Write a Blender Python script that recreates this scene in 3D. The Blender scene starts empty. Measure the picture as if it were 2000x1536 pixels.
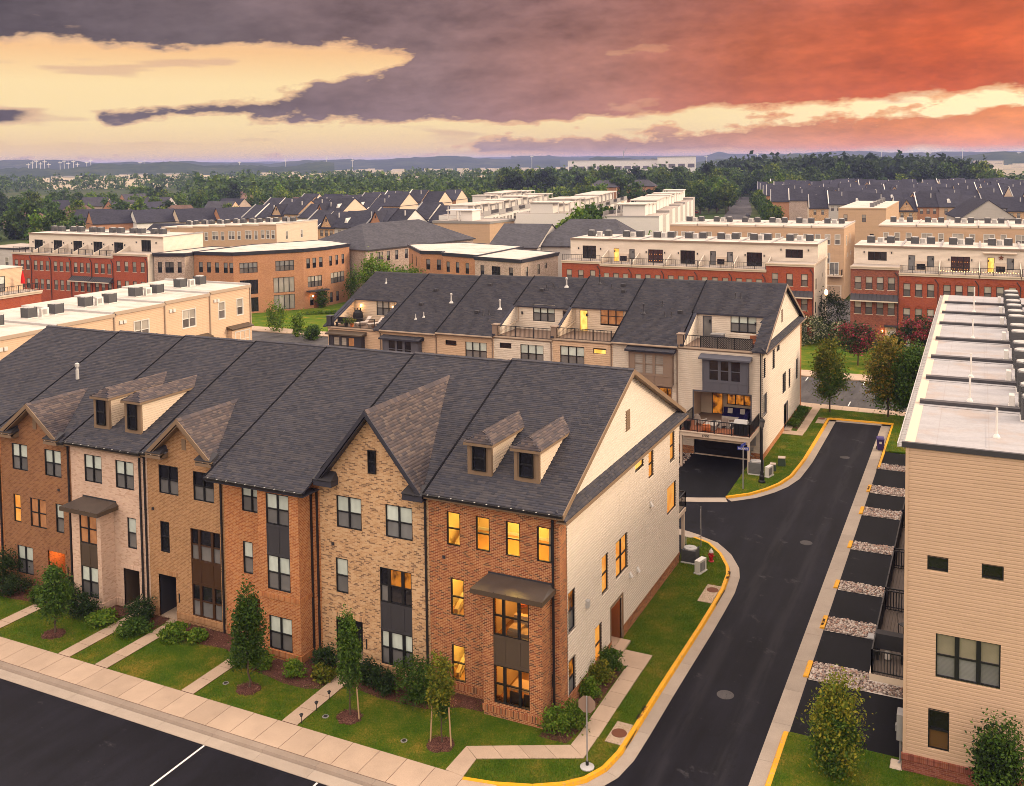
import bpy, math, random
import numpy as np
from mathutils import Vector, Matrix

R = math.radians
scene = bpy.context.scene
COL = scene.collection
rng = random.Random(7)
nrg = np.random.default_rng(7)

# ------------------------------------------------------------------ camera
YAW, PITCH, ROLL = -0.45, 0.0558, -0.0122
CAM = Vector((16.6835, -38.9811, 25.2558))
fw = Vector((math.sin(YAW) * math.cos(PITCH), math.cos(YAW) * math.cos(PITCH), -math.sin(PITCH)))
r0 = Vector((math.cos(YAW), -math.sin(YAW), 0))
u0 = r0.cross(fw)
rt = r0 * math.cos(ROLL) + u0 * math.sin(ROLL)
up = -r0 * math.sin(ROLL) + u0 * math.cos(ROLL)
cam = bpy.data.cameras.new('camera')
cam.sensor_width = 36
cam.lens = 36 * 1897 / 2000
cam.shift_y = -(768 - 421) / 2000
cam.clip_start = 0.5
cam.clip_end = 40000
camo = bpy.data.objects.new('camera', cam)
COL.objects.link(camo)
M = Matrix((rt, up, -fw)).transposed().to_4x4()
M.translation = CAM
camo.matrix_world = M
scene.camera = camo

# ------------------------------------------------------------------ node helpers
class S:
    """a shader socket with arithmetic"""
    def __init__(s, t, k): s.t, s.k = t, k
    def m(s, op, *o, clamp=False):
        n = s.t.nodes.new('ShaderNodeMath'); n.operation = op; n.use_clamp = clamp
        for i, v in enumerate((s,) + o): put(s.t, n.inputs[i], v)
        return S(s.t, n.outputs[0])
    def __add__(s, o): return s.m('ADD', o)
    __radd__ = __add__
    def __mul__(s, o): return s.m('MULTIPLY', o)
    __rmul__ = __mul__
    def __sub__(s, o): return s.m('SUBTRACT', o)
    def __rsub__(s, o): return (s * -1) + o
    def __truediv__(s, o): return s.m('DIVIDE', o)
    def floor(s): return s.m('FLOOR')
    def fract(s): return s.m('FRACT')
    def sat(s): return s.m('ADD', 0.0, clamp=True)
    def step(s, a, b):
        n = s.t.nodes.new('ShaderNodeMapRange'); n.interpolation_type = 'SMOOTHSTEP'
        put(s.t, n.inputs[0], s); n.inputs[1].default_value = a; n.inputs[2].default_value = b
        return S(s.t, n.outputs[0])

def put(t, inp, v):
    if isinstance(v, S): t.links.new(v.k, inp)
    elif isinstance(v, (tuple, list)):
        v = tuple(v)
        n = len(inp.default_value)
        inp.default_value = (v + (1.0,))[:n] if n > len(v) else v[:n]
    else: inp.default_value = v
def node(t, kind, **kw):
    n = t.nodes.new(kind)
    for k, v in kw.items(): setattr(n, k, v)
    return n
def vec(t, x, y, z=0.0):
    n = node(t, 'ShaderNodeCombineXYZ')
    for i, v in enumerate((x, y, z)): put(t, n.inputs[i], v)
    return S(t, n.outputs[0])
def sep(t, v):
    n = node(t, 'ShaderNodeSeparateXYZ'); put(t, n.inputs[0], v)
    return [S(t, o) for o in n.outputs]
def noise(t, v, scale=1., detail=3., rough=.5, w=None):
    n = node(t, 'ShaderNodeTexNoise')
    put(t, n.inputs['Vector'], v); n.inputs['Scale'].default_value = scale
    n.inputs['Detail'].default_value = detail; n.inputs['Roughness'].default_value = rough
    return S(t, n.outputs[0])
def white(t, v):
    n = node(t, 'ShaderNodeTexWhiteNoise', noise_dimensions='2D'); put(t, n.inputs['Vector'], v)
    return S(t, n.outputs[0])
def ramp(t, f, stops, interp='LINEAR'):
    n = node(t, 'ShaderNodeValToRGB'); cr = n.color_ramp; cr.interpolation = interp
    while len(cr.elements) < len(stops): cr.elements.new(0.5)
    for e, (p, c) in zip(cr.elements, stops): e.position = p; e.color = tuple(c) + (1,)
    put(t, n.inputs[0], f)
    return S(t, n.outputs[0])
def mixc(t, f, a, b, mode='MIX'):
    n = node(t, 'ShaderNodeMix', data_type='RGBA', blend_type=mode, clamp_factor=True)
    put(t, n.inputs[0], f); put(t, n.inputs[6], a); put(t, n.inputs[7], b)
    return S(t, n.outputs[2])
def gain(t, c, f):
    return mixc(t, 1.0, c, vec(t, f, f, f), 'MULTIPLY')
def curve(t, f, pts):
    n = node(t, 'ShaderNodeFloatCurve'); c = n.mapping.curves[0]
    while len(c.points) < len(pts): c.points.new(.5, .5)
    for p, (x, y) in zip(c.points, pts): p.location = (x, y); p.handle_type = 'VECTOR'
    n.mapping.update(); put(t, n.inputs['Value'], f)
    return S(t, n.outputs[0])
def texco(t, which='UV'):
    return S(t, node(t, 'ShaderNodeTexCoord').outputs[which])
def rnd_island(t): return S(t, node(t, 'ShaderNodeNewGeometry').outputs['Random Per Island'])
def rnd_obj(t): return S(t, node(t, 'ShaderNodeObjectInfo').outputs['Random'])
def world_pos(t): return S(t, node(t, 'ShaderNodeNewGeometry').outputs['Position'])

# ------------------------------------------------------------------ sky and sun
SUN_AZ, SUN_EL = R(66), R(24)           # clockwise from +Y, above the horizon
world = bpy.data.worlds.new('World'); scene.world = world; world.use_nodes = True
def build_sky():
    t = world.node_tree; t.nodes.clear()
    d = texco(t, 'Generated'); dx, dy, dz = sep(t, d)
    sx = dx * math.cos(YAW) + dy * -math.sin(YAW)      # along the compass line square to the view
    sy = dx * math.sin(YAW) + dy * math.cos(YAW)
    az = sx.m('ARCTAN2', sy)
    el = dz.m('ARCSINE')
    X = (az * 0.97 + 0.5).sat()                        # 0 .. 1 across about a radian
    E = el * 1.9                                       # 0 .. .32 over the lowest ten degrees
    Es = (E / 0.5).sat()
    v1 = vec(t, az * 3.6, el * 15.0, 0.3)
    v2 = vec(t, az * 15.0 - el * 8.0, el * 40.0, 2.7)
    n1 = noise(t, v1, 1.0, 5, .58) - 0.5
    n2 = noise(t, v2, 1.0, 4, .62) - 0.5
    n4 = noise(t, vec(t, az * 42.0, el * 95.0, 5.1), 1.0, 3, .65) - 0.5
    wob = n1 * 0.12 + n2 * 0.075 + n4 * .028
    Ew = E + wob
    top = (Ew - (curve(t, X, [(0, .43), (.37, .415), (.42, .38), (.47, .25), (.52, .2), (1, .2)]) * 0.5)).step(-.006, .016)
    lowe = curve(t, X, [(0, .5), (.08, .34), (.115, .175), (.25, .165), (.5, .16), (.7, .205), (.85, .245), (1, .335)]) * .5
    uppe = curve(t, X, [(0, .1), (.10, .17), (.2, .225), (.28, .27), (.36, .33), (.40, .40), (.5, .9), (1, .95)]) * .5
    wedge = (Ew - lowe - .004).step(-.005, .013) * (uppe + n2 * .08 + n4 * .03 - E + n1 * .05).step(-.005, .014)
    bandu = curve(t, X, [(0, 0), (.33, 0), (.42, .06), (.5, .10), (.62, .115), (.7, .12), (.76, .155), (.82, .165), (.92, .17), (1, .165)]) * .5
    low = (bandu + n1 * .07 + n2 * .11 + n4 * .04 - E).step(-.005, .012) * (E + n2 * .04).step(.004, .022)
    scrap = (noise(t, vec(t, az * 5.0, el * 38.0, 9.1), 1.0, 3, .55) - 0.56).step(0, .08) * 0.9
    lefts = ((X * -1 + .075 + n2 * .05).step(0, .03)) * ((E - .088 + n2 * .03).m('ABSOLUTE') * -1 + .016).step(-.004, .008)
    cl = top.m('MAXIMUM', wedge).m('MAXIMUM', low).m('MAXIMUM', lefts)
    hole = (noise(t, vec(t, az * 7.0, el * 26.0, 7.7), 1.0, 4, .6) + n2 * .25 - .635).step(0, .05) * (1 - (X - .55).step(0, .25))
    cl = cl * (1 - hole * .1)
    clear = ramp(t, Es, [(0, (.84, .56, .29)), (.06, (.90, .62, .32)), (.15, (.97, .73, .38)), (.3, (1.0, .74, .38)), (.42, (.95, .55, .25)), (.7, (.8, .60, .48)), (1, (.78, .66, .58))])
    sunny = ((X - .93).m('ABSOLUTE') * -1 + .30).step(0, .3)
    clear = mixc(t, sunny * .75, clear, (1.25, 1.0, .56))
    sk = node(t, 'ShaderNodeTexSky', sky_type='NISHITA', sun_disc=False)
    sk.sun_elevation = R(6); sk.sun_rotation = SUN_AZ
    clear = mixc(t, 1.0, clear, gain(t, S(t, sk.outputs[0]), el * 0 + 0.012), 'ADD')
    ccol = ramp(t, X, [(0, (.105, .082, .092)), (.22, (.165, .122, .126)), (.42, (.275, .170, .160)), (.6, (.42, .18, .13)), (.74, (.54, .135, .055)), (.9, (.68, .12, .030)), (1, (.70, .14, .04))])
    hi = E.step(.19, .34)
    ccol = mixc(t, hi * .55, ccol, ramp(t, X, [(0, (.11, .092, .104)), (.5, (.25, .15, .15)), (.8, (.37, .125, .095)), (1, (.40, .11, .065))]))
    lowcol = ramp(t, X, [(0, (.4, .3, .27)), (.4, (.42, .30, .27)), (.65, (.60, .31, .19)), (.85, (.82, .26, .07)), (1, (.85, .27, .07))])
    ccol = mixc(t, low * (1 - E.step(.07, .12)), ccol, lowcol)
    ccol = gain(t, ccol, 1.0 + n1 * 1.25 + n2 * 1.0 + n4 * .45)
    col = mixc(t, cl, clear, ccol)
    edge = (cl * (1 - cl) * 4.0).sat()
    col = mixc(t, edge * .5, col, mixc(t, X, (1.0, .62, .36), (1.0, .45, .15)))
    col = mixc(t, scrap * (1 - cl) * .55 * E.step(.02, .06), col, (.66, .38, .28))
    # above and beside the view: even, bright, thin cloud as the light on the houses implies
    n3 = noise(t, d, 2.2, 2, .5)
    dome = gain(t, ramp(t, (dz * 1.0).sat(), [(0, (1.1, .85, .68)), (.25, (1.9, 1.55, 1.26)), (1, (2.25, 1.93, 1.68))]), n3 * .5 + .78)
    f = (az.m('ABSOLUTE') - .62).step(0, .5).m('MAXIMUM', (E - .42).step(0, .42))
    col = mixc(t, f, col, dome)
    bg = node(t, 'ShaderNodeBackground'); put(t, bg.inputs[0], col); bg.inputs[1].default_value = 1.0
    out = node(t, 'ShaderNodeOutputWorld'); t.links.new(bg.outputs[0], out.inputs[0])
build_sky()
world.cycles.sampling_method = 'MANUAL'; world.cycles.sample_map_resolution = 512
sun = bpy.data.lights.new('sun', 'SUN'); sun.energy = 2.7; sun.angle = R(14); sun.color = (1.0, .78, .54)
suno = bpy.data.objects.new('sun', sun); COL.objects.link(suno)
sd = Vector((math.sin(SUN_AZ) * math.cos(SUN_EL), math.cos(SUN_AZ) * math.cos(SUN_EL), math.sin(SUN_EL)))
suno.rotation_euler = sd.to_track_quat('Z', 'Y').to_euler()
suno.location = (60, 30, 60)
vs = scene.view_settings
vs.view_transform = 'Standard'; vs.look = 'None'; vs.exposure = 0.0; vs.gamma = 1.0; vs.use_curve_mapping = False
cy = scene.cycles
cy.max_bounces = 5; cy.diffuse_bounces = 1; cy.adaptive_threshold = .02; cy.glossy_bounces = 2; cy.transmission_bounces = 4; cy.transparent_max_bounces = 6
cy.volume_bounces = 0; cy.caustics_reflective = False; cy.caustics_refractive = False
cy.use_denoising = True; cy.filter_width = .9; cy.sample_clamp_indirect = 6

# ------------------------------------------------------------------ materials
MATS = {}
def mat(name, color=None, rough=.8, spec=.3, fn=None, metal=0., coat=0., emit=None, estr=0., bump=.0, bdist=.01, transl=0.):
    m = bpy.data.materials.new(name); m.use_nodes = True
    t = m.node_tree; b = t.nodes['Principled BSDF']
    b.inputs['Roughness'].default_value = rough; b.inputs['Specular IOR Level'].default_value = spec
    b.inputs['Metallic'].default_value = metal; b.inputs['Coat Weight'].default_value = coat
    b.inputs['Coat Roughness'].default_value = .04
    h = None
    c = color
    if fn:
        c = fn(t)
        if isinstance(c, tuple) and len(c) == 2: c, h = c
    put(t, b.inputs['Base Color'], c)
    if emit is not None:
        e = emit(t) if callable(emit) else emit
        put(t, b.inputs['Emission Color'], e); b.inputs['Emission Strength'].default_value = estr
    if h is not None and bump:
        bn = node(t, 'ShaderNodeBump'); bn.inputs['Strength'].default_value = bump; bn.inputs['Distance'].default_value = bdist
        put(t, bn.inputs['Height'], h); t.links.new(bn.outputs[0], b.inputs['Normal'])
    if transl:
        tr = node(t, 'ShaderNodeBsdfTranslucent'); put(t, tr.inputs[0], c)
        mx = node(t, 'ShaderNodeMixShader'); mx.inputs[0].default_value = transl
        t.links.new(b.outputs[0], mx.inputs[1]); t.links.new(tr.outputs[0], mx.inputs[2])
        t.links.new(mx.outputs[0], t.nodes['Material Output'].inputs[0])
    MATS[name] = m
    return m

def brick_fn(pal, mortar, bw=.2, bh=.0755, mw=.13, var=.25, clump=0.):
    def fn(t):
        u, v, _ = sep(t, texco(t))
        row = (v / bh).floor()
        ub = u / bw + row.m('MODULO', 2.0) * .5
        rnd = white(t, vec(t, ub.floor(), row))
        big = noise(t, vec(t, u, v), .35, 3, .6)
        if clump:
            rnd = (rnd * (1 - clump) + noise(t, vec(t, u * 1.3, v * 4.0), 1.2, 2, .5) * clump)
        n = len(pal)
        c = ramp(t, rnd, [(i / n, p) for i, p in enumerate(pal)], 'CONSTANT')
        c = gain(t, c, big * var * 2 + (1 - var))
        mk = (1 - ub.fract().step(.02, .07) * (v / bh).fract().step(.06, mw + .06))
        c = mixc(t, mk, c, mortar)
        return c, 1 - mk
    return fn
def soldier_fn(pal, mortar):
    def fn(t):
        u, v, _ = sep(t, texco(t))
        rnd = white(t, vec(t, (u / .078).floor(), (v / .22).floor() * 0))
        n = len(pal)
        c = ramp(t, rnd, [(i / n, p) for i, p in enumerate(pal)], 'CONSTANT')
        mk = 1 - (u / .078).fract().step(.04, .16)
        return mixc(t, mk, c, mortar), 1 - mk
    return fn
def mk_brick(name, pal, mortar, **k):
    mat(name, fn=brick_fn(pal, mortar, **k), rough=.88, spec=.15, bump=.35, bdist=.012)
    mat(name + '_soldier', fn=soldier_fn(pal, mortar), rough=.88, spec=.15, bump=.35, bdist=.012)
mk_brick('brick_red', [(.32, .105, .045), (.38, .14, .06), (.26, .08, .04), (.42, .17, .07), (.16, .07, .04), (.34, .115, .045)], (.78, .50, .28))
mk_brick('brick_tan', [(.56, .34, .18), (.60, .38, .21), (.51, .30, .155), (.62, .41, .24), (.25, .15, .09), (.54, .32, .17), (.64, .42, .25)], (.74, .50, .31), clump=.3)
mk_brick('brick_orange', [(.45, .165, .06), (.50, .20, .07), (.39, .135, .05), (.48, .21, .09), (.36, .12, .045)], (.74, .46, .26))
mk_brick('brick_brown', [(.37, .195, .095), (.41, .225, .11), (.31, .165, .08), (.39, .21, .105), (.33, .17, .08)], (.66, .44, .26))
mk_brick('brick_dark', [(.26, .12, .06), (.30, .145, .07), (.22, .10, .052), (.28, .135, .07)], (.44, .25, .14))
mk_brick('brick_white', [(.66, .47, .36), (.70, .51, .39), (.62, .43, .33), (.66, .46, .35), (.69, .50, .39), (.56, .37, .27), (.68, .49, .38)], (.68, .48, .36), clump=.2)
mk_brick('brick_far', [(.33, .07, .035), (.37, .085, .04), (.29, .06, .035), (.34, .08, .045)], (.42, .16, .10))
mk_brick('brick_far_dark', [(.23, .07, .045), (.27, .085, .05), (.20, .06, .045), (.30, .10, .07)], (.36, .19, .14))
mk_brick('brick_mid', [(.40, .19, .10), (.44, .22, .12), (.37, .17, .09)], (.50, .30, .19))
mk_brick('brick_midlt', [(.46, .36, .30), (.40, .30, .25), (.52, .40, .34), (.34, .25, .2)], (.5, .4, .33))

def siding_fn(c, var=.08, lap=0.):
    def fn(t):
        u, v, _ = sep(t, texco(t))
        n = noise(t, vec(t, u * .5, v * 3.0), 1.0, 3, .6)
        b = white(t, vec(t, (u / 3.7 + (v / .15).floor() * .37).floor(), (v / .15).floor()))
        cc = gain(t, mixc(t, 0.0, c, c), n * var * 2 + (1 - var) + (b - .5) * var * .7)
        stn = noise(t, vec(t, u * 2.6, v * .16), 1.0, 4, .65).step(.52, .80)
        cc = mixc(t, stn * .22, cc, (c[0] * .62, c[1] * .58, c[2] * .52))
        if lap:
            return cc, (v / lap).fract() * -1
        return cc
    return fn
for nm, c in {'siding_beige': (.72, .62, .52), 'siding_sand': (.60, .41, .285), 'siding_peach': (.66, .46, .31), 'siding_tan': (.54, .36, .23), 'siding_grey': (.50, .46, .43), 'siding_white': (.72, .69, .65), 'siding_warm': (.68, .54, .41)}.items():
    mat(nm, fn=siding_fn(c), rough=.62, spec=.25)
    mat(nm + '_far', fn=siding_fn(c, lap=.16), rough=.7, spec=.2, bump=.7, bdist=.03)

def shingle_fn(pal):
    def fn(t):
        c = ramp(t, rnd_island(t), [(i / len(pal), p) for i, p in enumerate(pal)], 'CONSTANT')
        p = world_pos(t)
        g = noise(t, p, .22, 3, .6) * .5 + 1.05 + (noise(t, p, 60., 2, .5) - .5) * .3
        return gain(t, c, g)
    return fn
SH = [(.050, .049, .060), (.045, .045, .057), (.056, .053, .060), (.039, .039, .049), (.063, .058, .064), (.048, .046, .055), (.053, .050, .058)]
SHB = [(.080, .064, .065), (.068, .057, .062), (.094, .073, .071), (.060, .052, .058), (.108, .085, .080), (.076, .061, .063), (.056, .049, .056)]
mat('shingle', fn=shingle_fn(SH), rough=.9, spec=.15)
mat('shingle_brown', fn=shingle_fn(SHB), rough=.9, spec=.15)  # browner, lighter copy for the light-facing gable slopes and the dormers
mat('shingle_dark', fn=shingle_fn([tuple(x * .85 for x in c) for c in SH]), rough=.9, spec=.15)
def farroof_fn(base):
    def fn(t):
        u, v, _ = sep(t, texco(t))
        r = white(t, vec(t, (u / .45 + (v / .3).floor() * .5).floor(), (v / .3).floor()))
        n = noise(t, vec(t, u, v), .3, 3, .6)
        g = r * .35 + n * .6 + .52 + (rnd_obj(t) - .5) * .4
        return gain(t, mixc(t, 0., base, base), g), (v / .3).fract() * -1
    return fn
mat('roof_dark', fn=farroof_fn((.040, .040, .054)), rough=.9, spec=.12, bump=.4, bdist=.03)
mat('roof_grey', fn=farroof_fn((.068, .066, .077)), rough=.9, spec=.12, bump=.4, bdist=.03)
mat('roof_brown', fn=farroof_fn((.15, .095, .075)), rough=.9, spec=.12, bump=.4, bdist=.03)
def membrane_fn(c):
    def fn(t):
        p = world_pos(t); x, y, z = sep(t, p)
        a = noise(t, vec(t, x * .25, y * 1.2, z), 1.0, 5, .65)
        b = noise(t, p, 6., 4, .6)
        s = ((x / 1.9).fract() * -1 + .03).step(0, .02)
        k = gain(t, mixc(t, 0., c, c), a * .7 + .62 + (b - .5) * .3)
        st = noise(t, p, .45, 4, .6).step(.50, .68)
        k = mixc(t, st * .5, k, (.36, .27, .22))
        return mixc(t, s * .25, k, (.25, .2, .18))
    return fn
mat('membrane', fn=membrane_fn((.37, .355, .37)), rough=.7, spec=.25)
mat('membrane_far', fn=membrane_fn((.58, .52, .47)), rough=.8, spec=.2)
mat('membrane_brown', fn=membrane_fn((.42, .36, .32)), rough=.8, spec=.2)

def asphalt_fn(c, streak=1.):
    def fn(t):
        p = world_pos(t); x, y, z = sep(t, p)
        big = noise(t, p, .16, 5, .62)
        st = noise(t, vec(t, x * 1.1, y * .16), 1.0, 4, .6)
        fine = noise(t, p, 28., 3, .6)
        g = .22 + big * 1.3 + (st - .5) * 1.5 * streak + (fine - .5) * .7
        k = gain(t, mixc(t, 0., c, c), g)
        sm = noise(t, vec(t, x * .5 + y * .2, y * .5), 1.0, 6, .7).step(.60, .72)
        k = mixc(t, sm * .6, k, (.075, .07, .08))
        wv = noise(t, p, .5, 3, .6) * 3.0; cr = ((noise(t, vec(t, x + wv, y * .6 + wv), .33, 2, .5) - .5).m('ABSOLUTE') * -1 + .006).step(0, .004)
        k = mixc(t, cr * .5, k, (.006, .006, .008))
        tr = ((x - 4.95).m('ABSOLUTE') * -1 + .55).step(0, .4).m('MAXIMUM', ((x - 7.35).m('ABSOLUTE') * -1 + .55).step(0, .4)) * (y + 6).step(0, 2.)
        k = mixc(t, tr * .35 * noise(t, vec(t, x * 2., y * .2), 1.0, 3, .6).step(.35, .6), k, (.034, .032, .038))
        sp = (noise(t, p, 9., 2, .5) - .76).step(0, .03)
        return mixc(t, sp * .25, k, (.28, .24, .22)), fine
    return fn
mat('asphalt', fn=asphalt_fn((.0095, .0092, .0145)), rough=.7, spec=.14, bump=.35, bdist=.01)
mat('asphalt_drive', fn=asphalt_fn((.0085, .0085, .011), .6), rough=.75, spec=.16, bump=.35, bdist=.01)
mat('asphalt_old', fn=asphalt_fn((.085, .078, .08)), rough=.85, spec=.2)
def concrete_fn(c, stain=.5):
    def fn(t):
        p = world_pos(t)
        a = noise(t, p, .8, 5, .65); f = noise(t, p, 22., 3, .6)
        k = gain(t, mixc(t, 0., c, c), .70 + a * .42 + (f - .5) * .35 + (rnd_obj(t) - .5) * .14)
        s = noise(t, p, .35, 5, .7).step(.55, .75)
        return mixc(t, s * .25 * stain, k, (.30, .19, .12)), f
    return fn
mat('concrete', fn=concrete_fn((.53, .39, .29)), rough=.85, spec=.2, bump=.2)
mat('kerbstone', fn=concrete_fn((.34, .27, .22), .9), rough=.88, spec=.2, bump=.3)
mat('gutter_pan', fn=concrete_fn((.42, .345, .285), .7), rough=.88, spec=.2, bump=.3)
def yellow_fn(t):
    p = world_pos(t)
    w = noise(t, p, 6., 5, .75).step(.54, .64)
    return mixc(t, w * .75, gain(t, mixc(t, 0., (.80, .38, .012), (.80, .38, .012)), noise(t, p, 2., 3, .6) * .5 + .75), (.42, .30, .17))
mat('kerb_yellow', fn=yellow_fn, rough=.6, spec=.3)
def lawn_fn(dry):
    def fn(t):
        p = world_pos(t)
        a = noise(t, p, .55, 5, .65); b = noise(t, p, 9., 4, .7); c = noise(t, p, 45., 2, .6)
        g = ramp(t, a * .65 + b * .35, [(.30, (.036, .088, .006)), (.45, (.070, .135, .009)), (.55, (.13, .160, .014)), (.66, (.31, .21, .035))])
        return gain(t, g, .45 + b * .55 + c * .55), b * .5 + c
    return fn
mat('lawn', fn=lawn_fn(0), rough=.95, spec=.08, bump=.9, bdist=.05)
def blade_fn(t):
    p = world_pos(t)
    a = noise(t, p, .55, 5, .65); r = rnd_island(t)
    g = ramp(t, a * .6 + r * .4, [(.2, (.034, .092, .006)), (.40, (.075, .145, .010)), (.58, (.15, .18, .018)), (.73, (.36, .25, .045))])
    return g
mat('grass_blade', fn=blade_fn, rough=.8, spec=.15, transl=.25)
def mulch_fn(t):
    p = world_pos(t)
    r = noise(t, p, 30., 4, .7); a = noise(t, p, 3., 3, .6)
    return gain(t, mixc(t, r.step(.4, .6), (.055, .022, .018), (.19, .085, .065)), a + .5), r
mat('mulch', fn=mulch_fn, rough=.95, spec=.1, bump=1., bdist=.04)
def chip_fn(t): return ramp(t, rnd_island(t), [(0, (.06, .025, .02)), (.3, (.12, .055, .042)), (.6, (.19, .09, .068)), (.85, (.27, .15, .11))], 'CONSTANT')
mat('mulch_chip', fn=chip_fn, rough=.95, spec=.1)
def stone_fn(t): return gain(t, ramp(t, rnd_island(t), [(0, (.42, .31, .26)), (.2, (.56, .46, .40)), (.4, (.24, .17, .15)), (.55, (.66, .57, .51)), (.7, (.44, .27, .21)), (.85, (.48, .40, .36)), (.95, (.15, .12, .12))], 'CONSTANT'), noise(t, world_pos(t), 25., 2, .5) * .5 + .75)
mat('river_stone', fn=stone_fn, rough=.75, spec=.3)
def land_fn(t):
    p = world_pos(t)
    a = noise(t, p, .012, 6, .65); b = noise(t, p, .12, 4, .7)
    return ramp(t, a * .6 + b * .4, [(.35, (.025, .045, .016)), (.5, (.05, .07, .022)), (.6, (.10, .10, .05)), (.68, (.05, .07, .025))])
mat('land', fn=land_fn, rough=1., spec=.05)
def hill_fn(t):
    p = world_pos(t)
    a = noise(t, p, .006, 6, .7); b = noise(t, p, .03, 4, .7)
    return ramp(t, a * .5 + b * .5, [(.36, (.014, .026, .014)), (.5, (.03, .05, .022)), (.6, (.06, .075, .035)), (.7, (.14, .125, .075))])
mat('hill', fn=hill_fn, rough=1., spec=.03)

def leaf_fn(cols):
    def fn(t):
        r = rnd_island(t); n = len(cols)
        c = ramp(t, r, [(i / max(1, n - 1), k) for i, k in enumerate(cols)])
        return gain(t, c, rnd_obj(t) * .5 + 1.0)
    return fn
LEAF = {'leaf_dark': [(.012, .026, .010), (.022, .045, .013), (.038, .062, .016)], 'leaf_mid': [(.026, .060, .010), (.045, .095, .014), (.085, .13, .018)], 'leaf_yellow': [(.05, .08, .010), (.12, .14, .014), (.24, .20, .02)],
        'leaf_bright': [(.045, .10, .010), (.085, .155, .014), (.15, .19, .02)], 'leaf_autumn': [(.035, .06, .012), (.10, .10, .015), (.22, .15, .022), (.17, .12, .02)], 'leaf_far': [(.018, .042, .010), (.040, .078, .014), (.085, .125, .018)],
        'leaf_far2': [(.03, .06, .010), (.07, .12, .014), (.15, .18, .02)], 'leaf_pink': [(.04, .05, .014), (.30, .02, .055), (.05, .07, .016), (.40, .035, .09)], 'leaf_cream': [(.02, .04, .012), (.03, .055, .014), (.05, .07, .02), (.5, .48, .30)]}
for k, v in LEAF.items(): mat(k, fn=leaf_fn(v), rough=.7, spec=.2, transl=.22)
def bark_fn(t):
    return gain(t, mixc(t, 0., (.10, .07, .05), (.10, .07, .05)), noise(t, world_pos(t), 8., 4, .6) + .5)
mat('bark', fn=bark_fn, rough=.95, spec=.1)
mat('stake', (.46, .30, .17), rough=.9)

for nm, c, ro, sp in [('frame_black', (.012, .012, .014), .4, .4), ('frame_white', (.70, .66, .60), .5, .3), ('trim_brown', (.23, .155, .10), .6, .3), ('trim_dark', (.038, .036, .042), .55, .3), ('trim_navy', (.040, .040, .055), .5, .35), ('trim_taupe', (.26, .185, .14), .6, .3),
                      ('trim_slate', (.105, .105, .13), .55, .3), ('panel_dark', (.050, .048, .055), .5, .35), ('panel_brown', (.10, .063, .040), .5, .35), ('panel_deep', (.055, .024, .010), .45, .4), ('panel_umber', (.085, .060, .042), .5, .35), ('beam_cream', (.68, .55, .44), .6, .3),
                      ('gutter_black', (.016, .015, .017), .45, .4), ('gutter_tan', (.46, .35, .26), .5, .4), ('white_plastic', (.72, .68, .64), .45, .4), ('stone_trim', (.62, .50, .40), .8, .2), ('metal_grey', (.30, .29, .29), .45, .5), ('metal_light', (.48, .46, .45), .4, .5),
                      ('ac_dark', (.075, .075, .08), .55, .4), ('ac_grey', (.17, .17, .175), .55, .4), ('seam_dark', (.012, .012, .015), .95, .05), ('iron', (.012, .012, .014), .5, .4), ('rust_iron', (.16, .055, .03), .75, .3), ('sign_back', (.30, .20, .15), .7, .3), ('sign_blue', (.055, .09, .45), .5, .4), ('paint_white', (.75, .72, .68), .7, .2),
                      ('hydrant_red', (.48, .015, .02), .4, .4), ('bin_blue', (.055, .035, .16), .5, .4), ('green_box', (.05, .075, .05), .6, .3), ('sofa_blue', (.012, .010, .06), .9, .1), ('wood_deck', (.20, .135, .10), .8, .2), ('wood_red', (.30, .11, .055), .8, .2),
                      ('plank_grey', (.155, .125, .108), .85, .2), ('chair_pale', (.45, .40, .36), .7, .2), ('lounger', (.62, .52, .46), .8, .2), ('door_wood', (.20, .07, .025), .5, .35), ('door_white', (.62, .60, .56), .5, .35), ('door_dark', (.03, .03, .035), .5, .35), ('door_navy', (.018, .024, .035), .4, .45), ('garage_dark', (.014, .013, .015), .6, .3), ('garage_tan', (.45, .32, .23), .7, .3),
                      ('room_wall', (.86, .66, .38), .9, .1), ('room_floor', (.42, .22, .09), .6, .3), ('furniture', (.30, .17, .09), .8, .2), ('furniture_light', (.72, .55, .36), .8, .2), ('furniture_dark', (.06, .035, .03), .7, .2), ('tarp', (.010, .010, .013), .6, .35), ('letter_dark', (.03, .02, .02), .8, .1),
                      ('stucco_white', (.74, .70, .66), .85, .15), ('stucco_grey', (.36, .34, .33), .85, .15), ('tile_orange', (.58, .27, .13), .85, .15), ('car_white', (.72, .72, .72), .3, .5), ('car_dark', (.03, .03, .035), .3, .5), ('car_red', (.3, .02, .02), .3, .5), ('cream_far', (.72, .62, .48), .9, .1), ('red_umbrella', (.55, .02, .02), .8, .1), ('ceramic', (.55, .16, .05), .6, .3)]:
    mat(nm, c, rough=ro, spec=sp)
def pane_fn(c, var=.3, slat=0.):
    def fn(t):
        k = gain(t, mixc(t, 0., c, c), (rnd_obj(t) - .5) * 2 * var + 1)
        if slat:
            u, v, _ = sep(t, texco(t))
            k = gain(t, k, (v / slat).fract() * .3 + .8)
        u, v, _ = sep(t, texco(t))
        return gain(t, k, noise(t, vec(t, u + rnd_obj(t) * 20, v), 1.1, 2, .5) * .6 + .7)
    return fn
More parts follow.
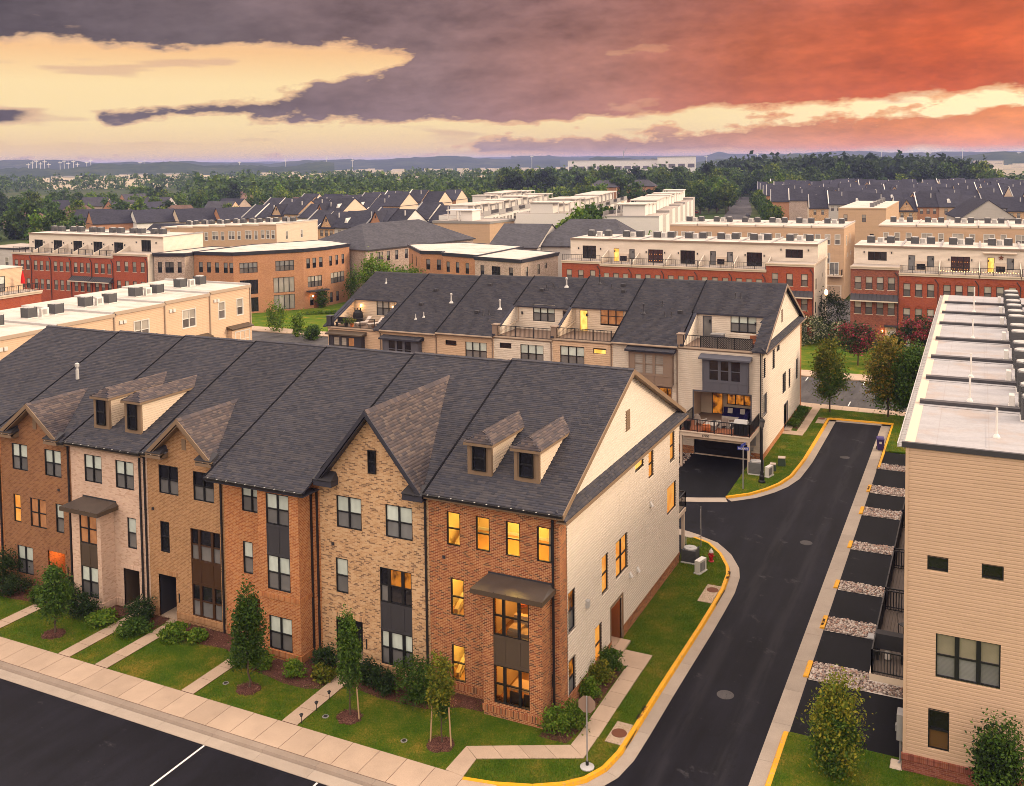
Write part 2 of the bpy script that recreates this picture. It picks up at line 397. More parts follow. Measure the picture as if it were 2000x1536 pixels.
for nm, c, va, sl in [('pane_blind', (.66, .73, .67), .15, .05), ('pane_screen', (.17, .165, .165), .2, 0), ('pane_dark', (.010, .010, .014), .4, 0), ('pane_curtain', (.36, .33, .30), .2, .17), ('pane_farup', (.40, .36, .31), .25, 0), ('pane_farlo', (.13, .115, .11), .3, 0), ('pane_grey', (.20, .20, .205), .2, .05), ('pane_lace', (.26, .23, .17), .1, .03)]:  # blind panes: blinds plus a sky reflection tint put into the base colour
    mat(nm, fn=pane_fn(c, va, sl), rough=.25, spec=.4, coat=.55)
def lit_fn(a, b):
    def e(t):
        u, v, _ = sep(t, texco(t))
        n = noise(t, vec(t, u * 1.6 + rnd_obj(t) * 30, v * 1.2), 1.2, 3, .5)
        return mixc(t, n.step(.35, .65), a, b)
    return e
mat('pane_lit', (.05, .03, .01), rough=.25, coat=.4, emit=lit_fn((1., .42, .06), (1., .66, .16)), estr=1.5)
mat('pane_litlow', (.05, .03, .01), rough=.3, coat=.4, emit=lit_fn((.85, .30, .07), (.9, .48, .16)), estr=1.0)
mat('pane_orange', (.05, .03, .01), rough=.25, coat=.4, emit=lit_fn((.95, .30, .04), (1., .44, .08)), estr=.95)
mat('pane_amber', (.02, .01, .005), rough=.2, coat=.5, emit=lit_fn((.06, .012, .003), (1., .32, .03)), estr=.62)
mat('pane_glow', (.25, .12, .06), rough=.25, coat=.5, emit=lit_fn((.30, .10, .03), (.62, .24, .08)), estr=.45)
mat('bulb', (.9, .6, .3), emit=(1., .55, .18), estr=9.)
mat('room_light_dim', (.9, .6, .3), emit=(1., .48, .10), estr=24.)
mat('room_light', (.9, .7, .4), emit=(1., .62, .13), estr=58.)
def glass_mat():
    m = bpy.data.materials.new('pane_glass'); m.use_nodes = True; t = m.node_tree; t.nodes.clear()
    g = node(t, 'ShaderNodeBsdfGlossy'); g.inputs['Roughness'].default_value = .02
    tr = node(t, 'ShaderNodeBsdfTransparent'); tr.inputs[0].default_value = (.92, .9, .86, 1)
    fr = node(t, 'ShaderNodeFresnel'); fr.inputs[0].default_value = 1.45
    mx = node(t, 'ShaderNodeMixShader'); o = node(t, 'ShaderNodeOutputMaterial')
    t.links.new(fr.outputs[0], mx.inputs[0]); t.links.new(tr.outputs[0], mx.inputs[1]); t.links.new(g.outputs[0], mx.inputs[2]); t.links.new(mx.outputs[0], o.inputs[0])
    MATS['pane_glass'] = m
glass_mat()

# ------------------------------------------------------------------ mesh helpers
class MB:
    """collects faces, builds one mesh with metre UVs"""
    def __init__(s): s.v, s.f, s.m = [], [], []
    def poly(s, pts, m=0):
        i = len(s.v); s.v += [tuple(p) for p in pts]; s.f.append(tuple(range(i, i + len(pts)))); s.m.append(m)
    def quad(s, a, b, c, d, m=0): s.poly((a, b, c, d), m)
    def box(s, x0, y0, z0, x1, y1, z1, m=0):
        p = [(x, y, z) for z in (z0, z1) for x, y in ((x0, y0), (x1, y0), (x1, y1), (x0, y1))]
        for q in ((0, 3, 2, 1), (4, 5, 6, 7), (0, 1, 5, 4), (1, 2, 6, 5), (2, 3, 7, 6), (3, 0, 4, 7)):
            s.poly([p[k] for k in q], m)
        return s
    def hexa(s, lo, hi, m=0):
        """lo, hi: two loops of n points; a closed skin between them"""
        n = len(lo)
        s.poly(list(reversed(lo)), m); s.poly(hi, m)
        for i in range(n): s.quad(lo[i], lo[(i + 1) % n], hi[(i + 1) % n], hi[i], m)
        return s
    def prism(s, pts, z0, z1, m=0, cap=None):
        lo = [(x, y, z0) for x, y in pts]; hi = [(x, y, z1) for x, y in pts]
        s.poly(list(reversed(lo)), m); s.poly(hi, m if cap is None else cap)
        n = len(pts)
        for i in range(n): s.quad(lo[i], lo[(i + 1) % n], hi[(i + 1) % n], hi[i], m)
        return s
    def tube(s, path, radii, n=8, m=0, cap=True):
        path = [Vector(p) for p in path]
        if not isinstance(radii, (list, tuple)): radii = [radii] * len(path)
        rings = []
        for i, p in enumerate(path):
            d = (path[min(i + 1, len(path) - 1)] - path[max(i - 1, 0)]).normalized()
            a = Vector((0, 0, 1)) if abs(d.z) < .9 else Vector((1, 0, 0))
            e1 = d.cross(a).normalized(); e2 = d.cross(e1)
            rings.append([p + (e1 * math.cos(2 * math.pi * k / n) + e2 * math.sin(2 * math.pi * k / n)) * radii[i] for k in range(n)])
        for r1, r2 in zip(rings, rings[1:]):
            for k in range(n): s.quad(r1[k], r1[(k + 1) % n], r2[(k + 1) % n], r2[k], m)
        if cap: s.poly(list(reversed(rings[0])), m); s.poly(rings[-1], m)
        return s
    def lathe(s, prof, cx=0, cy=0, n=12, m=0):
        rings = [[(cx + r * math.cos(2 * math.pi * k / n), cy + r * math.sin(2 * math.pi * k / n), z) for k in range(n)] for r, z in prof]
        for r1, r2 in zip(rings, rings[1:]):
            for k in range(n): s.quad(r1[k], r1[(k + 1) % n], r2[(k + 1) % n], r2[k], m)
        s.poly(rings[-1], m); s.poly(list(reversed(rings[0])), m)
        return s
    def mesh(s, name, mats):
        me = bpy.data.meshes.new(name)
        me.from_pydata(s.v, [], s.f)
        for mm in ([mats] if isinstance(mats, str) else mats): me.materials.append(MATS[mm])
        if any(s.m): me.polygons.foreach_set('material_index', s.m)
        co = np.array(s.v, dtype=np.float64)
        uvl = me.uv_layers.new(name='UVMap')
        uv = np.zeros((len(me.loops), 2))
        k = 0
        for f in s.f:
            p = co[list(f)]
            nn = np.zeros(3)
            for i in range(len(f)):
                a, b = p[i], p[(i + 1) % len(f)]
                nn += ((a[1] - b[1]) * (a[2] + b[2]), (a[2] - b[2]) * (a[0] + b[0]), (a[0] - b[0]) * (a[1] + b[1]))
            l = math.sqrt(nn @ nn) or 1.; nn /= l
            if abs(nn[2]) > .98: uv[k:k + len(f)] = p[:, :2]
            else:
                tt = np.array((-nn[1], nn[0], 0.)); tt /= math.sqrt(tt @ tt)
                bb = np.cross(nn, tt)
                uv[k:k + len(f), 0] = p @ tt; uv[k:k + len(f), 1] = p @ bb
            k += len(f)
        uvl.data.foreach_set('uv', uv.ravel())
        return me
def np_mesh(name, v, f, mats, smooth=False):
    me = bpy.data.meshes.new(name)
    f = np.asarray(f, dtype=np.int32); n, k = f.shape
    me.vertices.add(len(v)); me.vertices.foreach_set('co', np.asarray(v, dtype=np.float32).ravel())
    me.loops.add(n * k); me.loops.foreach_set('vertex_index', f.ravel())
    me.polygons.add(n); me.polygons.foreach_set('loop_start', np.arange(0, n * k, k, dtype=np.int32)); me.polygons.foreach_set('loop_total', np.full(n, k, dtype=np.int32))
    if smooth: me.polygons.foreach_set('use_smooth', np.ones(n, dtype=bool))
    me.update(calc_edges=True)
    for mm in ([mats] if isinstance(mats, str) else mats): me.materials.append(MATS[mm])
    return me
def ob(name, me, parent=None, loc=(0, 0, 0), rz=0., label=None, cat=None, group=None, kind=None, scale=None):
    o = bpy.data.objects.new(name, me); COL.objects.link(o)
    o.location = loc
    if rz: o.rotation_euler = (0, 0, rz)
    if scale: o.scale = scale if isinstance(scale, tuple) else (scale,) * 3
    if parent is not None: o.parent = parent
    for k, v in (('label', label), ('category', cat), ('group', group), ('kind', kind)):
        if v: o[k] = v
    return o
def root(name, loc, rz, label, cat, group=None): return ob(name, None, None, loc, rz, label, cat, group)
def part(name, mb, mats, parent, loc=(0, 0, 0), rz=0., **k): return ob(name, mb.mesh(name, mats), parent, loc, rz, **k)
def bx(*a): return MB().box(*a)
def copy_tree(o, parent=None, loc=None, rz=None, label=None, scale=None):
    c = o.copy(); COL.objects.link(c)
    if parent is not None: c.parent = parent
    if loc is not None: c.location = loc
    if rz is not None: c.rotation_euler = (0, 0, rz)
    if scale is not None: c.scale = scale
    if label: c['label'] = label
    for ch in o.children:
        copy_tree(ch, c)
    return c
ORD = ['first', 'second', 'third', 'fourth', 'fifth', 'sixth', 'seventh', 'eighth', 'ninth', 'tenth', 'eleventh', 'twelfth', 'thirteenth', 'fourteenth', 'fifteenth', 'sixteenth', 'seventeenth', 'eighteenth', 'nineteenth', 'twentieth']

class Face:
    """a wall plane: o lower left corner seen from outside, u to the right, n outwards"""
    def __init__(s, o, u):
        s.o = Vector(o); s.u = Vector((u[0], u[1], 0)).normalized(); s.n = Vector((s.u.y, -s.u.x, 0)); s.ang = math.atan2(s.u.y, s.u.x)
    def p(s, a, z, d=0.): return s.o + s.u * a + Vector((0, 0, z)) + s.n * d
def wall(mb, F, a0, a1, z0, z1, ops=(), rev=.12, m=0, mr=None, d=0.):
    ops = [(max(a0, o[0]), o[1], min(a1, o[0] + o[2]), o[1] + o[3]) for o in ops]
    xs = sorted({round(x, 4) for x in [a0, a1] + [o[0] for o in ops] + [o[2] for o in ops] if a0 <= x <= a1})
    zs = sorted({round(z, 4) for z in [z0, z1] + [o[1] for o in ops] + [o[3] for o in ops] if z0 <= z <= z1})
    for i in range(len(zs) - 1):
        zc = (zs[i] + zs[i + 1]) / 2; run = None
        for j in range(len(xs) - 1):
            xc = (xs[j] + xs[j + 1]) / 2
            hole = any(o[0] < xc < o[2] and o[1] < zc < o[3] for o in ops)
            if not hole and run is None: run = xs[j]
            if run is not None and (hole or j == len(xs) - 2):
                e = xs[j] if hole else xs[j + 1]
                mb.quad(F.p(run, zs[i], d), F.p(e, zs[i], d), F.p(e, zs[i + 1], d), F.p(run, zs[i + 1], d), m); run = None
    reveal(mb, F, ops, rev, m if mr is None else mr, d)
def reveal(mb, F, ops, rev, m, d=0.):
    for x0, b, x1, t in ops:
        mb.quad(F.p(x0, b, d), F.p(x0, t, d), F.p(x0, t, d - rev), F.p(x0, b, d - rev), m)
        mb.quad(F.p(x1, b, d), F.p(x1, b, d - rev), F.p(x1, t, d - rev), F.p(x1, t, d), m)
        mb.quad(F.p(x0, t, d), F.p(x1, t, d), F.p(x1, t, d - rev), F.p(x0, t, d - rev), m)
        mb.quad(F.p(x0, b, d), F.p(x0, b, d - rev), F.p(x1, b, d - rev), F.p(x1, b, d), m)
def siding(mb, F, a0, a1, z0, z1, ops=(), h=.15, proud=.036, clip=None, m=0, rev=.1):
    rect = [(o[0], o[1], o[0] + o[2], o[1] + o[3]) for o in ops]
    z = z0
    while z < z1 - .01:
        zt = min(z + h, z1); zc = (z + zt) / 2
        lo, hi = (clip(z) if clip else (a0, a1)); lo2, hi2 = (clip(zt) if clip else (a0, a1))
        segs = [(lo, hi, lo2, hi2)]
        for x0, b, x1, t in rect:
            if b - .02 < zc < t + .02:
                ns = []
                for s0, s1, s2, s3 in segs:
                    if x1 <= s0 or x0 >= s1: ns.append((s0, s1, s2, s3)); continue
                    if x0 > s0: ns.append((s0, x0, s2, x0))
                    if x1 < s1: ns.append((x1, s1, x1, s3))
                segs = ns
        for s0, s1, s2, s3 in segs:
            if s1 - s0 < .01: continue
            zm, zn = z + (zt - z) * .62, z + (zt - z) * .74; l = lambda a, b, f: a + (b - a) * f
            m0, m1, n0, n1 = l(s0, s2, .62), l(s1, s3, .62), l(s0, s2, .74), l(s1, s3, .74)
            mb.quad(F.p(s0, z, proud), F.p(s1, z, proud), F.p(m1, zm, proud * .9), F.p(m0, zm, proud * .9), m)
            mb.quad(F.p(m0, zm, proud * .9), F.p(m1, zm, proud * .9), F.p(n1, zn, .002), F.p(n0, zn, .002), m)
            mb.quad(F.p(n0, zn, .002), F.p(n1, zn, .002), F.p(s3, zt, .001), F.p(s2, zt, .001), m)
            mb.quad(F.p(s0, z, 0), F.p(s1, z, 0), F.p(s1, z, proud), F.p(s0, z, proud), m)
        z = zt
    reveal(mb, F, rect, rev, m)

# ------------------------------------------------------------------ windows
_cache = {}
def frame_mesh(w, h, cols, rows, colw, fm, trim, tw, mull):
    key = ('f', round(w, 2), round(h, 2), cols, rows, colw, fm, trim, tw, mull)
    if key in _cache: return _cache[key]
    mb = MB(); t = .05; y0, y1 = -.025, .07
    mb.box(0, y0, 0, w, y1, t); mb.box(0, y0, h - t, w, y1, h); mb.box(0, y0, t, t, y1, h - t); mb.box(w - t, y0, t, w, y1, h - t)
    cw = [c / sum(colw) * w for c in colw]; x = 0; spans = []
    for i in range(cols):
        xa, xb = x, x + cw[i]; x = xb
        if i: mb.box(xa - mull / 2, y0 - .003, t, xa + mull / 2, y1 + .003, h - t)
        spans.append((xa + (mull / 2 if i else t), xb - (mull / 2 if i < cols - 1 else t)))
    zs = [(t, h - t)]
    if rows == 2:
        for a, b in spans: mb.box(a, y0 + .006, h * .5 - .03, b, y1 - .006, h * .5 + .03)
        zs = [(t, h * .5 - .03), (h * .5 + .03, h - t)]
    mats = [fm]
    if trim:
        mats.append(trim); e = tw
        mb.box(-e, -.045, -e, 0, .02, h + e, 1); mb.box(w, -.045, -e, w + e, .02, h + e, 1); mb.box(0, -.045, h, w, .02, h + e, 1); mb.box(0, -.05, -e, w, .02, 0, 1)
    r = (mb.mesh('window', mats), spans, zs); _cache[key] = r
    return r
def pane_mesh(w, h, m, y=.045):
    key = ('p', round(w, 3), round(h, 3), m, y)
    if key not in _cache:
        mb = MB(); mb.quad((0, y, 0), (w, y, 0), (w, y, h), (0, y, h)); _cache[key] = mb.mesh('pane', m)
    return _cache[key]
def strip_mesh(w, h, d, m, name):
    key = ('s', round(w, 3), h, d, m, name)
    if key not in _cache: _cache[key] = bx(0, -d, 0, w, .0, h).mesh(name, m)
    return _cache[key]
def window(parent, F, a, z, w, h, cols=1, rows=2, up='pane_blind', lo='pane_screen', fm='frame_black', trim=None, tw=.08, colw=None, lintel=None, sill=None, lod=0, d=0., mull=.09, inset=0.):
    me, spans, zs = frame_mesh(w, h, cols, rows, tuple(colw or [1] * cols), fm, trim, tw, mull)
    o = ob('window', me, parent, F.p(a, z, d - inset), F.ang)
    if lod and cols > 1 and rows == 2 and lod > 1: spans = [(spans[0][0], spans[-1][1])]
    for i, (p, q) in enumerate(spans):
        for j, (b, t) in enumerate(zs):
            m = (up if j == len(zs) - 1 else lo)
            if isinstance(m, (list, tuple)): m = m[i % len(m)]
            ob('pane', pane_mesh(q - p, t - b, m), o, (p, 0, b))
    if lintel: ob('lintel', strip_mesh(w + .2, .22, .03, lintel, 'lintel'), o, (-.1, inset, h + .003))
    if sill: ob('sill', strip_mesh(w + .16, .085, .06, sill, 'sill'), o, (-.08, inset, -.088))
    return o

# ------------------------------------------------------------------ roofs
def inside(poly, x, y):
    c = False; n = len(poly)
    for i in range(n):
        x1, y1 = poly[i]; x2, y2 = poly[(i + 1) % n]
        if (y1 > y) != (y2 > y) and x < (x2 - x1) * (y - y1) / (y2 - y1) + x1: c = not c
    return c
def shingles(parent, o, u, v, poly, m='shingle', seed=0, e=.15, holes=()):
    """tabbed shingle courses on the plane o + a*u + b*v, kept where the tab's middle is inside poly"""
    q = random.Random(seed); o, u, v = Vector(o), Vector(u).normalized(), Vector(v).normalized(); n = u.cross(v)
    amin = min(p[0] for p in poly); amax = max(p[0] for p in poly); bmin = min(p[1] for p in poly); bmax = max(p[1] for p in poly)
    V, Q = [], []; b = bmin
    while b < bmax:
        a = amin - q.random() * .3
        while a < amax:
            w = q.choice((.16, .2, .26, .32, .32, .42)); a0, a1 = max(a, amin), min(a + w, amax); a += w
            if a1 - a0 < .02: continue
            b1 = min(b + e + .012, bmax)
            if not inside(poly, (a0 + a1) / 2, (b + b1) / 2): continue
            if any(inside(hp, (a0 + a1) / 2, (b + b1) / 2) for hp in holes): continue
            t = q.choice((.014, .018, .027, .03)); i = len(V)
            p = lambda aa, bb, dd: tuple(o + u * aa + v * bb + n * dd)
            V += [p(a0, b, t), p(a1, b, t), p(a1, b1, .006), p(a0, b1, .006), p(a0, b, 0), p(a1, b, 0)]
            Q += [(i, i + 1, i + 2, i + 3), (i + 4, i + 5, i + 1, i)]
        b += e
    if Q: return ob('shingles', np_mesh('shingles', np.array(V), Q, m), parent, kind='stuff')
def rail(parent, pts, h=1.0, m='iron', step=.13, base=.08, posts=True, name='railing', r=.011):
    """a metal railing through pts (local points at floor level)"""
    mb = MB()
    for a, b in zip(pts, pts[1:]):
        a, b = Vector(a), Vector(b); L = (b - a).length; d = (b - a) / L; s = Vector((-d.y, d.x, 0))
        for z, t in ((h, .028), (base, .02)):
            lo = [a + s * t + Vector((0, 0, z - t)), a - s * t + Vector((0, 0, z - t)), b - s * t + Vector((0, 0, z - t)), b + s * t + Vector((0, 0, z - t))]
            mb.hexa(lo, [p + Vector((0, 0, 2 * t)) for p in lo])
        k = max(1, int(L / step))
        for i in range(1, k):
            p = a + d * (L * i / k); mb.box(p.x - r, p.y - r, p.z + base, p.x + r, p.y + r, p.z + h)
        if posts:
            kk = max(1, round(L / 1.6))
            for i in range(kk + 1):
                p = a + d * (L * i / kk); mb.box(p.x - .035, p.y - .035, p.z, p.x + .035, p.y + .035, p.z + h + .04)
    return part(name, mb, m, parent)
def downspout(parent, F, a, z0, z1, m='gutter_black', d=.07):
    mb = MB(); p0, p1 = F.p(a, z0, d), F.p(a, z1 - .25, d)
    mb.box(p0.x - .045, p0.y - .04, p0.z, p0.x + .045, p0.y + .04, p1.z)
    q = F.p(a, z1, d + .32); mb.tube([p1 - Vector((0, 0, .05)), q], .045, 6)
    for k in range(4):
        zz = z0 + .8 + k * (z1 - z0 - 1.4) / 3; c = F.p(a, zz, d); mb.box(c.x - .06, c.y - .045, zz - .02, c.x + .06, c.y + .05, zz + .02)
    return part('downspout', mb, m, parent)

# ------------------------------------------------------------------ near row of brick townhouses, fronts towards the camera
K = .457                                   # roof pitch of both gabled rows
UX = [-43.9, -37.0, -30.95, -24.9, -19.4, -13.1, -6.75, 0.0]
UDZ = [-.50, -.40, -.30, -.20, -.18, -.12, 0.0]
DEPTH, YR = 18.9, 9.4
ULAB = ['brick townhouse at the far left end of the near row, mostly cut by the frame', 'brown brick townhouse with a small brown gable and an orange lit doorway', 'whitewashed brick townhouse with two dormers and a metal awning over its bay',
        'light brown brick townhouse with a small gable and dark brown triple windows', 'orange brick townhouse with a tall square bay under the roof and no gable', 'pale tan brick townhouse with a large steep navy trimmed gable', 'red brick end townhouse with yellow lit windows, two dormers and a pale siding side wall']
UBR = ['brick_orange', 'brick_dark', 'brick_white', 'brick_brown', 'brick_orange', 'brick_tan', 'brick_red']
UTR = ['trim_dark', 'trim_brown', 'trim_brown', 'trim_brown', 'trim_navy', 'trim_navy', 'trim_brown']

def entry(parent, F, a, z, w, h, depth, wallm, floorm, doorm, lit=False, door=(.15, .95)):
    mb = MB(); P = F.p
    mb.quad(P(a, z, -.02), P(a, z + h, -.02), P(a, z + h, -depth), P(a, z, -depth), 0)
    mb.quad(P(a + w, z, -.02), P(a + w, z, -depth), P(a + w, z + h, -depth), P(a + w, z + h, -.02), 0)
    mb.quad(P(a, z + h, -.02), P(a + w, z + h, -.02), P(a + w, z + h, -depth), P(a, z + h, -depth), 0)
    mb.quad(P(a, z, -depth), P(a, z + h, -depth), P(a + w, z + h, -depth), P(a + w, z, -depth), 0)
    mb.quad(P(a, z + .01, .0), P(a, z + .01, -depth), P(a + w, z + .01, -depth), P(a + w, z + .01, 0), 1)
    o = part('porch', mb, [wallm, floorm], parent)
    dm = MB(); dw = door[1]; dm.box(0, -.05, 0, dw, .0, 2.05)
    for k in range(2): dm.box(.12, -.065, .25 + k * .95, dw - .12, -.05, 1.0 + k * .95)
    d = part('door', dm, doorm, o, P(a + door[0], z + .01, -depth + .06), F.ang)
    part('handle', MB().box(dw - .1, -.12, .95, dw - .06, -.05, 1.1), 'metal_light', o, P(a + door[0], z + .01, -depth + .06), F.ang)
    if lit:
        part('lamp', MB().lathe([(.05, 0), (.09, .06), (.09, .1), (.03, .13)], n=8), 'bulb', o, P(a + w * .5, z + h - .16, -depth * .5))
        point_light(parent, P(a + w * .5, z + h - .3, -depth * .5), 75, (1., .33, .06), .06)
    return o
def point_light(parent, loc, w, col, r):
    l = bpy.data.lights.new('lamp_light', 'POINT'); l.energy = w; l.color = col; l.shadow_soft_size = r
    o = bpy.data.objects.new('lamp_light', l); COL.objects.link(o); o.location = loc
    if parent is not None: o.parent = parent
    return o
def panel(parent, F, a, z, w, h, cols, m, colw=None, d=0.):
    mb = MB(); p0 = F.p(a, z, d)
    mb.box(0, -.015, 0, w, .05, h)
    cw = [c / sum(colw or [1] * cols) * w for c in (colw or [1] * cols)]; x = 0
    for c in cw:
        mb.box(x, -.035, 0, x + .07, -.015, h); mb.box(x + c - .07, -.035, 0, x + c, -.015, h)
        mb.box(x + .07, -.035, 0, x + c - .07, -.015, .12); mb.box(x + .07, -.035, h - .12, x + c - .07, -.015, h); x += c
    return part('panel', mb, m, parent, p0, F.ang)
def awning(parent, x0, x1, y, z, proj, th, m='metal_awning'):
    """low shed hood: sloping metal top, deep fascia, flashing at the wall"""
    mb = MB(); zf, zb = z, z + .16; e = .22
    lo = [(x0, -proj, zf - th), (x1, -proj, zf - th), (x1, y, zf - th), (x0, y, zf - th)]
    hi = [(x0, -proj, zf), (x1, -proj, zf), (x1, y, zf), (x0, y, zf)]
    mb.hexa(lo, hi)
    a, b, c, d = (x0 + .02, -proj + .02, zf + .002), (x1 - .02, -proj + .02, zf + .002), (x1 - e, y, zb), (x0 + e, y, zb)
    mb.quad(a, b, c, d, 1); mb.poly([(x1 - .02, -proj + .02, zf + .002), (x1 - .02, y, zf + .002), c], 1); mb.poly([(x0 + .02, y, zf + .002), a, d], 1)
    mb.box(x0 + e - .05, y - .03, zb - .06, x1 - e + .05, y + .02, zb + .07, 2)
    for k in range(1, 6):
        f = k / 6; mb.box(x0 + (x1 - x0) * f - .01, -proj + .02, zf, x0 + (x1 - x0) * f + .01, -proj + .05, zf + .03, 2)
    return part('awning', mb, ['panel_umber', 'awning_top', 'trim_dark'], parent)
mat('awning_top', fn=lambda t: gain(t, mixc(t, 0., (.075, .060, .052), (.075, .060, .052)), noise(t, world_pos(t), 1.6, 4, .6) * .7 + .6), rough=.45, spec=.4)

def main_roof(house, W, dz, ye, seed, left=0., right=0., sh='shingle', back=True, trim='trim_dark', yr=YR, y_back=DEPTH + .4, ze0=9.72, sides='f', dots=True, front=True, gap=None):
    zr = ze0 + (yr + .45) * K + dz; ze = zr - (yr - ye) * K; zb = zr - (y_back - yr) * K; t = .13
    mb = MB(); x0, x1 = -left, W + right
    runs = [(x0, x1)] if not gap else [(x0, gap[0]), (gap[1], x1)]; yg = .06; zg = ze + (yg - ye) * K
    for xa, xb in runs + ([] if not gap else [gap]):
        ya, za = (yg, zg) if gap and xa == gap[0] else (ye, ze)
        mb.hexa([(xa, ya, za - t), (xb, ya, za - t), (xb, yr, zr - t), (xa, yr, zr - t)], [(xa, ya, za - .03), (xb, ya, za - .03), (xb, yr, zr - .03), (xa, yr, zr - .03)])
    mb.hexa([(x0, yr, zr - t), (x1, yr, zr - t), (x1, y_back, zb - t), (x0, y_back, zb - t)], [(x0, yr, zr - .03), (x1, yr, zr - .03), (x1, y_back, zb - .03), (x0, y_back, zb - .03)])
    r = part('roof', mb, 'roof_dark', house)
    L = math.hypot(yr - ye, zr - ze)
    if 'f' in sides: shingles(r, (x0, ye, ze - .03), (1, 0, 0), (0, yr - ye, zr - ze), [(0, 0), (x1 - x0, 0), (x1 - x0, L), (0, L)], sh, seed, holes=[[(gap[0] - x0, -.2), (gap[1] - x0, -.2), (gap[1] - x0, .6), (gap[0] - x0, .6)]] if gap else ())
    Lb = math.hypot(y_back - yr, zr - zb)
    if 'b' in sides: shingles(r, (x1, y_back, zb - .03), (-1, 0, 0), (0, yr - y_back, zr - zb), [(0, 0), (x1 - x0, 0), (x1 - x0, Lb), (0, Lb)], sh, seed + 50)
    cap = MB(); n = int((x1 - x0) / .3); q = random.Random(seed)
    for i in range(n):
        a, b = x0 + i * (x1 - x0) / n, x0 + (i + 1) * (x1 - x0) / n + .02; h = .03 + .015 * q.random()
        cap.quad((a, yr - .16, zr - .055 + h), (b, yr - .16, zr - .055 + h - .012), (b, yr, zr + h), (a, yr, zr + h + .012)); cap.quad((a, yr, zr + h + .012), (b, yr, zr + h), (b, yr + .16, zr - .055 + h - .012), (a, yr + .16, zr - .055 + h))
        cap.quad((a, yr - .16, zr - .08), (b, yr - .16, zr - .08), (b, yr - .16, zr - .055 + h), (a, yr - .16, zr - .055 + h))
    ob('ridge_cap', np_mesh('ridge_cap', np.array(cap.v), cap.f, sh), r, kind='stuff')
    f = MB()
    for xa, xb in runs: f.box(xa, ye + .01, ze - .26, xb, ye + .05, ze - .04); f.box(xa, ye + .02, ze - .28, xb, .12, ze - .22)
    part('fascia', f, trim, r)
    if front:
        g = MB()
        for xa, xb in runs: g.hexa([(xa, ye - .10, ze - .15), (xb, ye - .10, ze - .15), (xb, ye + .01, ze - .15), (xa, ye + .01, ze - .15)], [(xa, ye - .13, ze - .03), (xb, ye - .13, ze - .03), (xb, ye + .01, ze - .03), (xa, ye + .01, ze - .03)])
        gu = part('gutter', g, 'gutter_black', r)
        if dots:
            dd = MB(); k = int((x1 - x0) / .62)
            for i in range(k):
                xx = x0 + .3 + i * .62
                if gap and gap[0] < xx < gap[1]: continue
                dd.box(xx - .025, ye - .14, ze - .035, xx + .025, ye - .06, ze - .012)
            part('hanger', dd, 'metal_light', gu)
    return r, zr, ze
def rake_board(parent, x, ye, ze, yr, zr, yb, zb, m, th=.05, dep=.26):
    mb = MB()
    for (ya, za, y2, z2) in ((ye, ze, yr, zr), (yb, zb, yr, zr)):
        lo = [(x, ya, za - dep), (x + th, ya, za - dep), (x + th, y2, z2 - dep), (x, y2, z2 - dep)]
        mb.hexa(lo, [(p[0], p[1], p[2] + dep - .005) for p in lo])
    return part('rake_board', mb, m, parent)
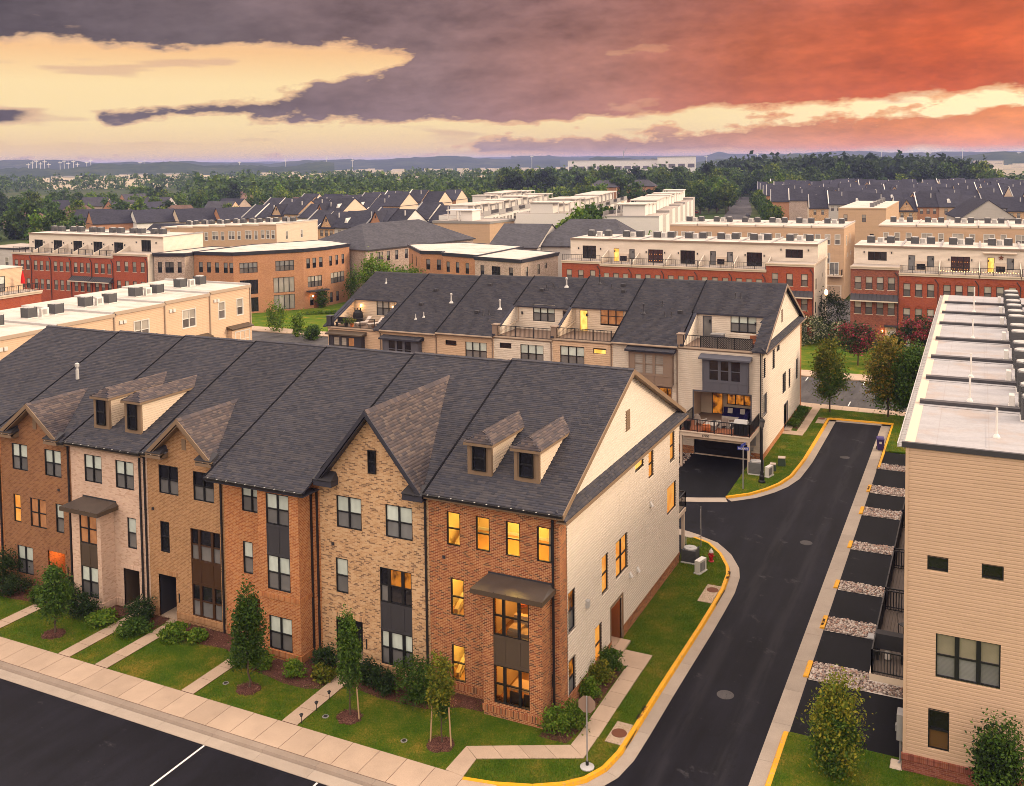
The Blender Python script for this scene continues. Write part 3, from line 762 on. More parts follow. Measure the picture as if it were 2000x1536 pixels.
def cross_gable(house, roof, cx, half, z0, zap, zroof, brick, trim, seed, over=.55, sh='shingle_brown', zb=None, ret=True):
    """steep gable standing on the eave; zroof(y) is the main roof surface"""
    yb = None; y = 0.
    while zroof(y) < zap: y += .01
    yb = y; dzz = zap - z0; sl = dzz / half
    w = MB(); bt = zap - .14; hb = half - .1
    zb = z0 - .4 if zb is None else zb; w.poly([(cx - hb, 0, zb), (cx + hb, 0, zb), (cx + hb, 0, z0 - .02), (cx, 0, bt), (cx - hb, 0, z0 - .02)], 0)
    g = part('gable', w, brick, house)
    t = .12; rf = MB()
    for s in (-1, 1):
        a, b, c = (cx + s * half, -over, z0), (cx, -over, zap), (cx, yb + .3, zap); d = (cx + s * half, 0.25, z0)
        pts = [a, b, c, d] if s < 0 else [a, d, c, b]
        rf.hexa([(p[0], p[1], p[2] - t) for p in pts], [(p[0], p[1], p[2] - .03) for p in pts])
    gr = part('gable_roof', rf, 'roof_dark', house)
    L = math.hypot(half, dzz)
    shingles(gr, (cx + half, -over, z0 - .03), (0, 1, 0), (-half, 0, dzz), [(0, 0), (.5, 0), (yb + over + .15, L), (0, L)], sh, seed)  # right slope in the lighter brown: warm side light put into the colour
    shingles(gr, (cx - half, -over, z0 - .03), (0, -1, 0), (half, 0, dzz), [(0, 0), (-.5, 0), (-(yb + over + .15), L), (0, L)], 'shingle', seed + 1)
    n = int((yb + over) / .3); cap = MB()
    for i in range(n):
        ya, y2 = -over + i * (yb + over) / n, -over + (i + 1) * (yb + over) / n + .02
        for s in (-1, 1): cap.quad((cx, ya, zap + .035), (cx, y2, zap + .02), (cx + s * .16, y2, zap + .02 - .16 * sl), (cx + s * .16, ya, zap + .035 - .16 * sl))
        cap.quad((cx + .16, ya, zap - .03 - .16 * sl), (cx + .16, y2, zap - .03 - .16 * sl), (cx + .16, y2, zap + .02 - .16 * sl), (cx + .16, ya, zap + .03 - .16 * sl))
    ob('ridge_cap', np_mesh('ridge_cap', np.array(cap.v), cap.f, sh), gr, kind='stuff')
    rb = MB()
    for s in (-1, 1):
        for yy, dp, th in ((-over - .03, .30, .05), (-over + .02, .42, .5)):
            lo = [(cx + s * (half + .04), yy, z0 - dp), (cx + s * (half + .04), yy + th, z0 - dp), (cx, yy + th, zap - dp + .02), (cx, yy, zap - dp + .02)]
            dd = dp - .02 if th < .1 else .05
            rb.hexa(lo, [(p[0], p[1], p[2] + dd) for p in lo])
    part('rake_board', rb, trim, gr)
    if ret:
        for s in (-1, 1):
            e = MB(); xa, xb = (cx - half - .15, cx - half + .95) if s < 0 else (cx + half - .95, cx + half + .15)
            e.box(xa, -over - .02, z0 - .42, xb, .0, z0 - .12, 0)
            e.hexa([(xa - .03, -over - .06, z0 - .12), (xb + .03, -over - .06, z0 - .12), (xb + .03, .0, z0 - .12), (xa - .03, .0, z0 - .12)], [(xa - .03, -over - .06, z0 - .08), (xb + .03, -over - .06, z0 - .08), (xb - .1 if s < 0 else xb + .03, .0, z0 + .22), (xa - .03 if s < 0 else xa + .1, .0, z0 + .22)], 1)
            part('eave_return', e, [trim, 'trim_dark'], gr)
    return g
def dormer(house, x0, w, yf, zroof, ztop, seed):
    z0 = zroof(yf); mb = MB(); x1 = x0 + w
    mb.quad((x0, yf, z0 - .1), (x1, yf, z0 - .1), (x1, yf, ztop), (x0, yf, ztop), 0)
    d = part('dormer', mb, 'trim_brown', house)
    tr = MB(); tr.box(x0 - .02, yf - .03, z0 - .05, x0 + .16, yf, ztop); tr.box(x1 - .16, yf - .03, z0 - .05, x1 + .02, yf, ztop); tr.box(x0 + .16, yf - .03, z0 - .05, x1 - .16, yf, z0 + .16); tr.box(x0 + .16, yf - .03, ztop - .1, x1 - .16, yf, ztop)
    tr.box(x1 - .02, yf, z0 - .05, x1 + .035, yf + .12, ztop)
    part('corner_trim', tr, 'trim_brown', d)
    F = Face((x0, yf, 0), (1, 0))
    window(d, F, .27, z0 + .2, w - .54, ztop - z0 - .33, 1, 2, 'pane_dark', 'pane_dark', lod=0, d=.08)
    for sx, FF in ((1, Face((x1, yf, 0), (0, 1))), (-1, None)):
        s = MB()
        if FF: siding(s, FF, 0, 9, z0, ztop, h=.13, clip=lambda z: (0.1, max(.1, (z - z0) / K)))
        else:
            ye = yf + (ztop - z0) / K; s.poly([(x0, yf, z0), (x0, yf, ztop), (x0, ye, ztop)])
        part('cheek', s, 'siding_warm', d)
    e = .16; zr = ztop + .48; ye0 = yf - e; yh = yf + .42; A = (x0 - e, ye0, ztop); B = (x1 + e, ye0, ztop); xm = (x0 + x1) / 2
    yb = yf + (zr - z0) / K + .1; ys = yf + (ztop - z0) / K + .35
    H, T = (xm, yh, zr), (xm, yb, zr); Rb, Lb = (x1 + e, ys, ztop), (x0 - e, ys, ztop)
    rf = MB(); rf.poly([A, B, H]); rf.quad(B, Rb, T, H); rf.quad(Lb, A, H, T); rf.poly([A, Lb, Rb, B])
    ro = part('dormer_roof', rf, 'roof_dark', d)
    L = math.hypot(w / 2 + e, zr - ztop)
    shingles(ro, B, (0, 1, 0), (-(w / 2 + e), 0, zr - ztop), [(0, 0), (ys - ye0, 0), (yb - ye0, L), (yh - ye0, L)], 'shingle_brown', seed, e=.13)
    shingles(ro, A, (0, -1, 0), (w / 2 + e, 0, zr - ztop), [(0, 0), (-(ys - ye0), 0), (-(yb - ye0), L), (-(yh - ye0), L)], 'shingle_brown', seed + 1, e=.13)
    Lf = math.hypot(yh - ye0, zr - ztop)
    shingles(ro, A, (1, 0, 0), (0, yh - ye0, zr - ztop), [(0, 0), (w + 2 * e, 0), (w / 2 + e, Lf)], 'shingle_brown', seed + 2, e=.13)
    f = MB(); f.box(x0 - e, ye0 - .02, ztop - .13, x1 + e, ye0 + .03, ztop - .005); f.box(x1 + e - .05, ye0 + .03, ztop - .13, x1 + e, ys - .3, ztop - .005); f.box(x0 - e, ye0 + .03, ztop - .13, x0 - e + .05, ys - .3, ztop - .005)
    part('fascia', f, 'trim_brown', ro)
    return d
def room(house, x0, x1, y0, y1, z0, z1, seed, furn='', lamp=1.):
    mb = MB()
    mb.quad((x0, y1, z0), (x1, y1, z0), (x1, y1, z1), (x0, y1, z1), 0); mb.quad((x0, y0, z0), (x0, y1, z0), (x0, y1, z1), (x0, y0, z1), 0); mb.quad((x1, y0, z0), (x1, y0, z1), (x1, y1, z1), (x1, y1, z0), 0)
    mb.quad((x0, y0, z1), (x0, y1, z1), (x1, y1, z1), (x1, y0, z1), 0); mb.quad((x0, y0, z0), (x1, y0, z0), (x1, y1, z0), (x0, y1, z0), 1)
    o = part('room', mb, ['room_wall', 'room_floor'], house)
    xm, ym = (x0 + x1) / 2, (y0 + y1) / 2
    part('ceiling_lamp', MB().box(xm - .5 * lamp, ym - .35, z1 - .12, xm + .5 * lamp, ym + .35, z1 - .03), 'room_light_dim' if ('s' in furn or 't' in furn) else 'room_light', o)
    part('curtain', MB().box(x0 + .02, y0 + .06, z0 + .3, x0 + .3, y0 + .12, z1 - .2).box(x1 - .3, y0 + .06, z0 + .3, x1 - .02, y0 + .12, z1 - .2), 'furniture_light', o); part('picture', MB().box(xm - .9, y1 - .05, z0 + .9, xm - .2, y1 - .01, z0 + 1.6).box(xm + .3, y1 - .05, z0 + 1.0, xm + .8, y1 - .01, z0 + 1.5), 'furniture', o); part('skirting', bx(x0, y1 - .04, z0, x1, y1 - .005, z0 + .14), 'white_plastic', o)
    if 's' in furn:
        s = MB(); s.box(x0 + .7, y0 + .75, z0, x0 + 2.0, y0 + 1.6, z0 + .42); s.box(x0 + .7, y0 + 1.5, z0 + .42, x0 + 2.0, y0 + 1.75, z0 + .85); s.box(x0 + .75, y0 + .8, z0 + .42, x0 + 1.3, y0 + 1.45, z0 + .55)
        part('sofa', s, 'furniture_light', o)
        part('rug', MB().box(x0 + 1.2, y0 + .2, z0 + .005, x1 - .4, y0 + 2.6, z0 + .02), 'furniture', o)
        part('cushion', MB().lathe([(.02, z0 + .9), (.24, z0 + 1.0), (.26, z0 + 1.15), (.05, z0 + 1.3)], x0 + .8, y0 + 2.2, 8), 'ceramic', o)
    if 't' in furn:
        s = MB(); s.box(x0 + .7, y0 + .9, z0 + .7, x1 - .5, y0 + 1.8, z0 + .76)
        for a, b in ((x0 + .8, y0 + 1.), (x1 - .6, y0 + 1.), (x0 + .8, y0 + 1.7), (x1 - .6, y0 + 1.7)): s.box(a - .04, b - .04, z0, a + .04, b + .04, z0 + .7)
        part('table', s, 'furniture_light', o)
        c = MB()
        for a in (x0 + 1.0, x0 + 1.7): c.box(a, y0 + .35, z0 + .4, a + .45, y0 + .8, z0 + .46); c.box(a, y0 + .33, z0 + .46, a + .45, y0 + .38, z0 + .95); c.box(a + .02, y0 + .4, z0, a + .06, y0 + .44, z0 + .4); c.box(a + .39, y0 + .4, z0, a + .43, y0 + .44, z0 + .4)
        part('chair', c, 'furniture_dark', o)
    if 'b' in furn:
        part('stair_string', MB().hexa([(x0 + .5, y0 + .8, z0), (x0 + .7, y0 + .8, z0), (x0 + .7, y1, z0 + 1.6), (x0 + .5, y1, z0 + 1.6)], [(x0 + .5, y0 + .8, z0 + .3), (x0 + .7, y0 + .8, z0 + .3), (x0 + .7, y1, z0 + 1.95), (x0 + .5, y1, z0 + 1.95)]), 'furniture_light', o)
        part('shelf', MB().box(x1 - .9, y1 - .3, z0, x1 - .1, y1, z0 + 1.5), 'furniture', o)
    return o

def near_house(i):
    x0, x1 = UX[i], UX[i + 1]; W = x1 - x0; dz = UDZ[i]; br = UBR[i]; sol = br + '_soldier'; tr = UTR[i]
    h = root('townhouse', (x0, 0, 0), 0, ULAB[i], 'townhouse', 'brick fronted townhouses in the near row')
    F = Face((0, 0, 0), (1, 0)); ztop = 9.6 + dz
    lx = lambda x: x - x0
    wins, doors, extra = [], [], []
    B, D, SC, G = 'pane_blind', 'pane_dark', 'pane_screen', 'pane_grey'
    # x, z, w, h, cols, upper, lower
    if i == 0: wins = [(-42.5, 7.0, 1.4, 1.6, 2, B, SC), (-39.2, 7.0, 1.4, 1.6, 2, B, SC), (-42.5, 3.7, 1.4, 1.75, 2, B, SC), (-39.2, 3.7, 1.4, 1.75, 2, B, SC), (-42.5, .6, 1.4, 1.75, 2, B, SC)]
    if i == 1:
        wins = [(-36.02, 6.99, 1.37, 1.6, 2, B, SC), (-33.16, 6.96, 1.4, 1.6, 2, B, SC), (-36.05, 3.73, .64, 1.72, 1, 'pane_orange', 'pane_orange'), (-34.58, 3.66, 1.39, 1.76, 2, 'pane_glow', 'pane_glow'), (-32.38, 3.63, .68, 1.74, 1, B, SC), (-35.88, .59, 1.38, 1.73, 2, B, SC)]  # orange and glow panes: reflected orange put in as emission
        doors = [(-33.2, .15, 1.48, 2.27, 1.3, 'brick_dark', 'concrete', 'door_wood', True)]
    if i == 2:
        wins = [(-29.83, 7.06, 1.4, 1.6, 2, B, SC), (-27.34, 7.02, 1.42, 1.6, 2, B, SC), (-26.56, 3.65, .69, 1.77, 1, B, SC)]
        doors = [(-26.97, .15, 1.22, 2.28, 1.5, 'panel_umber', 'concrete', 'door_dark', False)]
    if i == 3:
        wins = [(-24.03, 7.18, 1.43, 1.6, 2, D, SC), (-21.52, 7.13, 1.46, 1.6, 2, D, SC), (-24.04, 3.86, .67, 1.74, 1, D, D)]
        doors = [(-24.27, .15, 1.28, 2.43, 1.6, 'trim_dark', 'concrete', 'door_dark', False)]
        extra = [(-21.83, 3.78, 2.1, 1.76, .66, 1.8, 'panel_deep', 'panel_deep', D, SC)]
    if i == 4:
        wins = [(-18.16, 7.04, 1.30, 1.6, 2, B, SC), (-18.17, 3.69, .66, 1.73, 1, B, SC)]
        doors = [(-17.75, .15, 1.2, 2.3, 1.3, 'brick_orange', 'concrete', 'door_dark', False)]
    if i == 5:
        wins = [(-12.08, 7.12, 1.5, 1.62, 2, B, G), (-9.18, 7.08, 1.53, 1.62, 2, B, G), (-12.2, 3.77, .74, 1.77, 1, B, SC)]
        doors = [(-12.25, .15, 1.6, 2.36, 1.6, 'trim_dark', 'concrete', 'door_dark', False)]
        extra = [(-9.58, 3.77, 1.82, 1.74, .66, 1.7, 'frame_black', 'panel_dark', ('pane_dark', 'pane_amber', 'pane_amber'), ('pane_screen', 'pane_dark', 'pane_dark'))]
    if i == 6:
        wins = [(x, 7.24, .72, 1.61, 1, 'pane_glass', 'pane_glass') for x in (-5.76, -4.21, -2.66, -1.1)] + [(-5.6, 3.89, .72, 1.78, 1, 'pane_glass', 'pane_glass'), (-5.59, .71, .72, 1.75, 1, 'pane_glass', 'pane_glass')]
    ops = [(lx(w[0]), w[1], w[2], w[3]) for w in wins] + [(lx(d[0]), d[1], d[2], d[3]) for d in doors]
    for e in extra:
        ops += [(lx(e[0]), e[4], e[2], e[1] + e[3] - e[4])]
    if i == 6: ops += [(lx(-2.86) - .4, .5, 2.6, 5.2)]
    mb = MB(); wall(mb, F, 0, W, 0, ztop, ops, rev=.11)
    part('wall', mb, br, h)
    mb = MB(); mb.quad((0, DEPTH, 0), (0, DEPTH, ztop), (W, DEPTH, ztop), (W, DEPTH, 0), 0); part('rear_wall', mb, br, h)
    for w in wins: window(h, F, lx(w[0]), w[1], w[2], w[3], w[4], 2, w[5], w[6], lintel=sol, sill=sol, inset=.05)
    for d in doors:
        entry(h, F, lx(d[0]), d[1], d[2], d[3], d[4], d[5], d[6], d[7], d[8], door=(d[2] * .5 - .48, .95))
        part('lintel', bx(0, -.03, 0, d[2] + .3, 0, .23), sol, h, (lx(d[0]) - .15, 0, d[1] + d[3] + .003))
        part('step', bx(0, -.35, 0, d[2], 0.0, .14), 'concrete', h, (lx(d[0]), 0, 0))
    for x, zu, w, hu, zl, hl, fm, pm, pu, pl in extra:
        cwid = (1, 1.5, 1)
        window(h, F, lx(x), zu, w, hu, 3, 2, pu, pl, fm, colw=cwid, lintel=sol, inset=.05, mull=.16)
        panel(h, F, lx(x), zl + hl, w, zu - zl - hl, 3, pm, cwid, d=-.04)
        window(h, F, lx(x), zl, w, hl, 3, 2, B if i == 5 else D, SC, fm, colw=cwid, sill=sol, inset=.05, mull=.16)
    # rowlock band above the plinth
    wt = MB(); gaps = sorted([(lx(d[0]) - .02, lx(d[0]) + d[2] + .02) for d in doors] + ([(lx(-3.4), lx(-.45))] if i == 6 else [(lx(-29.9), lx(-27.6))] if i == 2 else [(lx(-16.2), lx(-13.6))] if i == 4 else [])); a = 0.
    for g0, g1 in gaps + [(W, W)]:
        if g0 > a: wt.box(a, -.045, .34, g0, -.001, .58, 0); wt.box(a, -.06, .58, g0, -.001, .62, 0)
        a = g1
    part('plinth_band', wt, sol, h)
    # bays
    def bay(bx0, bx1, yd, zt, rows_, pm, fmcols, ups, los):
        b0, b1 = lx(bx0), lx(bx1); m2 = MB(); FF = Face((b0, -yd, 0), (1, 0)); bw = b1 - b0
        oo = [(lx(x), z, w, hh) for x, z, w, hh, c in rows_]
        lo_, hi_ = min(o[1] for o in oo), max(o[1] + o[3] for o in oo)
        oo2 = [(o[0] - b0, o[1], o[2], o[3]) for o in oo]
        stack = [(oo2[0][0], oo2[1][1], oo2[0][2], oo2[0][1] + oo2[0][3] - oo2[1][1])]
        wall(m2, FF, 0, bw, 0, zt, stack + oo2[2:], rev=.11)
        wall(m2, Face((b1, -yd, 0), (0, 1)), 0, yd, 0, zt); wall(m2, Face((b0, 0, 0), (0, -1)), 0, yd, 0, zt)
        m2.quad((b0, -yd, zt), (b1, -yd, zt), (b1, 0, zt), (b0, 0, zt))
        b = part('bay', m2, br, h)
        for (x, z, w, hh), c, u_, l_ in zip(oo2, [r[4] for r in rows_], ups, los):
            cw = (1, 1.5, 1) if c == 3 else None
            window(b, FF, x, z, w, hh, c, 2, u_, l_, colw=cw, sill=sol if (x, z, w, hh) != oo2[0] else None, lintel=sol if (x, z, w, hh) != oo2[1] else None, inset=.05, mull=.13 if c == 3 else .09)
        z0p = oo2[1][1] + oo2[1][3]; panel(b, FF, oo2[0][0], z0p, oo2[0][2], oo2[0][1] - z0p, fmcols, pm, (1, 1.5, 1) if fmcols == 3 else None, d=-.04)
        bd = MB(); bd.box(b0 - .045, -yd - .045, .34, b1 + .045, -yd - .001, .58); bd.box(b1 + .001, -yd - .001, .34, b1 + .045, -.06, .58); bd.box(b0 - .06, -yd - .06, .58, b1 + .06, -yd - .001, .62); bd.box(b1 + .001, -yd - .001, .58, b1 + .06, -.06, .62)
        if zt > 8: bd.box(b0 - .04, -yd - .04, 3.28, b1 + .04, -yd - .001, 3.5); bd.box(b1 + .001, -yd - .001, 3.28, b1 + .04, -.06, 3.5)
        part('plinth_band', bd, sol, b)
        return b
    if i == 2:
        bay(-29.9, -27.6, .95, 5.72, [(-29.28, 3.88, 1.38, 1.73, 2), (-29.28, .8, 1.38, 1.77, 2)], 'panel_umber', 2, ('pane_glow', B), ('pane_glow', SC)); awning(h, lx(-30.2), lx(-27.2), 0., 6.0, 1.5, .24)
    if i == 4: bay(-16.2, -13.65, 1.05, 9.0, [(-15.67, 7.1, 1.45, 1.6, 2), (-15.68, 3.73, 1.45, 1.78, 2), (-15.64, .64, 1.45, 1.74, 2)], 'panel_dark', 2, (B, B, B), (SC, SC, SC))
    if i == 6:
        bay(-3.39, -.45, 1.0, 5.9, [(-2.86, 3.95, 1.78, 1.8, 3), (-2.84, .8, 1.78, 1.76, 3)], 'panel_umber', 3, ('pane_glass', 'pane_glass'), ('pane_glass', 'pane_glass')); awning(h, lx(-3.75), lx(-.2), 0., 6.12, 1.5, .22)
    # roof
    ye = -1.35 if i == 4 else -.45
    rf, zr, ze = main_roof(h, W, dz, ye, 100 + i, left=.0 if i else .35, right=.35 if i == 6 else 0., trim=tr, gap={1: (lx(-35.3), lx(-32.5)), 3: (lx(-23.3), lx(-20.8)), 5: (lx(-12.1), lx(-7.7))}.get(i))
    if i:
        sm_ = MB(); sm_.hexa([(-.04, ye, ze - .05), (.05, ye, ze - .05), (.05, YR, zr - .05), (-.04, YR, zr - .05)], [(-.04, ye, ze + .03), (.04, ye, ze + .03), (.04, YR, zr + .03), (-.04, YR, zr + .03)]); part('seam_flashing', sm_, 'seam_dark', rf)
    zroof = lambda y: ze + (y - ye) * K
    if i == 1: cross_gable(h, rf, lx(-33.9), 2.35, 9.5, 11.3, zroof, br, 'trim_brown', 11, zb=ztop); part('vent', bx(0, -.03, 0, .3, .0, .62), 'trim_brown', h, (lx(-34.05), 0, 9.65))
    if i == 3: cross_gable(h, rf, lx(-22.05), 2.2, 9.7, 11.65, zroof, br, 'trim_brown', 13, zb=ztop); part('vent', bx(0, -.03, 0, .3, .0, .6), 'trim_brown', h, (lx(-22.25), 0, 9.8))
    if i == 5:
        cross_gable(h, rf, lx(-9.9), 3.0, 9.7, 13.35, zroof, br, 'trim_navy', 15, zb=ztop); window(h, F, lx(-10.1), 10.12, .45, 1.15, 1, 2, D, D, d=.07)
    if i == 2:
        for x in (-29.84, -27.36): dormer(h, lx(x), 1.2, .85, zroof, 11.85, 21)
    if i == 6:
        for x in (-5.16, -2.7): dormer(h, lx(x), 1.24, 1.1, zroof, 11.95, 31)
    if i == 1:
        v = MB(); v.lathe([(.11, 11.6), (.10, 12.2), (.08, 12.25), (.08, 12.4), (.14, 12.42), (.14, 12.6), (.06, 12.66)], lx(-35.45), 4.44, 10); part('flue', v, 'metal_light', h)
    downspout(h, F, W - .14 if i != 6 else W - .3, .1, ze - .1)
    if i in (2, 4): downspout(h, F, W - .5, .1, ze - .1)
    if i in (1, 3, 5, 6):
        xv = {1: -32.1, 3: -24.6, 5: -12.4, 6: -6.0}[i]; part('vent_cap', bx(0, -.05, 0, .14, 0, .14), 'trim_dark', h, (lx(xv), 0, 6.15 if i != 6 else 6.55))
    if i in (1, 2, 3, 5): part('house_number', bx(0, -.025, 0, .07, 0, .5), 'iron', h, (lx(doors[0][0]) + doors[0][2] + .18, 0, 1.2))
    if i == 6:
        part('house_number', bx(0, -.025, 0, .09, 0, .62), 'iron', h, (lx(-.42), 0, 1.55))
        end_wall(h, W, ztop, zr, ze, rf)
        room(h, .3, W - .3, .14, 4.0, 6.5, 9.3, 1, 'b', 2.4)
        room(h, .3, 3.0, .14, 3.8, 3.4, 6.2, 2, 'b'); room(h, .3, 3.0, .14, 3.8, .25, 3.1, 3, 'b')
        room(h, lx(-3.3), lx(-.55), -.86, 3.6, 3.35, 5.85, 4, 's'); room(h, lx(-3.3), lx(-.55), -.86, 3.6, .25, 3.1, 5, 't')
    return h
def end_wall(h, W, ztop, zr, ze, rf):
    S_ = Face((W, 0, 0), (0, 1)); N = 'pane_orange'; NL = 'pane_orange'
    wins = [(.87, 3.68, .84, 1.87, 1), (.85, .58, .84, 1.76, 1), (5.23, 3.66, .9, 1.9, 1), (4.25, .48, .92, 1.92, 1), (7.26, 3.64, 1.85, 1.9, 2), (12.8, 7.2, .9, 1.58, 1), (16.98, 7.0, .95, 1.75, 1), (16.37, 3.9, 1.85, 1.66, 1)]
    ops = [(a, z, w, hh) for a, z, w, hh, c in wins] + [(10.45, 8.33, 1.45, .42)] + [(6.5, .1, 1.75, 2.36)]
    sm = MB(); siding(sm, S_, .8, DEPTH, .78, 9.42, ops); part('siding_wall', sm, 'siding_beige', h)
    b = MB(); wall(b, S_, 0, .8, 0, 9.55); wall(b, S_, .8, 6.5, 0, .66, d=.03); wall(b, S_, 8.25, DEPTH, 0, .66, d=.03); part('brick_return', b, 'brick_red', h)
    bd = MB()
    for a0, a1 in ((.0, 6.48), (8.27, DEPTH)): bd.box(W + .001, a0, .58, W + .06, a1, .74); bd.box(W + .001, a0, .74, W + .08, a1, .78)
    part('plinth_band', bd, 'brick_red_soldier', h)
    for k, (a, z, w, hh, c) in enumerate(wins):
        up_, lo_ = ((N, NL) if k not in (0, 1) else ('pane_amber', 'pane_grey'))
        window(h, S_, a, z, w, hh, c, 2 if k != 7 else 1, up_, lo_ if k != 7 else N, inset=.04, fm='frame_black')
    window(h, S_, 10.45, 8.33, 1.45, .42, 1, 1, 'pane_lit', N, inset=.03)
    en = entry(h, S_, 6.5, .1, 1.75, 2.36, 1.1, 'door_wood', 'concrete', 'door_wood', False, door=(.4, .95))
    point_light(h, S_.p(7.4, 2.2, -.55), 16, (1., .45, .12), .05)
    part('door_trim', MB().box(W + .0, 6.38, .1, W + .05, 6.5, 2.56).box(W, 8.25, .1, W + .05, 8.37, 2.56).box(W, 6.5, 2.46, W + .05, 8.25, 2.6), 'trim_brown', h)
    part('stoop', bx(W + .03, 6.45, 0, W + .55, 8.0, .24), 'concrete', h)
    # gable triangle above the small pent roof
    zg = 9.75; y0g, y1g = (zg - ze) / K - .45, None
    gm = MB(); top = zr - .2
    clip = lambda z: (YR - (top - z) / K, YR + (top - z) / K)
    siding(gm, S_, 0, 0, 9.5, top - .05, clip=clip); gm.poly([S_.p(-.2, 9.4, -.05), S_.p(DEPTH + .2, 9.4, -.05), S_.p(YR, top, -.05)])
    part('gable', gm, 'siding_beige', h)
    v = MB(); v.box(W + .0, 8.95, 10.95, W + .05, 9.6, 12.05, 0)
    for k in range(9): v.box(W + .05, 9.0, 11.0 + k * .115, W + .075, 9.55, 11.06 + k * .115, 0)
    part('vent', v, 'trim_brown', h)
    p = MB(); pts0 = [(W, -.42, 9.85), (W, DEPTH + .2, 9.85)]; pe = .5
    p.hexa([(W + pe, -.42, 9.36), (W + pe, DEPTH + .35, 9.36), (W, DEPTH + .35, 9.72), (W, -.42, 9.72)], [(W + pe, -.42, 9.42), (W + pe, DEPTH + .35, 9.42), (W, DEPTH + .35, 9.83), (W, -.42, 9.83)])
    pr = part('pent_roof', p, 'roof_dark', h)
    Lp = math.hypot(pe, .41)
    shingles(pr, (W + pe, -.42, 9.42), (0, 1, 0), (-pe, 0, .41), [(0, 0), (DEPTH + .77, 0), (DEPTH + .77, Lp), (0, Lp)], 'shingle', 71)
    part('fascia', MB().box(W + pe, -.45, 9.24, W + pe + .04, DEPTH + .37, 9.40).box(W + .02, -.45, 9.3, W + pe, DEPTH + .37, 9.345), 'trim_brown', pr)
    zb = zr - (DEPTH + .4 - YR) * K
    rake_board(rf, W + .35, -.45, ze, YR, zr, DEPTH + .4, zb, 'trim_brown')
    so = MB()
    for ya, za, yb_ in ((-.45, ze, YR), (DEPTH + .4, zb, YR)):
        so.quad((W, ya, za - .25), (W + .35, ya, za - .25), (W + .35, yb_, zr - .25), (W, yb_, zr - .25))
    part('soffit', so, 'trim_brown', rf)
    for a, z, k in ((3.0, 4.0, 0),):
        part('vent_cap', MB().box(W + .0, a, z, W + .16, a + .28, z + .34).box(W + .16, a + .03, z + .03, W + .18, a + .25, z + .3), 'metal_light', h)
    for a, z in ((9.35, 2.95), (10.6, 2.75), (13.0, 5.6)):
        part('vent_cap', MB().hexa([(W, a, z), (W + .2, a, z), (W + .2, a + .22, z), (W, a + .22, z)], [(W, a, z + .25), (W + .05, a, z + .25), (W + .05, a + .22, z + .25), (W, a + .22, z + .25)]), 'white_plastic', h)
    for a in (8.3, 9.2, 9.5, 11.2): part('soffit_vent', bx(W, a, 9.1, W + .06, a + .1, 9.2), 'white_plastic', h)
    # rear deck beside the corner
    dk = MB(); dk.box(.4, DEPTH + .02, 2.75, W - .05, DEPTH + 1.9, 3.0)
    dko = part('deck', dk, 'beam_cream', h)
    for x in (.6, W - .2): part('deck_post', bx(x - .09, DEPTH + 1.6, 0, x + .09, DEPTH + 1.78, 2.75), 'beam_cream', dko)
    rail(dko, [(.45, DEPTH + 1.85, 3.0), (W - .1, DEPTH + 1.85, 3.0), (W - .1, DEPTH + .05, 3.0)], 1.0)
for i in range(7): near_house(i)
def mesh_screen_fn(t):
    u, v, _ = sep(t, texco(t)); k = ((u / .16).fract() - .5).m('ABSOLUTE') + ((v / .16).fract() - .5).m('ABSOLUTE')
    return mixc(t, (k - .5).m('ABSOLUTE').step(.1, .16), (.30, .26, .23), (.03, .028, .03))
mat('mesh_screen', fn=mesh_screen_fn, rough=.8)

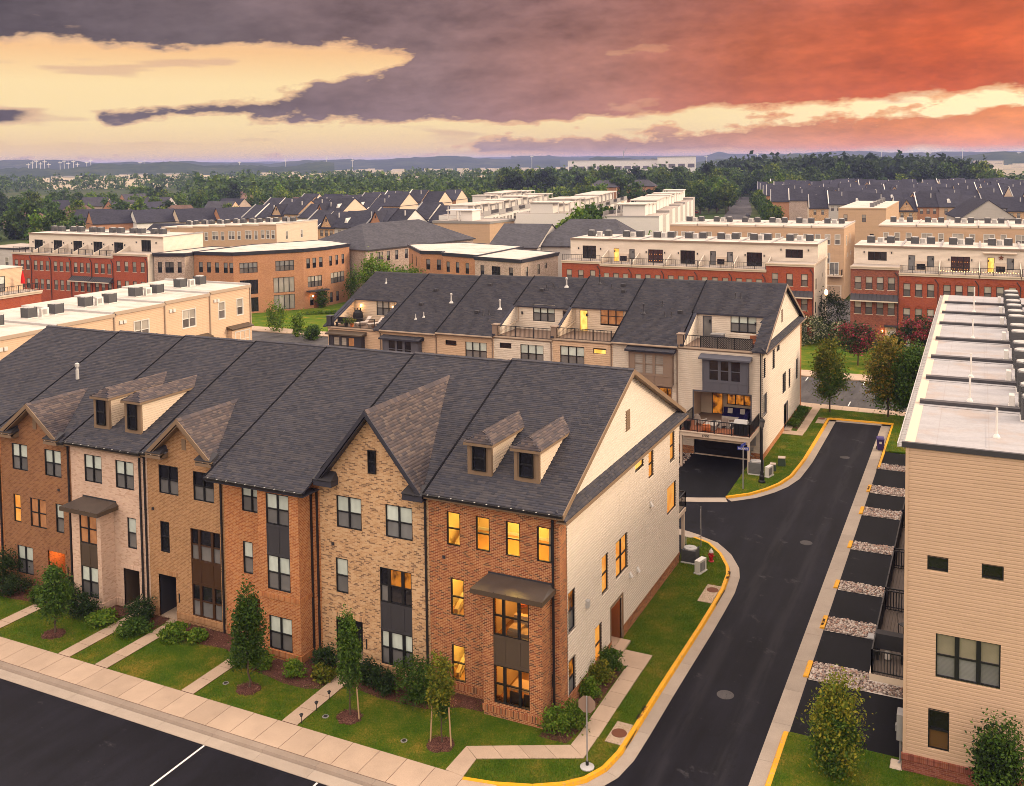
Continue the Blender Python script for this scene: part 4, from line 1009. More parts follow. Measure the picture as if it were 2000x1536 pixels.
# ------------------------------------------------------------------ second row, seen from the rear
SXB = [-43.3, -36.8, -30.4, -24.3, -18.3, -12.5, -6.5, .6]
SDZ = [-.60, -.55, -.40, -.30, -.12, -.05, 0.]
SY, SYR, SD = 41.6, 9.4, 19.1
SLAB = ['left end house of the rear facing row with a lamp lit roof terrace', 'second rear facing townhouse from the left, plain dark roof above a slate box bay', 'third rear facing townhouse from the left, long plain roof with one tall flue',
        'middle rear facing townhouse with a railed empty roof terrace and blue white window blinds', 'rear facing townhouse with a railed roof terrace and a yellow lit terrace door', 'rear facing townhouse with wide dark roof and taupe box bay, next to the end unit', 'rear facing end townhouse with furnished deck, dark garage and grey box bay']
TER = {0: (.35, 5.75), 3: (.15, 6.0), 4: (.15, 5.8), 6: (.4, 6.35)}
def box_bay(h, F, a, z, w, hh, win, m, roofm, up_, lo_, d=.62):
    mb = MB(); p0, p1 = F.p(a, z, 0), F.p(a + w, z, d)
    x0, x1, y0, y1 = p0.x, p1.x, -d, 0.; wa, wz, ww, wh = win
    FF = Face((x0, -d, 0), (1, 0)); wall(mb, FF, 0, w, z, z + hh, [(wa - a, wz, ww, wh)], rev=.06)
    wall(mb, Face((x1, -d, 0), (0, 1)), 0, d, z, z + hh); wall(mb, Face((x0, 0, 0), (0, -1)), 0, d, z, z + hh)
    mb.quad((x0, -d, z), (x0, 0, z), (x1, 0, z), (x1, -d, z)); mb.quad((x0, -d, z + hh), (x1, -d, z + hh), (x1, 0, z + hh), (x0, 0, z + hh))
    b = part('box_bay', mb, m, h)
    window(b, FF, wa - a, wz, ww, wh, 3, 2, up_, lo_, fm=m, mull=.24, inset=.03)
    t = MB(); n = 5
    for k in range(n + 1):
        x = x0 + k * (w - .07) / n; t.box(x, -d - .025, z, x + .07, -d - .001, wz - .12)
    t.box(x0 - .02, -d - .03, z - .06, x1 + .02, -d - .001, z + .06); t.box(x0, -d - .028, wz - .16, x1, -d - .002, wz - .08); t.box(x0 - .01, -d - .026, wz - .08, x0 + .07, -d - .001, z + hh); t.box(x1 - .07, -d - .026, wz - .08, x1 + .01, -d - .001, z + hh)
    t.box(x1 + .001, -d, z, x1 + .025, -d + .08, z + hh); t.box(x1 + .001, -.08, z, x1 + .025, -.001, z + hh)
    part('moulding', t, m, b)
    rf = MB(); e = .28
    lo = [(x0 - e, -d - .35, z + hh), (x1 + e, -d - .35, z + hh), (x1 + e, 0, z + hh), (x0 - e, 0, z + hh)]
    rf.hexa(lo, [(x0 - e, -d - .35, z + hh + .14), (x1 + e, -d - .35, z + hh + .14), (x1 + e, 0, z + hh + .34), (x0 - e, 0, z + hh + .34)])
    ro = part('bay_roof', rf, roofm, b)
    if roofm == 'roof_dark': shingles(ro, (x0 - e, -d - .35, z + hh + .14), (1, 0, 0), (0, d + .35, .2), [(0, 0), (w + 2 * e, 0), (w + 2 * e, 1.0), (0, 1.0)], 'shingle', 5)
    return b
def lantern(parent, loc, lit, nrm=(0, -1)):
    mb = MB(); mb.box(-.06, -.16, -.12, .06, -.03, .12); mb.box(-.08, -.18, .12, .08, -.0, .15); mb.box(-.02, -.03, -.05, .02, .0, .05)
    o = part('wall_lantern', mb, 'bulb' if lit else 'iron', parent, loc, math.atan2(nrm[1], nrm[0]) + math.pi / 2)
    return o
def vents(h, zroof, pts):
    for k, x, y in pts:
        z = zroof(y); mb = MB()
        if k == 'f': mb.lathe([(.28, z - .06), (.08, z + .16), (.07, z + .72), (.12, z + .74), (.12, z + .9), (.04, z + .94)], x, y, 8); part('flue', mb, 'metal_light', h)
        elif k == 'd': mb.lathe([(.24, z - .06), (.08, z + .16), (.07, z + .7), (.11, z + .72), (.11, z + .86), (.04, z + .9)], x, y, 8); part('flue', mb, 'trim_dark', h)
        elif k == 'p': mb.lathe([(.13, z - .06), (.05, z + .12), (.045, z + .45)], x, y, 8); part('vent_pipe', mb, 'trim_dark', h)
        elif k == 'w': mb.lathe([(.17, z - .06), (.05, z + .14), (.045, z + .5)], x, y, 8); part('vent_pipe', mb, 'metal_light', h)
        else: mb.box(x - .2, y - .2, z - .05, x + .2, y + .2, z + .2); part('roof_vent', mb, 'trim_dark', h)
def rear_house(i):
    x0, x1 = SXB[i], SXB[i + 1]; W = x1 - x0; dz = SDZ[i]; F = Face((0, 0, 0), (1, 0)); lx = lambda x: x - x0
    h = root('townhouse', (x0, SY, 0), 0, SLAB[i], 'townhouse', 'townhouses in the rear facing row')
    ztop = 9.15 + dz; B, SC, D = 'pane_blind', 'pane_screen', 'pane_dark'
    sid = 'siding_beige' if i in (3, 6, 5) else 'siding_peach'
    wins, ops = [], []
    if i == 2: wins = [(-29.5, 7.72, 1.2, .46, 1, 1, D, D), (-27.33, 6.5, 2.28, 1.7, 3, 2, B, SC)]
    if i == 3: wins = [(-23.66, 7.86, 1.2, .46, 1, 1, D, D), (-21.53, 6.65, 2.33, 1.7, 3, 2, B, SC)]
    if i == 4: wins = [(-17.53, 6.75, 2.34, 1.72, 3, 2, B, SC), (-14.32, 7.97, 1.22, .45, 1, 1, 'pane_lit', 'pane_lit')]
    ops = [(lx(w[0]), w[1], w[2], w[3]) for w in wins]
    if i in (5, 6): ops += [(W * .5 - 2.5 if i == 5 else lx(-5.18), 3.05, 4.82, 2.4), (lx(-5.16) if i == 6 else .8, 0., 4.66, 2.55)]
    mb = MB(); siding(mb, F, 0, W, .0 if i < 6 else .0, ztop, ops, h=.17)
    part('siding_wall', mb, sid, h)
    for w in wins: window(h, F, lx(w[0]), w[1], w[2], w[3], w[4], w[5], w[6], w[7], inset=.03)
    bk = MB(); bk.quad((0, SD, 0), (0, SD, ztop), (W, SD, ztop), (W, SD, 0)); part('wall', bk, 'brick_orange', h)
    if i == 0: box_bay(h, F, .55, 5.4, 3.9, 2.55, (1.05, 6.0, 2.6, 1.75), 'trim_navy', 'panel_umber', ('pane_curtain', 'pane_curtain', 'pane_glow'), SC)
    if i == 1: box_bay(h, F, .5, 5.3, 4.1, 2.6, (1.15, 6.1, 2.65, 1.75), 'trim_slate', 'roof_dark', D, D)
    if i == 5: box_bay(h, F, 1.7, 5.8, 3.85, 2.85, (2.2, 6.72, 2.65, 1.72), 'trim_taupe', 'roof_dark', 'pane_curtain', 'pane_curtain')
    if i == 6: box_bay(h, F, lx(-4.27), 5.72, 3.78, 2.72, (lx(-3.73), 6.64, 2.66, 1.7), 'trim_slate', 'trim_slate', D, D)
    # roof
    ye = -.4; zr = 13.8 + dz; ze = zr - (SYR - ye) * K; yb = SD + .4; zb = zr - (yb - SYR) * K; t = .13
    L = math.hypot(SYR - ye, zr - ze); ca = (SYR - ye) / L
    rf = MB(); xr = W + (.35 if i == 6 else 0.); xl = -.35 if i == 0 else 0.
    def slab(xa, xb, y0, y1):
        z0, z1 = ze + (y0 - ye) * K, ze + (y1 - ye) * K
        lo = [(xa, y0, z0 - t), (xb, y0, z0 - t), (xb, y1, z1 - t), (xa, y1, z1 - t)]; rf.hexa(lo, [(p[0], p[1], p[2] + t - .03) for p in lo])
    poly = [(0, 0), (xr - xl, 0), (xr - xl, L), (0, L)]; zroof = lambda y: ze + (y - ye) * K
    if i in TER:
        ta, tb = TER[i]; yt = 4.6; bt = (yt - ye) / ca
        if i == 0: ta = .0
        slab(xl, xr, yt - .25, SYR)
        if xr - tb > .1: slab(tb, xr, ye, yt - .25)
        if i == 0: slab(xl, .0, ye, yt - .25)
        bt2 = (yt - .25 - ye) / ca
        poly = [(0, bt2), (tb - xl, bt2), (tb - xl, 0), (xr - xl, 0), (xr - xl, L), (0, L)] if xr - tb > .1 else [(0, bt2), (xr - xl, bt2), (xr - xl, L), (0, L)]
    else: slab(xl, xr, ye, SYR)
    lo = [(xl, SYR, zr - t), (xr, SYR, zr - t), (xr, yb, zb - t), (xl, yb, zb - t)]; rf.hexa(lo, [(p[0], p[1], p[2] + t - .03) for p in lo])
    r = part('roof', rf, 'roof_dark', h)
    shingles(r, (xl, ye, ze - .03), (1, 0, 0), (0, SYR - ye, zr - ze), poly, 'shingle_dark', 300 + i, e=.17)
    cap = MB(); cap.hexa([(xl, SYR - .15, zr - .09), (xr, SYR - .15, zr - .09), (xr, SYR + .15, zr - .09), (xl, SYR + .15, zr - .09)], [(xl, SYR - .02, zr + .03), (xr, SYR - .02, zr + .03), (xr, SYR + .02, zr + .03), (xl, SYR + .02, zr + .03)])
    part('ridge_cap', cap, 'trim_dark', r)
    fa = MB()
    if i in TER: fa.box(0, -.06, ztop - .15, TER[i][1], -.001, ztop + .08)
    else: fa.box(xl, ye, ze - .22, xr, ye + .05, ze - .03)
    part('fascia', fa, 'trim_taupe', r)
    part('gutter', MB().box(xl if i not in TER else 0, ye - .11 if i not in TER else -.14, (ze if i not in TER else ztop + .1) - .14, xr if i not in TER else TER[i][1], ye + .0 if i not in TER else -.06, (ze if i not in TER else ztop + .1) - .03), 'gutter_tan', r)
    if i in TER:
        ta, tb = TER[i]; yt = 4.6; zf = ztop + .05; zt = zroof(yt) - .1
        fl = MB(); fl.box(0, 0, zf - .1, tb, yt + .05, zf); part('terrace_floor', fl, 'wood_deck', h)
        G_ = Face((0, yt, 0), (1, 0)); tw = []
        if i == 0: tw = [(lx(-40.4), 9.25 - .0, 2.25, 1.55, 3, 2, 'pane_curtain', SC)]
        if i == 3: tw = [(lx(-22.3), 9.75, 2.28, 1.6, 3, 2, B, SC)]
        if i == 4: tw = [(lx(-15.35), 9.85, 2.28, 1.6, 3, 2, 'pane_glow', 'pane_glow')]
        if i == 6: tw = [(lx(-3.1), 9.95, 2.26, 1.55, 3, 2, B, SC)]
        dd = {4: (lx(-17.45), 'pane_lit'), 6: (lx(-5.6), 'pane_grey'), 3: (lx(-19.2), 'pane_dark')}.get(i)
        to = [(w[0], w[1], w[2], w[3]) for w in tw] + ([(dd[0], zf, .82, 2.0)] if dd else [])
        wm = MB(); siding(wm, G_, 0, tb, zf, zt, to, h=.17)
        # cheek on the left, rising with the roof
        C_ = Face((ta if i else .05, 0, 0), (0, 1)); clip = lambda z: (max(.0, (z - ze) / K + ye + .25), yt)
        siding(wm, C_, 0, yt, zf, zt, clip=clip, h=.17)
        part('terrace_wall', wm, 'siding_warm' if i in (0, 4) else sid, h)
        for w in tw: window(h, G_, w[0], w[1], w[2], w[3], w[4], w[5], w[6], w[7], inset=.02)
        if dd: window(h, G_, dd[0], zf, .82, 2.0, 1, 1, dd[1], dd[1], fm='trim_taupe' if i != 6 else 'trim_slate', inset=.02).name = 'terrace_door'
        for xx in ((1.0, 5.0) if i == 0 else (.85, 5.3) if i == 3 else (1.6, 2.0) if i == 4 else (1.55, 5.6)):
            if i == 4 and xx == 2.0: continue
            lantern(h, G_.p(xx, zf + 1.55, 0), i == 0)
        if i == 0:
            for xx in (1.0, 5.0): point_light(h, G_.p(xx, zf + 1.5, .32), 14, (1., .5, .16), .08)
        cp = MB(); s0, s1 = ye + .2, yt; cp.hexa([(ta - .25, s0, zroof(s0) - .16), (ta + .02, s0, zroof(s0) - .16), (ta + .02, s1, zroof(s1) - .16), (ta - .25, s1, zroof(s1) - .16)], [(ta - .25, s0, zroof(s0) - .02), (ta + .02, s0, zroof(s0) - .02), (ta + .02, s1, zroof(s1) - .02), (ta - .25, s1, zroof(s1) - .02)])
        part('cheek_cap', cp, 'roof_dark', r)
        pr = MB(); pr.box(-.1, -.12, zf - .1, .4, .5, zf + 1.05); pr.box(-.16, -.18, zf + 1.05, .46, .56, zf + 1.12)
        part('pier', pr, 'trim_navy' if i == 0 else 'trim_taupe', h)
        rail(h, [(.42, .06, zf), (tb - .1, .06, zf)], 1.02, step=.13)
        if i == 6:
            sc = MB(); sc.quad((1.9, .10, zf + .1), (tb - .15, .10, zf + .1), (tb - .15, .10, zf + .98), (1.9, .10, zf + .98)); part('privacy_mesh', sc, 'mesh_screen', h)
        if i in (3, 4): part('drain_pipe', MB().tube([(.45, 4.5, zt - .1), (.45, 4.5, zf + .9), (.5, 1.2, zf + .45), (.5, .2, zf + .3)], .05, 6), 'gutter_tan', h)
    if i:
        sm_ = MB(); y0_ = (4.35 if i in TER else ye); sm_.hexa([(-.05, y0_, zroof(y0_) - .05), (.05, y0_, zroof(y0_) - .05), (.05, SYR, zr - .05), (-.05, SYR, zr - .05)], [(-.05, y0_, zroof(y0_) + .05), (.05, y0_, zroof(y0_) + .04), (.05, SYR, zr + .04), (-.05, SYR, zr + .04)]); part('seam_flashing', sm_, 'seam_dark', r)
    vp = {0: [('w', 2.3, 7.4)], 1: [('v', 2.6, 6.4), ('v', 2.3, 3.9), ('f', 5.4, 4.6), ('w', 3.0, 1.6), ('w', 3.7, 2.0)], 2: [('f', 4.9, 3.8), ('v', 2.8, 3.0), ('p', 3.6, 2.7), ('p', 4.2, 2.8), ('v', 1.9, 7.6)],
          3: [('f', 4.2, 7.8), ('v', 1.9, 7.0), ('p', 2.3, 7.2), ('p', 2.9, 7.5)], 4: [('d', 1.5, 8.3), ('p', 3.0, 7.6), ('v', 4.0, 8.1), ('v', 4.4, 7.1)], 5: [('p', 3.7, 3.6), ('p', 4.3, 3.6), ('d', 1.6, 3.9), ('v', 4.9, 4.3), ('p', 3.0, 5.2)], 6: [('p', 3.3, 6.9), ('p', 3.8, 6.9)]}[i]
    vents(h, zroof, vp)
    downspout(h, F, W - .12, .1, ztop + .05, 'trim_taupe' if i < 6 else 'gutter_black'); 
    if i in (5, 6): loggia(h, i, W, F, lx)
    if i == 6: s7_side(h, W, zr, ze, r, lx)
    return h
def loggia(h, i, W, F, lx):
    a = W * .5 - 2.5 if i == 5 else lx(-5.18); w, z, hh, dep = 4.82, 3.05, 2.4, 2.4
    mb = MB(); P = F.p
    mb.quad(P(a, z, 0), P(a, z + hh, 0), P(a, z + hh, -dep), P(a, z, -dep), 0); mb.quad(P(a + w, z, 0), P(a + w, z, -dep), P(a + w, z + hh, -dep), P(a + w, z + hh, 0), 0)
    mb.quad(P(a, z + hh, 0), P(a + w, z + hh, 0), P(a + w, z + hh, -dep), P(a, z + hh, -dep), 0); mb.quad(P(a, z, -dep), P(a, z + hh, -dep), P(a + w, z + hh, -dep), P(a + w, z, -dep), 0)
    mb.quad(P(a, z, 0), P(a, z, -dep), P(a + w, z, -dep), P(a + w, z, 0), 1)
    part('loggia', mb, ['siding_warm_far', 'wood_deck'], h)
    B_ = Face(P(a, 0, -dep + .02), (1, 0))
    window(h, B_, 1.0, z, .95, 2.1, 1, 1, 'pane_amber', 'pane_amber', fm='door_navy', d=.06).name = 'patio_door'
    window(h, B_, 2.3, z + .95, 2.2, 1.1, 3, 1, 'pane_amber', 'pane_amber', d=.06)
    tr = MB(); tr.box(a - .1, -.04, z, a, .0, z + hh + .12); tr.box(a + w, -.04, z, a + w + .1, .0, z + hh + .12); tr.box(a, -.04, z + hh, a + w, 0, z + hh + .12)
    part('opening_trim', tr, 'trim_slate' if i == 6 else 'trim_taupe', h)
    # deck on posts
    d0, d1, yo = (a - .15, a + w + .75, 3.85) if i == 6 else (a - .1, a + w + .2, 3.0)
    dk = MB(); dk.box(d0, -yo, 2.62, d1, -yo + .2, 3.0); dk.box(d0, -yo + .2, 2.62, d0 + .2, .0, 3.0); dk.box(d1 - .2, -yo + .2, 2.62, d1, .0, 3.0); dk.box(d0 - .06, -yo - .06, 2.95, d1 + .06, -yo + .1, 3.03)
    dk.box(d0 + .25, -yo + .3, 2.35, d1 - .25, -yo + .5, 2.62)
    d = part('deck', dk, 'beam_cream', h)
    n = int((d1 - d0) / .145)
    for k in range(n): ob('plank', strip_mesh(.135, .03, yo - .12, 'wood_red', 'plank'), d, (d0 + .02 + k * (d1 - d0 - .04) / n, -.02, 2.995))
    for xx in (d0 + .1, d1 - .1): part('deck_post', bx(xx - .09, -yo + .02, 0, xx + .09, -yo + .2, 2.62), 'beam_cream', d)
    rail(d, [(d0 + .05, -.05, 3.03), (d0 + .05, -yo + .05, 3.03), (d1 - .05, -yo + .05, 3.03), (d1 - .05, -.05, 3.03)], 1.0)
    # garage
    ga = lx(-5.16) if i == 6 else .8
    g = MB(); g.box(ga + .02, .18, 0, ga + 4.64, .3, 2.54)
    for k in range(1, 4): g.box(ga + .02, .165, k * .62, ga + 4.64, .18, k * .62 + .03)
    gd = part('garage_door', g, 'garage_dark', h)
    part('door_seal', bx(ga + .02, .08, 0, ga + 4.64, .17, .07), 'stone_trim', gd)
    br = MB(); wall(br, F, 0, ga, 0, .7, d=.08); wall(br, F, ga + 4.66, W, 0, .7, d=.08); part('brick_base', br, 'brick_red', h)
    if i == 6:
        txt(h, '17550', (a + 2.0, -yo - .012, 2.70), .24, 'letter_dark')
def txt(parent, s, loc, size, m, rz=0., flat=False, name='lettering'):
    c = bpy.data.curves.new(name, 'FONT'); c.body = s; c.size = size; c.extrude = .004; c.offset = .006
    c.materials.append(MATS[m]); c.align_x = 'CENTER'
    tmp = bpy.data.objects.new(name, c); COL.objects.link(tmp)
    dg = bpy.context.evaluated_depsgraph_get(); me = bpy.data.meshes.new_from_object(tmp.evaluated_get(dg))
    bpy.data.objects.remove(tmp); o = ob(name, me, parent, loc); o.rotation_euler = (0 if flat else R(90), 0, rz)
    return o
def s7_side(h, W, zr, ze, rf, lx):
    S_ = Face((W, 0, 0), (0, 1)); D = 'pane_dark'; q = lambda y: y - SY
    wins = [(q(41.95), 6.85, .85, 1.78, 1), (q(45.8), 6.85, 1.05, 1.75, 1), (q(50.6), 3.6, 1.7, 1.85, 2), (q(53.7), 3.55, .95, 1.85, 1), (q(57.8), 3.5, 1.0, 2.0, 1)]
    ops = [(a, z, w, hh) for a, z, w, hh, c in wins] + [(q(47.7), 8.17, 1.4, .42), (q(41.9), 3.75, 1.6, 1.75), (q(51.4), .1, 1.9, 2.35)]
    sm = MB(); siding(sm, S_, 0, SD, .6, 9.2, ops, h=.17); part('siding_wall', sm, 'siding_beige', h)
    b = MB(); wall(b, S_, 0, q(51.4), 0, .6, d=.05); wall(b, S_, q(53.3), SD, 0, .6, d=.05); b.quad(S_.p(0, .6, 0), S_.p(0, .6, .05), S_.p(SD, .6, .05), S_.p(SD, .6, 0)); b.box(W - .01, SD - .55, .6, W + .05, SD + .02, 9.2)
    part('brick_base', b, 'brick_orange', h)
    for a, z, w, hh, c in wins: window(h, S_, a, z, w, hh, c, 2, 'pane_grey', 'pane_screen', inset=.04)
    window(h, S_, q(47.7), 8.17, 1.4, .42, 1, 1, 'pane_grey', D, inset=.03); window(h, S_, q(41.9), 3.75, 1.6, 1.75, 1, 1, 'pane_screen', D, inset=.05, fm='trim_slate')
    part('side_door', MB().box(W - .35, q(51.5), .1, W - .3, q(53.2), 2.4).box(W - .3, q(51.6), .3, W - .28, q(53.1), 2.2), 'door_navy', h)
    part('door_trim', MB().box(W, q(51.3), .1, W + .04, q(51.4), 2.55).box(W, q(53.3), .1, W + .04, q(53.4), 2.55).box(W, q(51.4), 2.45, W + .04, q(53.3), 2.57), 'trim_slate', h)
    part('stoop', bx(W + .05, q(51.3), 0, W + .6, q(53.3), .2), 'concrete', h)
    top = zr - .2; gm = MB(); siding(gm, S_, 0, 0, 9.3, top - .05, h=.17, clip=lambda z: (SYR - (top - z) / K, SYR + (top - z) / K)); gm.poly([S_.p(-.2, 9.2, -.05), S_.p(SD + .2, 9.2, -.05), S_.p(SYR, top, -.05)]); part('gable', gm, 'siding_beige', h)
    v = MB(); v.box(W, 8.3, 10.4, W + .05, 8.95, 11.55)
    for k in range(8): v.box(W + .05, 8.35, 10.45 + k * .13, W + .075, 8.9, 10.52 + k * .13)
    part('vent', v, 'trim_taupe', h)
    p = MB(); pe = .45; p.hexa([(W + pe, -.4, 9.16), (W + pe, SD + .4, 9.16), (W, SD + .4, 9.5), (W, -.4, 9.5)], [(W + pe, -.4, 9.22), (W + pe, SD + .4, 9.22), (W, SD + .4, 9.6), (W, -.4, 9.6)]); pr = part('pent_roof', p, 'roof_dark', h)
    shingles(pr, (W + pe, -.4, 9.22), (0, 1, 0), (-pe, 0, .38), [(0, 0), (SD + .8, 0), (SD + .8, .58), (0, .58)], 'shingle_dark', 72)
    part('fascia', bx(W + pe, -.42, 9.06, W + pe + .04, SD + .42, 9.2), 'trim_taupe', pr)
    zb = zr - (SD + .4 - SYR) * K; rake_board(rf, W + .35, -.4, ze, SYR, zr, SD + .4, zb, 'trim_taupe')
    part('meter_box', MB().box(W - 1.15, -.16, 1.35, W - .5, -.02, 2.2).box(W - .95, -.22, 1.6, W - .75, -.16, 1.8), 'metal_grey', h)
    part('meter_pipe', MB().tube([(W - .95, -.1, 1.35), (W - .95, -.1, .5), (W - .7, -.12, .4)], .05, 6).box(W - 1.0, -.2, .9, W - .7, -.03, 1.15), 'metal_grey', h)
for i in range(7): rear_house(i)

# ------------------------------------------------------------------ things on the terraces and the deck
def at(name, label, cat, loc, rz=0., group=None): return root(name, loc, rz, label, cat, group)
def adirondack(loc, rz, label):
    c = at('garden_chair', label, 'chair', loc, rz, 'pale garden chairs on the deck')
    part('seat', MB().hexa([(-.3, -.3, .32), (.3, -.3, .32), (.3, .3, .24), (-.3, .3, .24)], [(-.3, -.3, .36), (.3, -.3, .36), (.3, .3, .28), (-.3, .3, .28)]), 'chair_pale', c)
    for k in range(5):
        x = -.28 + k * .115; hh = .95 + .12 * (1 - abs(k - 2) / 2)
        part('back_slat', MB().hexa([(x, .26, .26), (x + .1, .26, .26), (x + .1, .3, .26), (x, .3, .26)], [(x, .5, hh), (x + .1, .5, hh), (x + .1, .54, hh), (x, .54, hh)]), 'chair_pale', c)
    for s in (-.38, .3): part('arm', bx(s, -.35, .52, s + .09, .35, .55), 'chair_pale', c); part('leg', bx(s, -.33, 0, s + .07, -.25, .52), 'chair_pale', c); part('leg', bx(s, .25, 0, s + .07, .33, .52), 'chair_pale', c)
DX, DY, DZ_ = .6 - 5.78, SY, 3.03
adirondack((DX + 1.05, DY - 1.7, DZ_), R(160), 'left pale slatted garden chair on the furnished deck')
adirondack((DX + 3.05, DY - 1.75, DZ_), R(200), 'pale slatted garden chair in front of the blue sofa')
so = at('sectional_sofa', 'dark blue sectional sofa against the deck back wall', 'sofa', (DX + 3.1, DY + .9, DZ_))
part('base', MB().box(-.9, -.1, .0, 1.5, .8, .3).box(.7, -1.5, 0, 1.5, -.1, .3), 'chair_pale', so)
part('seat_cushion', MB().box(-.88, -.08, .3, 1.48, .6, .46).box(.72, -1.48, .3, 1.48, -.08, .46), 'sofa_blue', so)
part('back_cushion', MB().box(-.88, .55, .46, 1.2, .8, .9).box(1.25, -1.4, .46, 1.5, .8, .88), 'sofa_blue', so)
for x in (-.5, .55): part('throw_pillow', MB().hexa([(x, .35, .48), (x + .4, .35, .48), (x + .4, .45, .48), (x, .45, .48)], [(x, .48, .88), (x + .4, .48, .88), (x + .4, .58, .88), (x, .58, .88)]), 'chair_pale', so)
rg = at('striped_rug', 'dark and white striped rug on the furnished deck', 'rug', (DX + 1.6, DY - 1.9, DZ_ + .01))
for k in range(9): part('stripe', bx(k * .3, 0, 0, k * .3 + .3, 2.2, .012), 'chair_pale' if k % 2 else 'trim_dark', rg)
ft = at('fire_table', 'low pale square fire table on the striped rug', 'table', (DX + 2.15, DY - 2.6, DZ_ + .02)); part('top', bx(-.5, -.5, .38, .5, .5, .45), 'chair_pale', ft); part('base', bx(-.4, -.4, 0, .4, .4, .38), 'chair_pale', ft)
gr = at('covered_grill', 'black grill with pale lid at the right corner of the furnished deck', 'grill', (DX + 4.75, DY - 3.25, DZ_)); part('cabinet', bx(-.55, -.3, .05, .55, .3, .95), 'tarp', gr); part('lid', MB().hexa([(-.55, -.3, .95), (.55, -.3, .95), (.55, .3, .95), (-.55, .3, .95)], [(-.5, -.15, 1.2), (.5, -.15, 1.2), (.5, .25, 1.2), (-.5, .25, 1.2)]), 'metal_light', gr); part('shelf', bx(-.85, -.25, .85, -.56, .25, .9), 'metal_grey', gr)
bn = at('planter_box', 'tall black planter at the left corner of the furnished deck', 'planter', (DX + .35, DY - 3.3, DZ_)); part('pot', MB().hexa([(-.2, -.2, 0), (.2, -.2, 0), (.2, .2, 0), (-.2, .2, 0)], [(-.28, -.28, .75), (.28, -.28, .75), (.28, .28, .75), (-.28, .28, .75)]), 'tarp', bn); part('soil', bx(-.25, -.25, .72, .25, .25, .78), 'mulch', bn)
for x, l in ((1.75, 'orange glazed pot on the deck by the railing'), (2.1, 'small orange pot beside the larger orange one on the deck')):
    p_ = at('glazed_pot', l, 'pot', (DX + x, DY - 3.3, DZ_), 0, 'orange pots on the deck'); part('body', MB().lathe([(.12, 0), (.2, .1), (.22, .35), (.16, .48)], n=10), 'ceramic', p_); part('rim', MB().lathe([(.18, .48), (.18, .54)], n=10), 'ceramic', p_)
# roof terrace of the left end house
TX, TY, TZ = SXB[0], SY, 9.15 - .6 + .05
for k, x in enumerate((3.0, 4.6)):
    lg = at('sun_lounger', ('left' if k == 0 else 'right') + ' pale sun lounger on the lamp lit roof terrace', 'lounger', (TX + x, TY + 1.9, TZ), R(-25), 'pale sun loungers')
    part('bed', bx(-.3, -.9, .28, .3, .3, .36), 'lounger', lg); part('backrest', MB().hexa([(-.3, .3, .28), (.3, .3, .28), (.3, .36, .28), (-.3, .36, .28)], [(-.3, .85, .85), (.3, .85, .85), (.3, .92, .82), (-.3, .92, .82)]), 'lounger', lg)
    for a, b in ((-.26, -.8), (.22, -.8), (-.26, .2), (.22, .2)): part('leg', bx(a, b, 0, a + .05, b + .05, .28), 'chair_pale', lg)
cg = at('covered_umbrella', 'black covered grill by the terrace wall lamp', 'grill', (TX + 1.2, TY + 3.6, TZ)); part('cover', MB().lathe([(.5, 0), (.55, .6), (.48, 1.0), (.2, 1.25)], n=9), 'tarp', cg)
for k in range(3): part('handle', bx(-.4 + k * .35, -.05, 1.0, -.34 + k * .35, .05, 1.45), 'tarp', cg)
tb_ = at('patio_bench', 'black low patio bench by the terrace railing', 'bench', (TX + 1.2, TY + .7, TZ), R(8)); part('seat', bx(-.6, -.25, .35, .6, .25, .42), 'iron', tb_); part('backrest', bx(-.6, .22, .42, .6, .27, .85), 'iron', tb_)
for a in (-.55, .5): part('leg', bx(a, -.22, 0, a + .05, .22, .35), 'iron', tb_)
st = at('side_table', 'small pinkish side table on the lamp lit roof terrace', 'table', (TX + 5.0, TY + .7, TZ)); part('top', MB().lathe([(.32, .45), (.32, .5)], n=12), 'lounger', st); part('leg', MB().lathe([(.05, 0), (.05, .45)], n=8), 'wood_red', st)
for k, (x, y, l) in enumerate(((2.6, .5, 'yellow flowered planter behind the terrace railing'), (1.9, .5, 'leafy planter behind the terrace railing'))):
    pl = at('planter', l, 'planter', (TX + x, TY + y, TZ)); part('pot', MB().lathe([(.14, 0), (.22, .4)], n=8), 'ceramic' if k == 0 else 'tarp', pl)
    q = MB(); rr = random.Random(k)
    for _ in range(140):
        c = Vector((rr.gauss(0, .2), rr.gauss(0, .2), .6 + rr.gauss(0, .16))); a = Vector((rr.gauss(0, 1), rr.gauss(0, 1), rr.gauss(0, 1))).normalized() * .06; b = Vector((rr.gauss(0, 1), rr.gauss(0, 1), rr.gauss(0, 1))).normalized() * .05
        q.quad(c - a - b, c + a - b, c + a + b, c - a + b)
    ob('foliage', np_mesh('foliage', np.array(q.v), q.f, 'leaf_yellow' if k == 0 else 'leaf_bright'), pl)
# S7 roof terrace
sb = at('storage_box', 'grey storage box on the end house roof terrace', 'box', (.6 - 4.6, SY + 3.6, 9.2)); part('body', bx(-.55, -.35, 0, .55, .35, .6), 'trim_slate', sb); part('lid', bx(-.58, -.38, .6, .58, .38, .68), 'metal_grey', sb)
for k, x in enumerate((-.75, -.25)):
    wc = at('wicker_chair', ('left' if k == 0 else 'right') + ' brown wicker chair on the end house roof terrace', 'chair', (.6 - 1.1 + k * .75, SY + 2.0, 9.2), R(20), 'brown wicker chairs')
    part('seat', bx(-.3, -.3, .3, .3, .3, .45), 'wood_red', wc); part('backrest', bx(-.3, .25, .45, .3, .33, .95), 'wood_red', wc); part('base', bx(-.25, -.25, 0, .25, .25, .3), 'furniture_dark', wc)

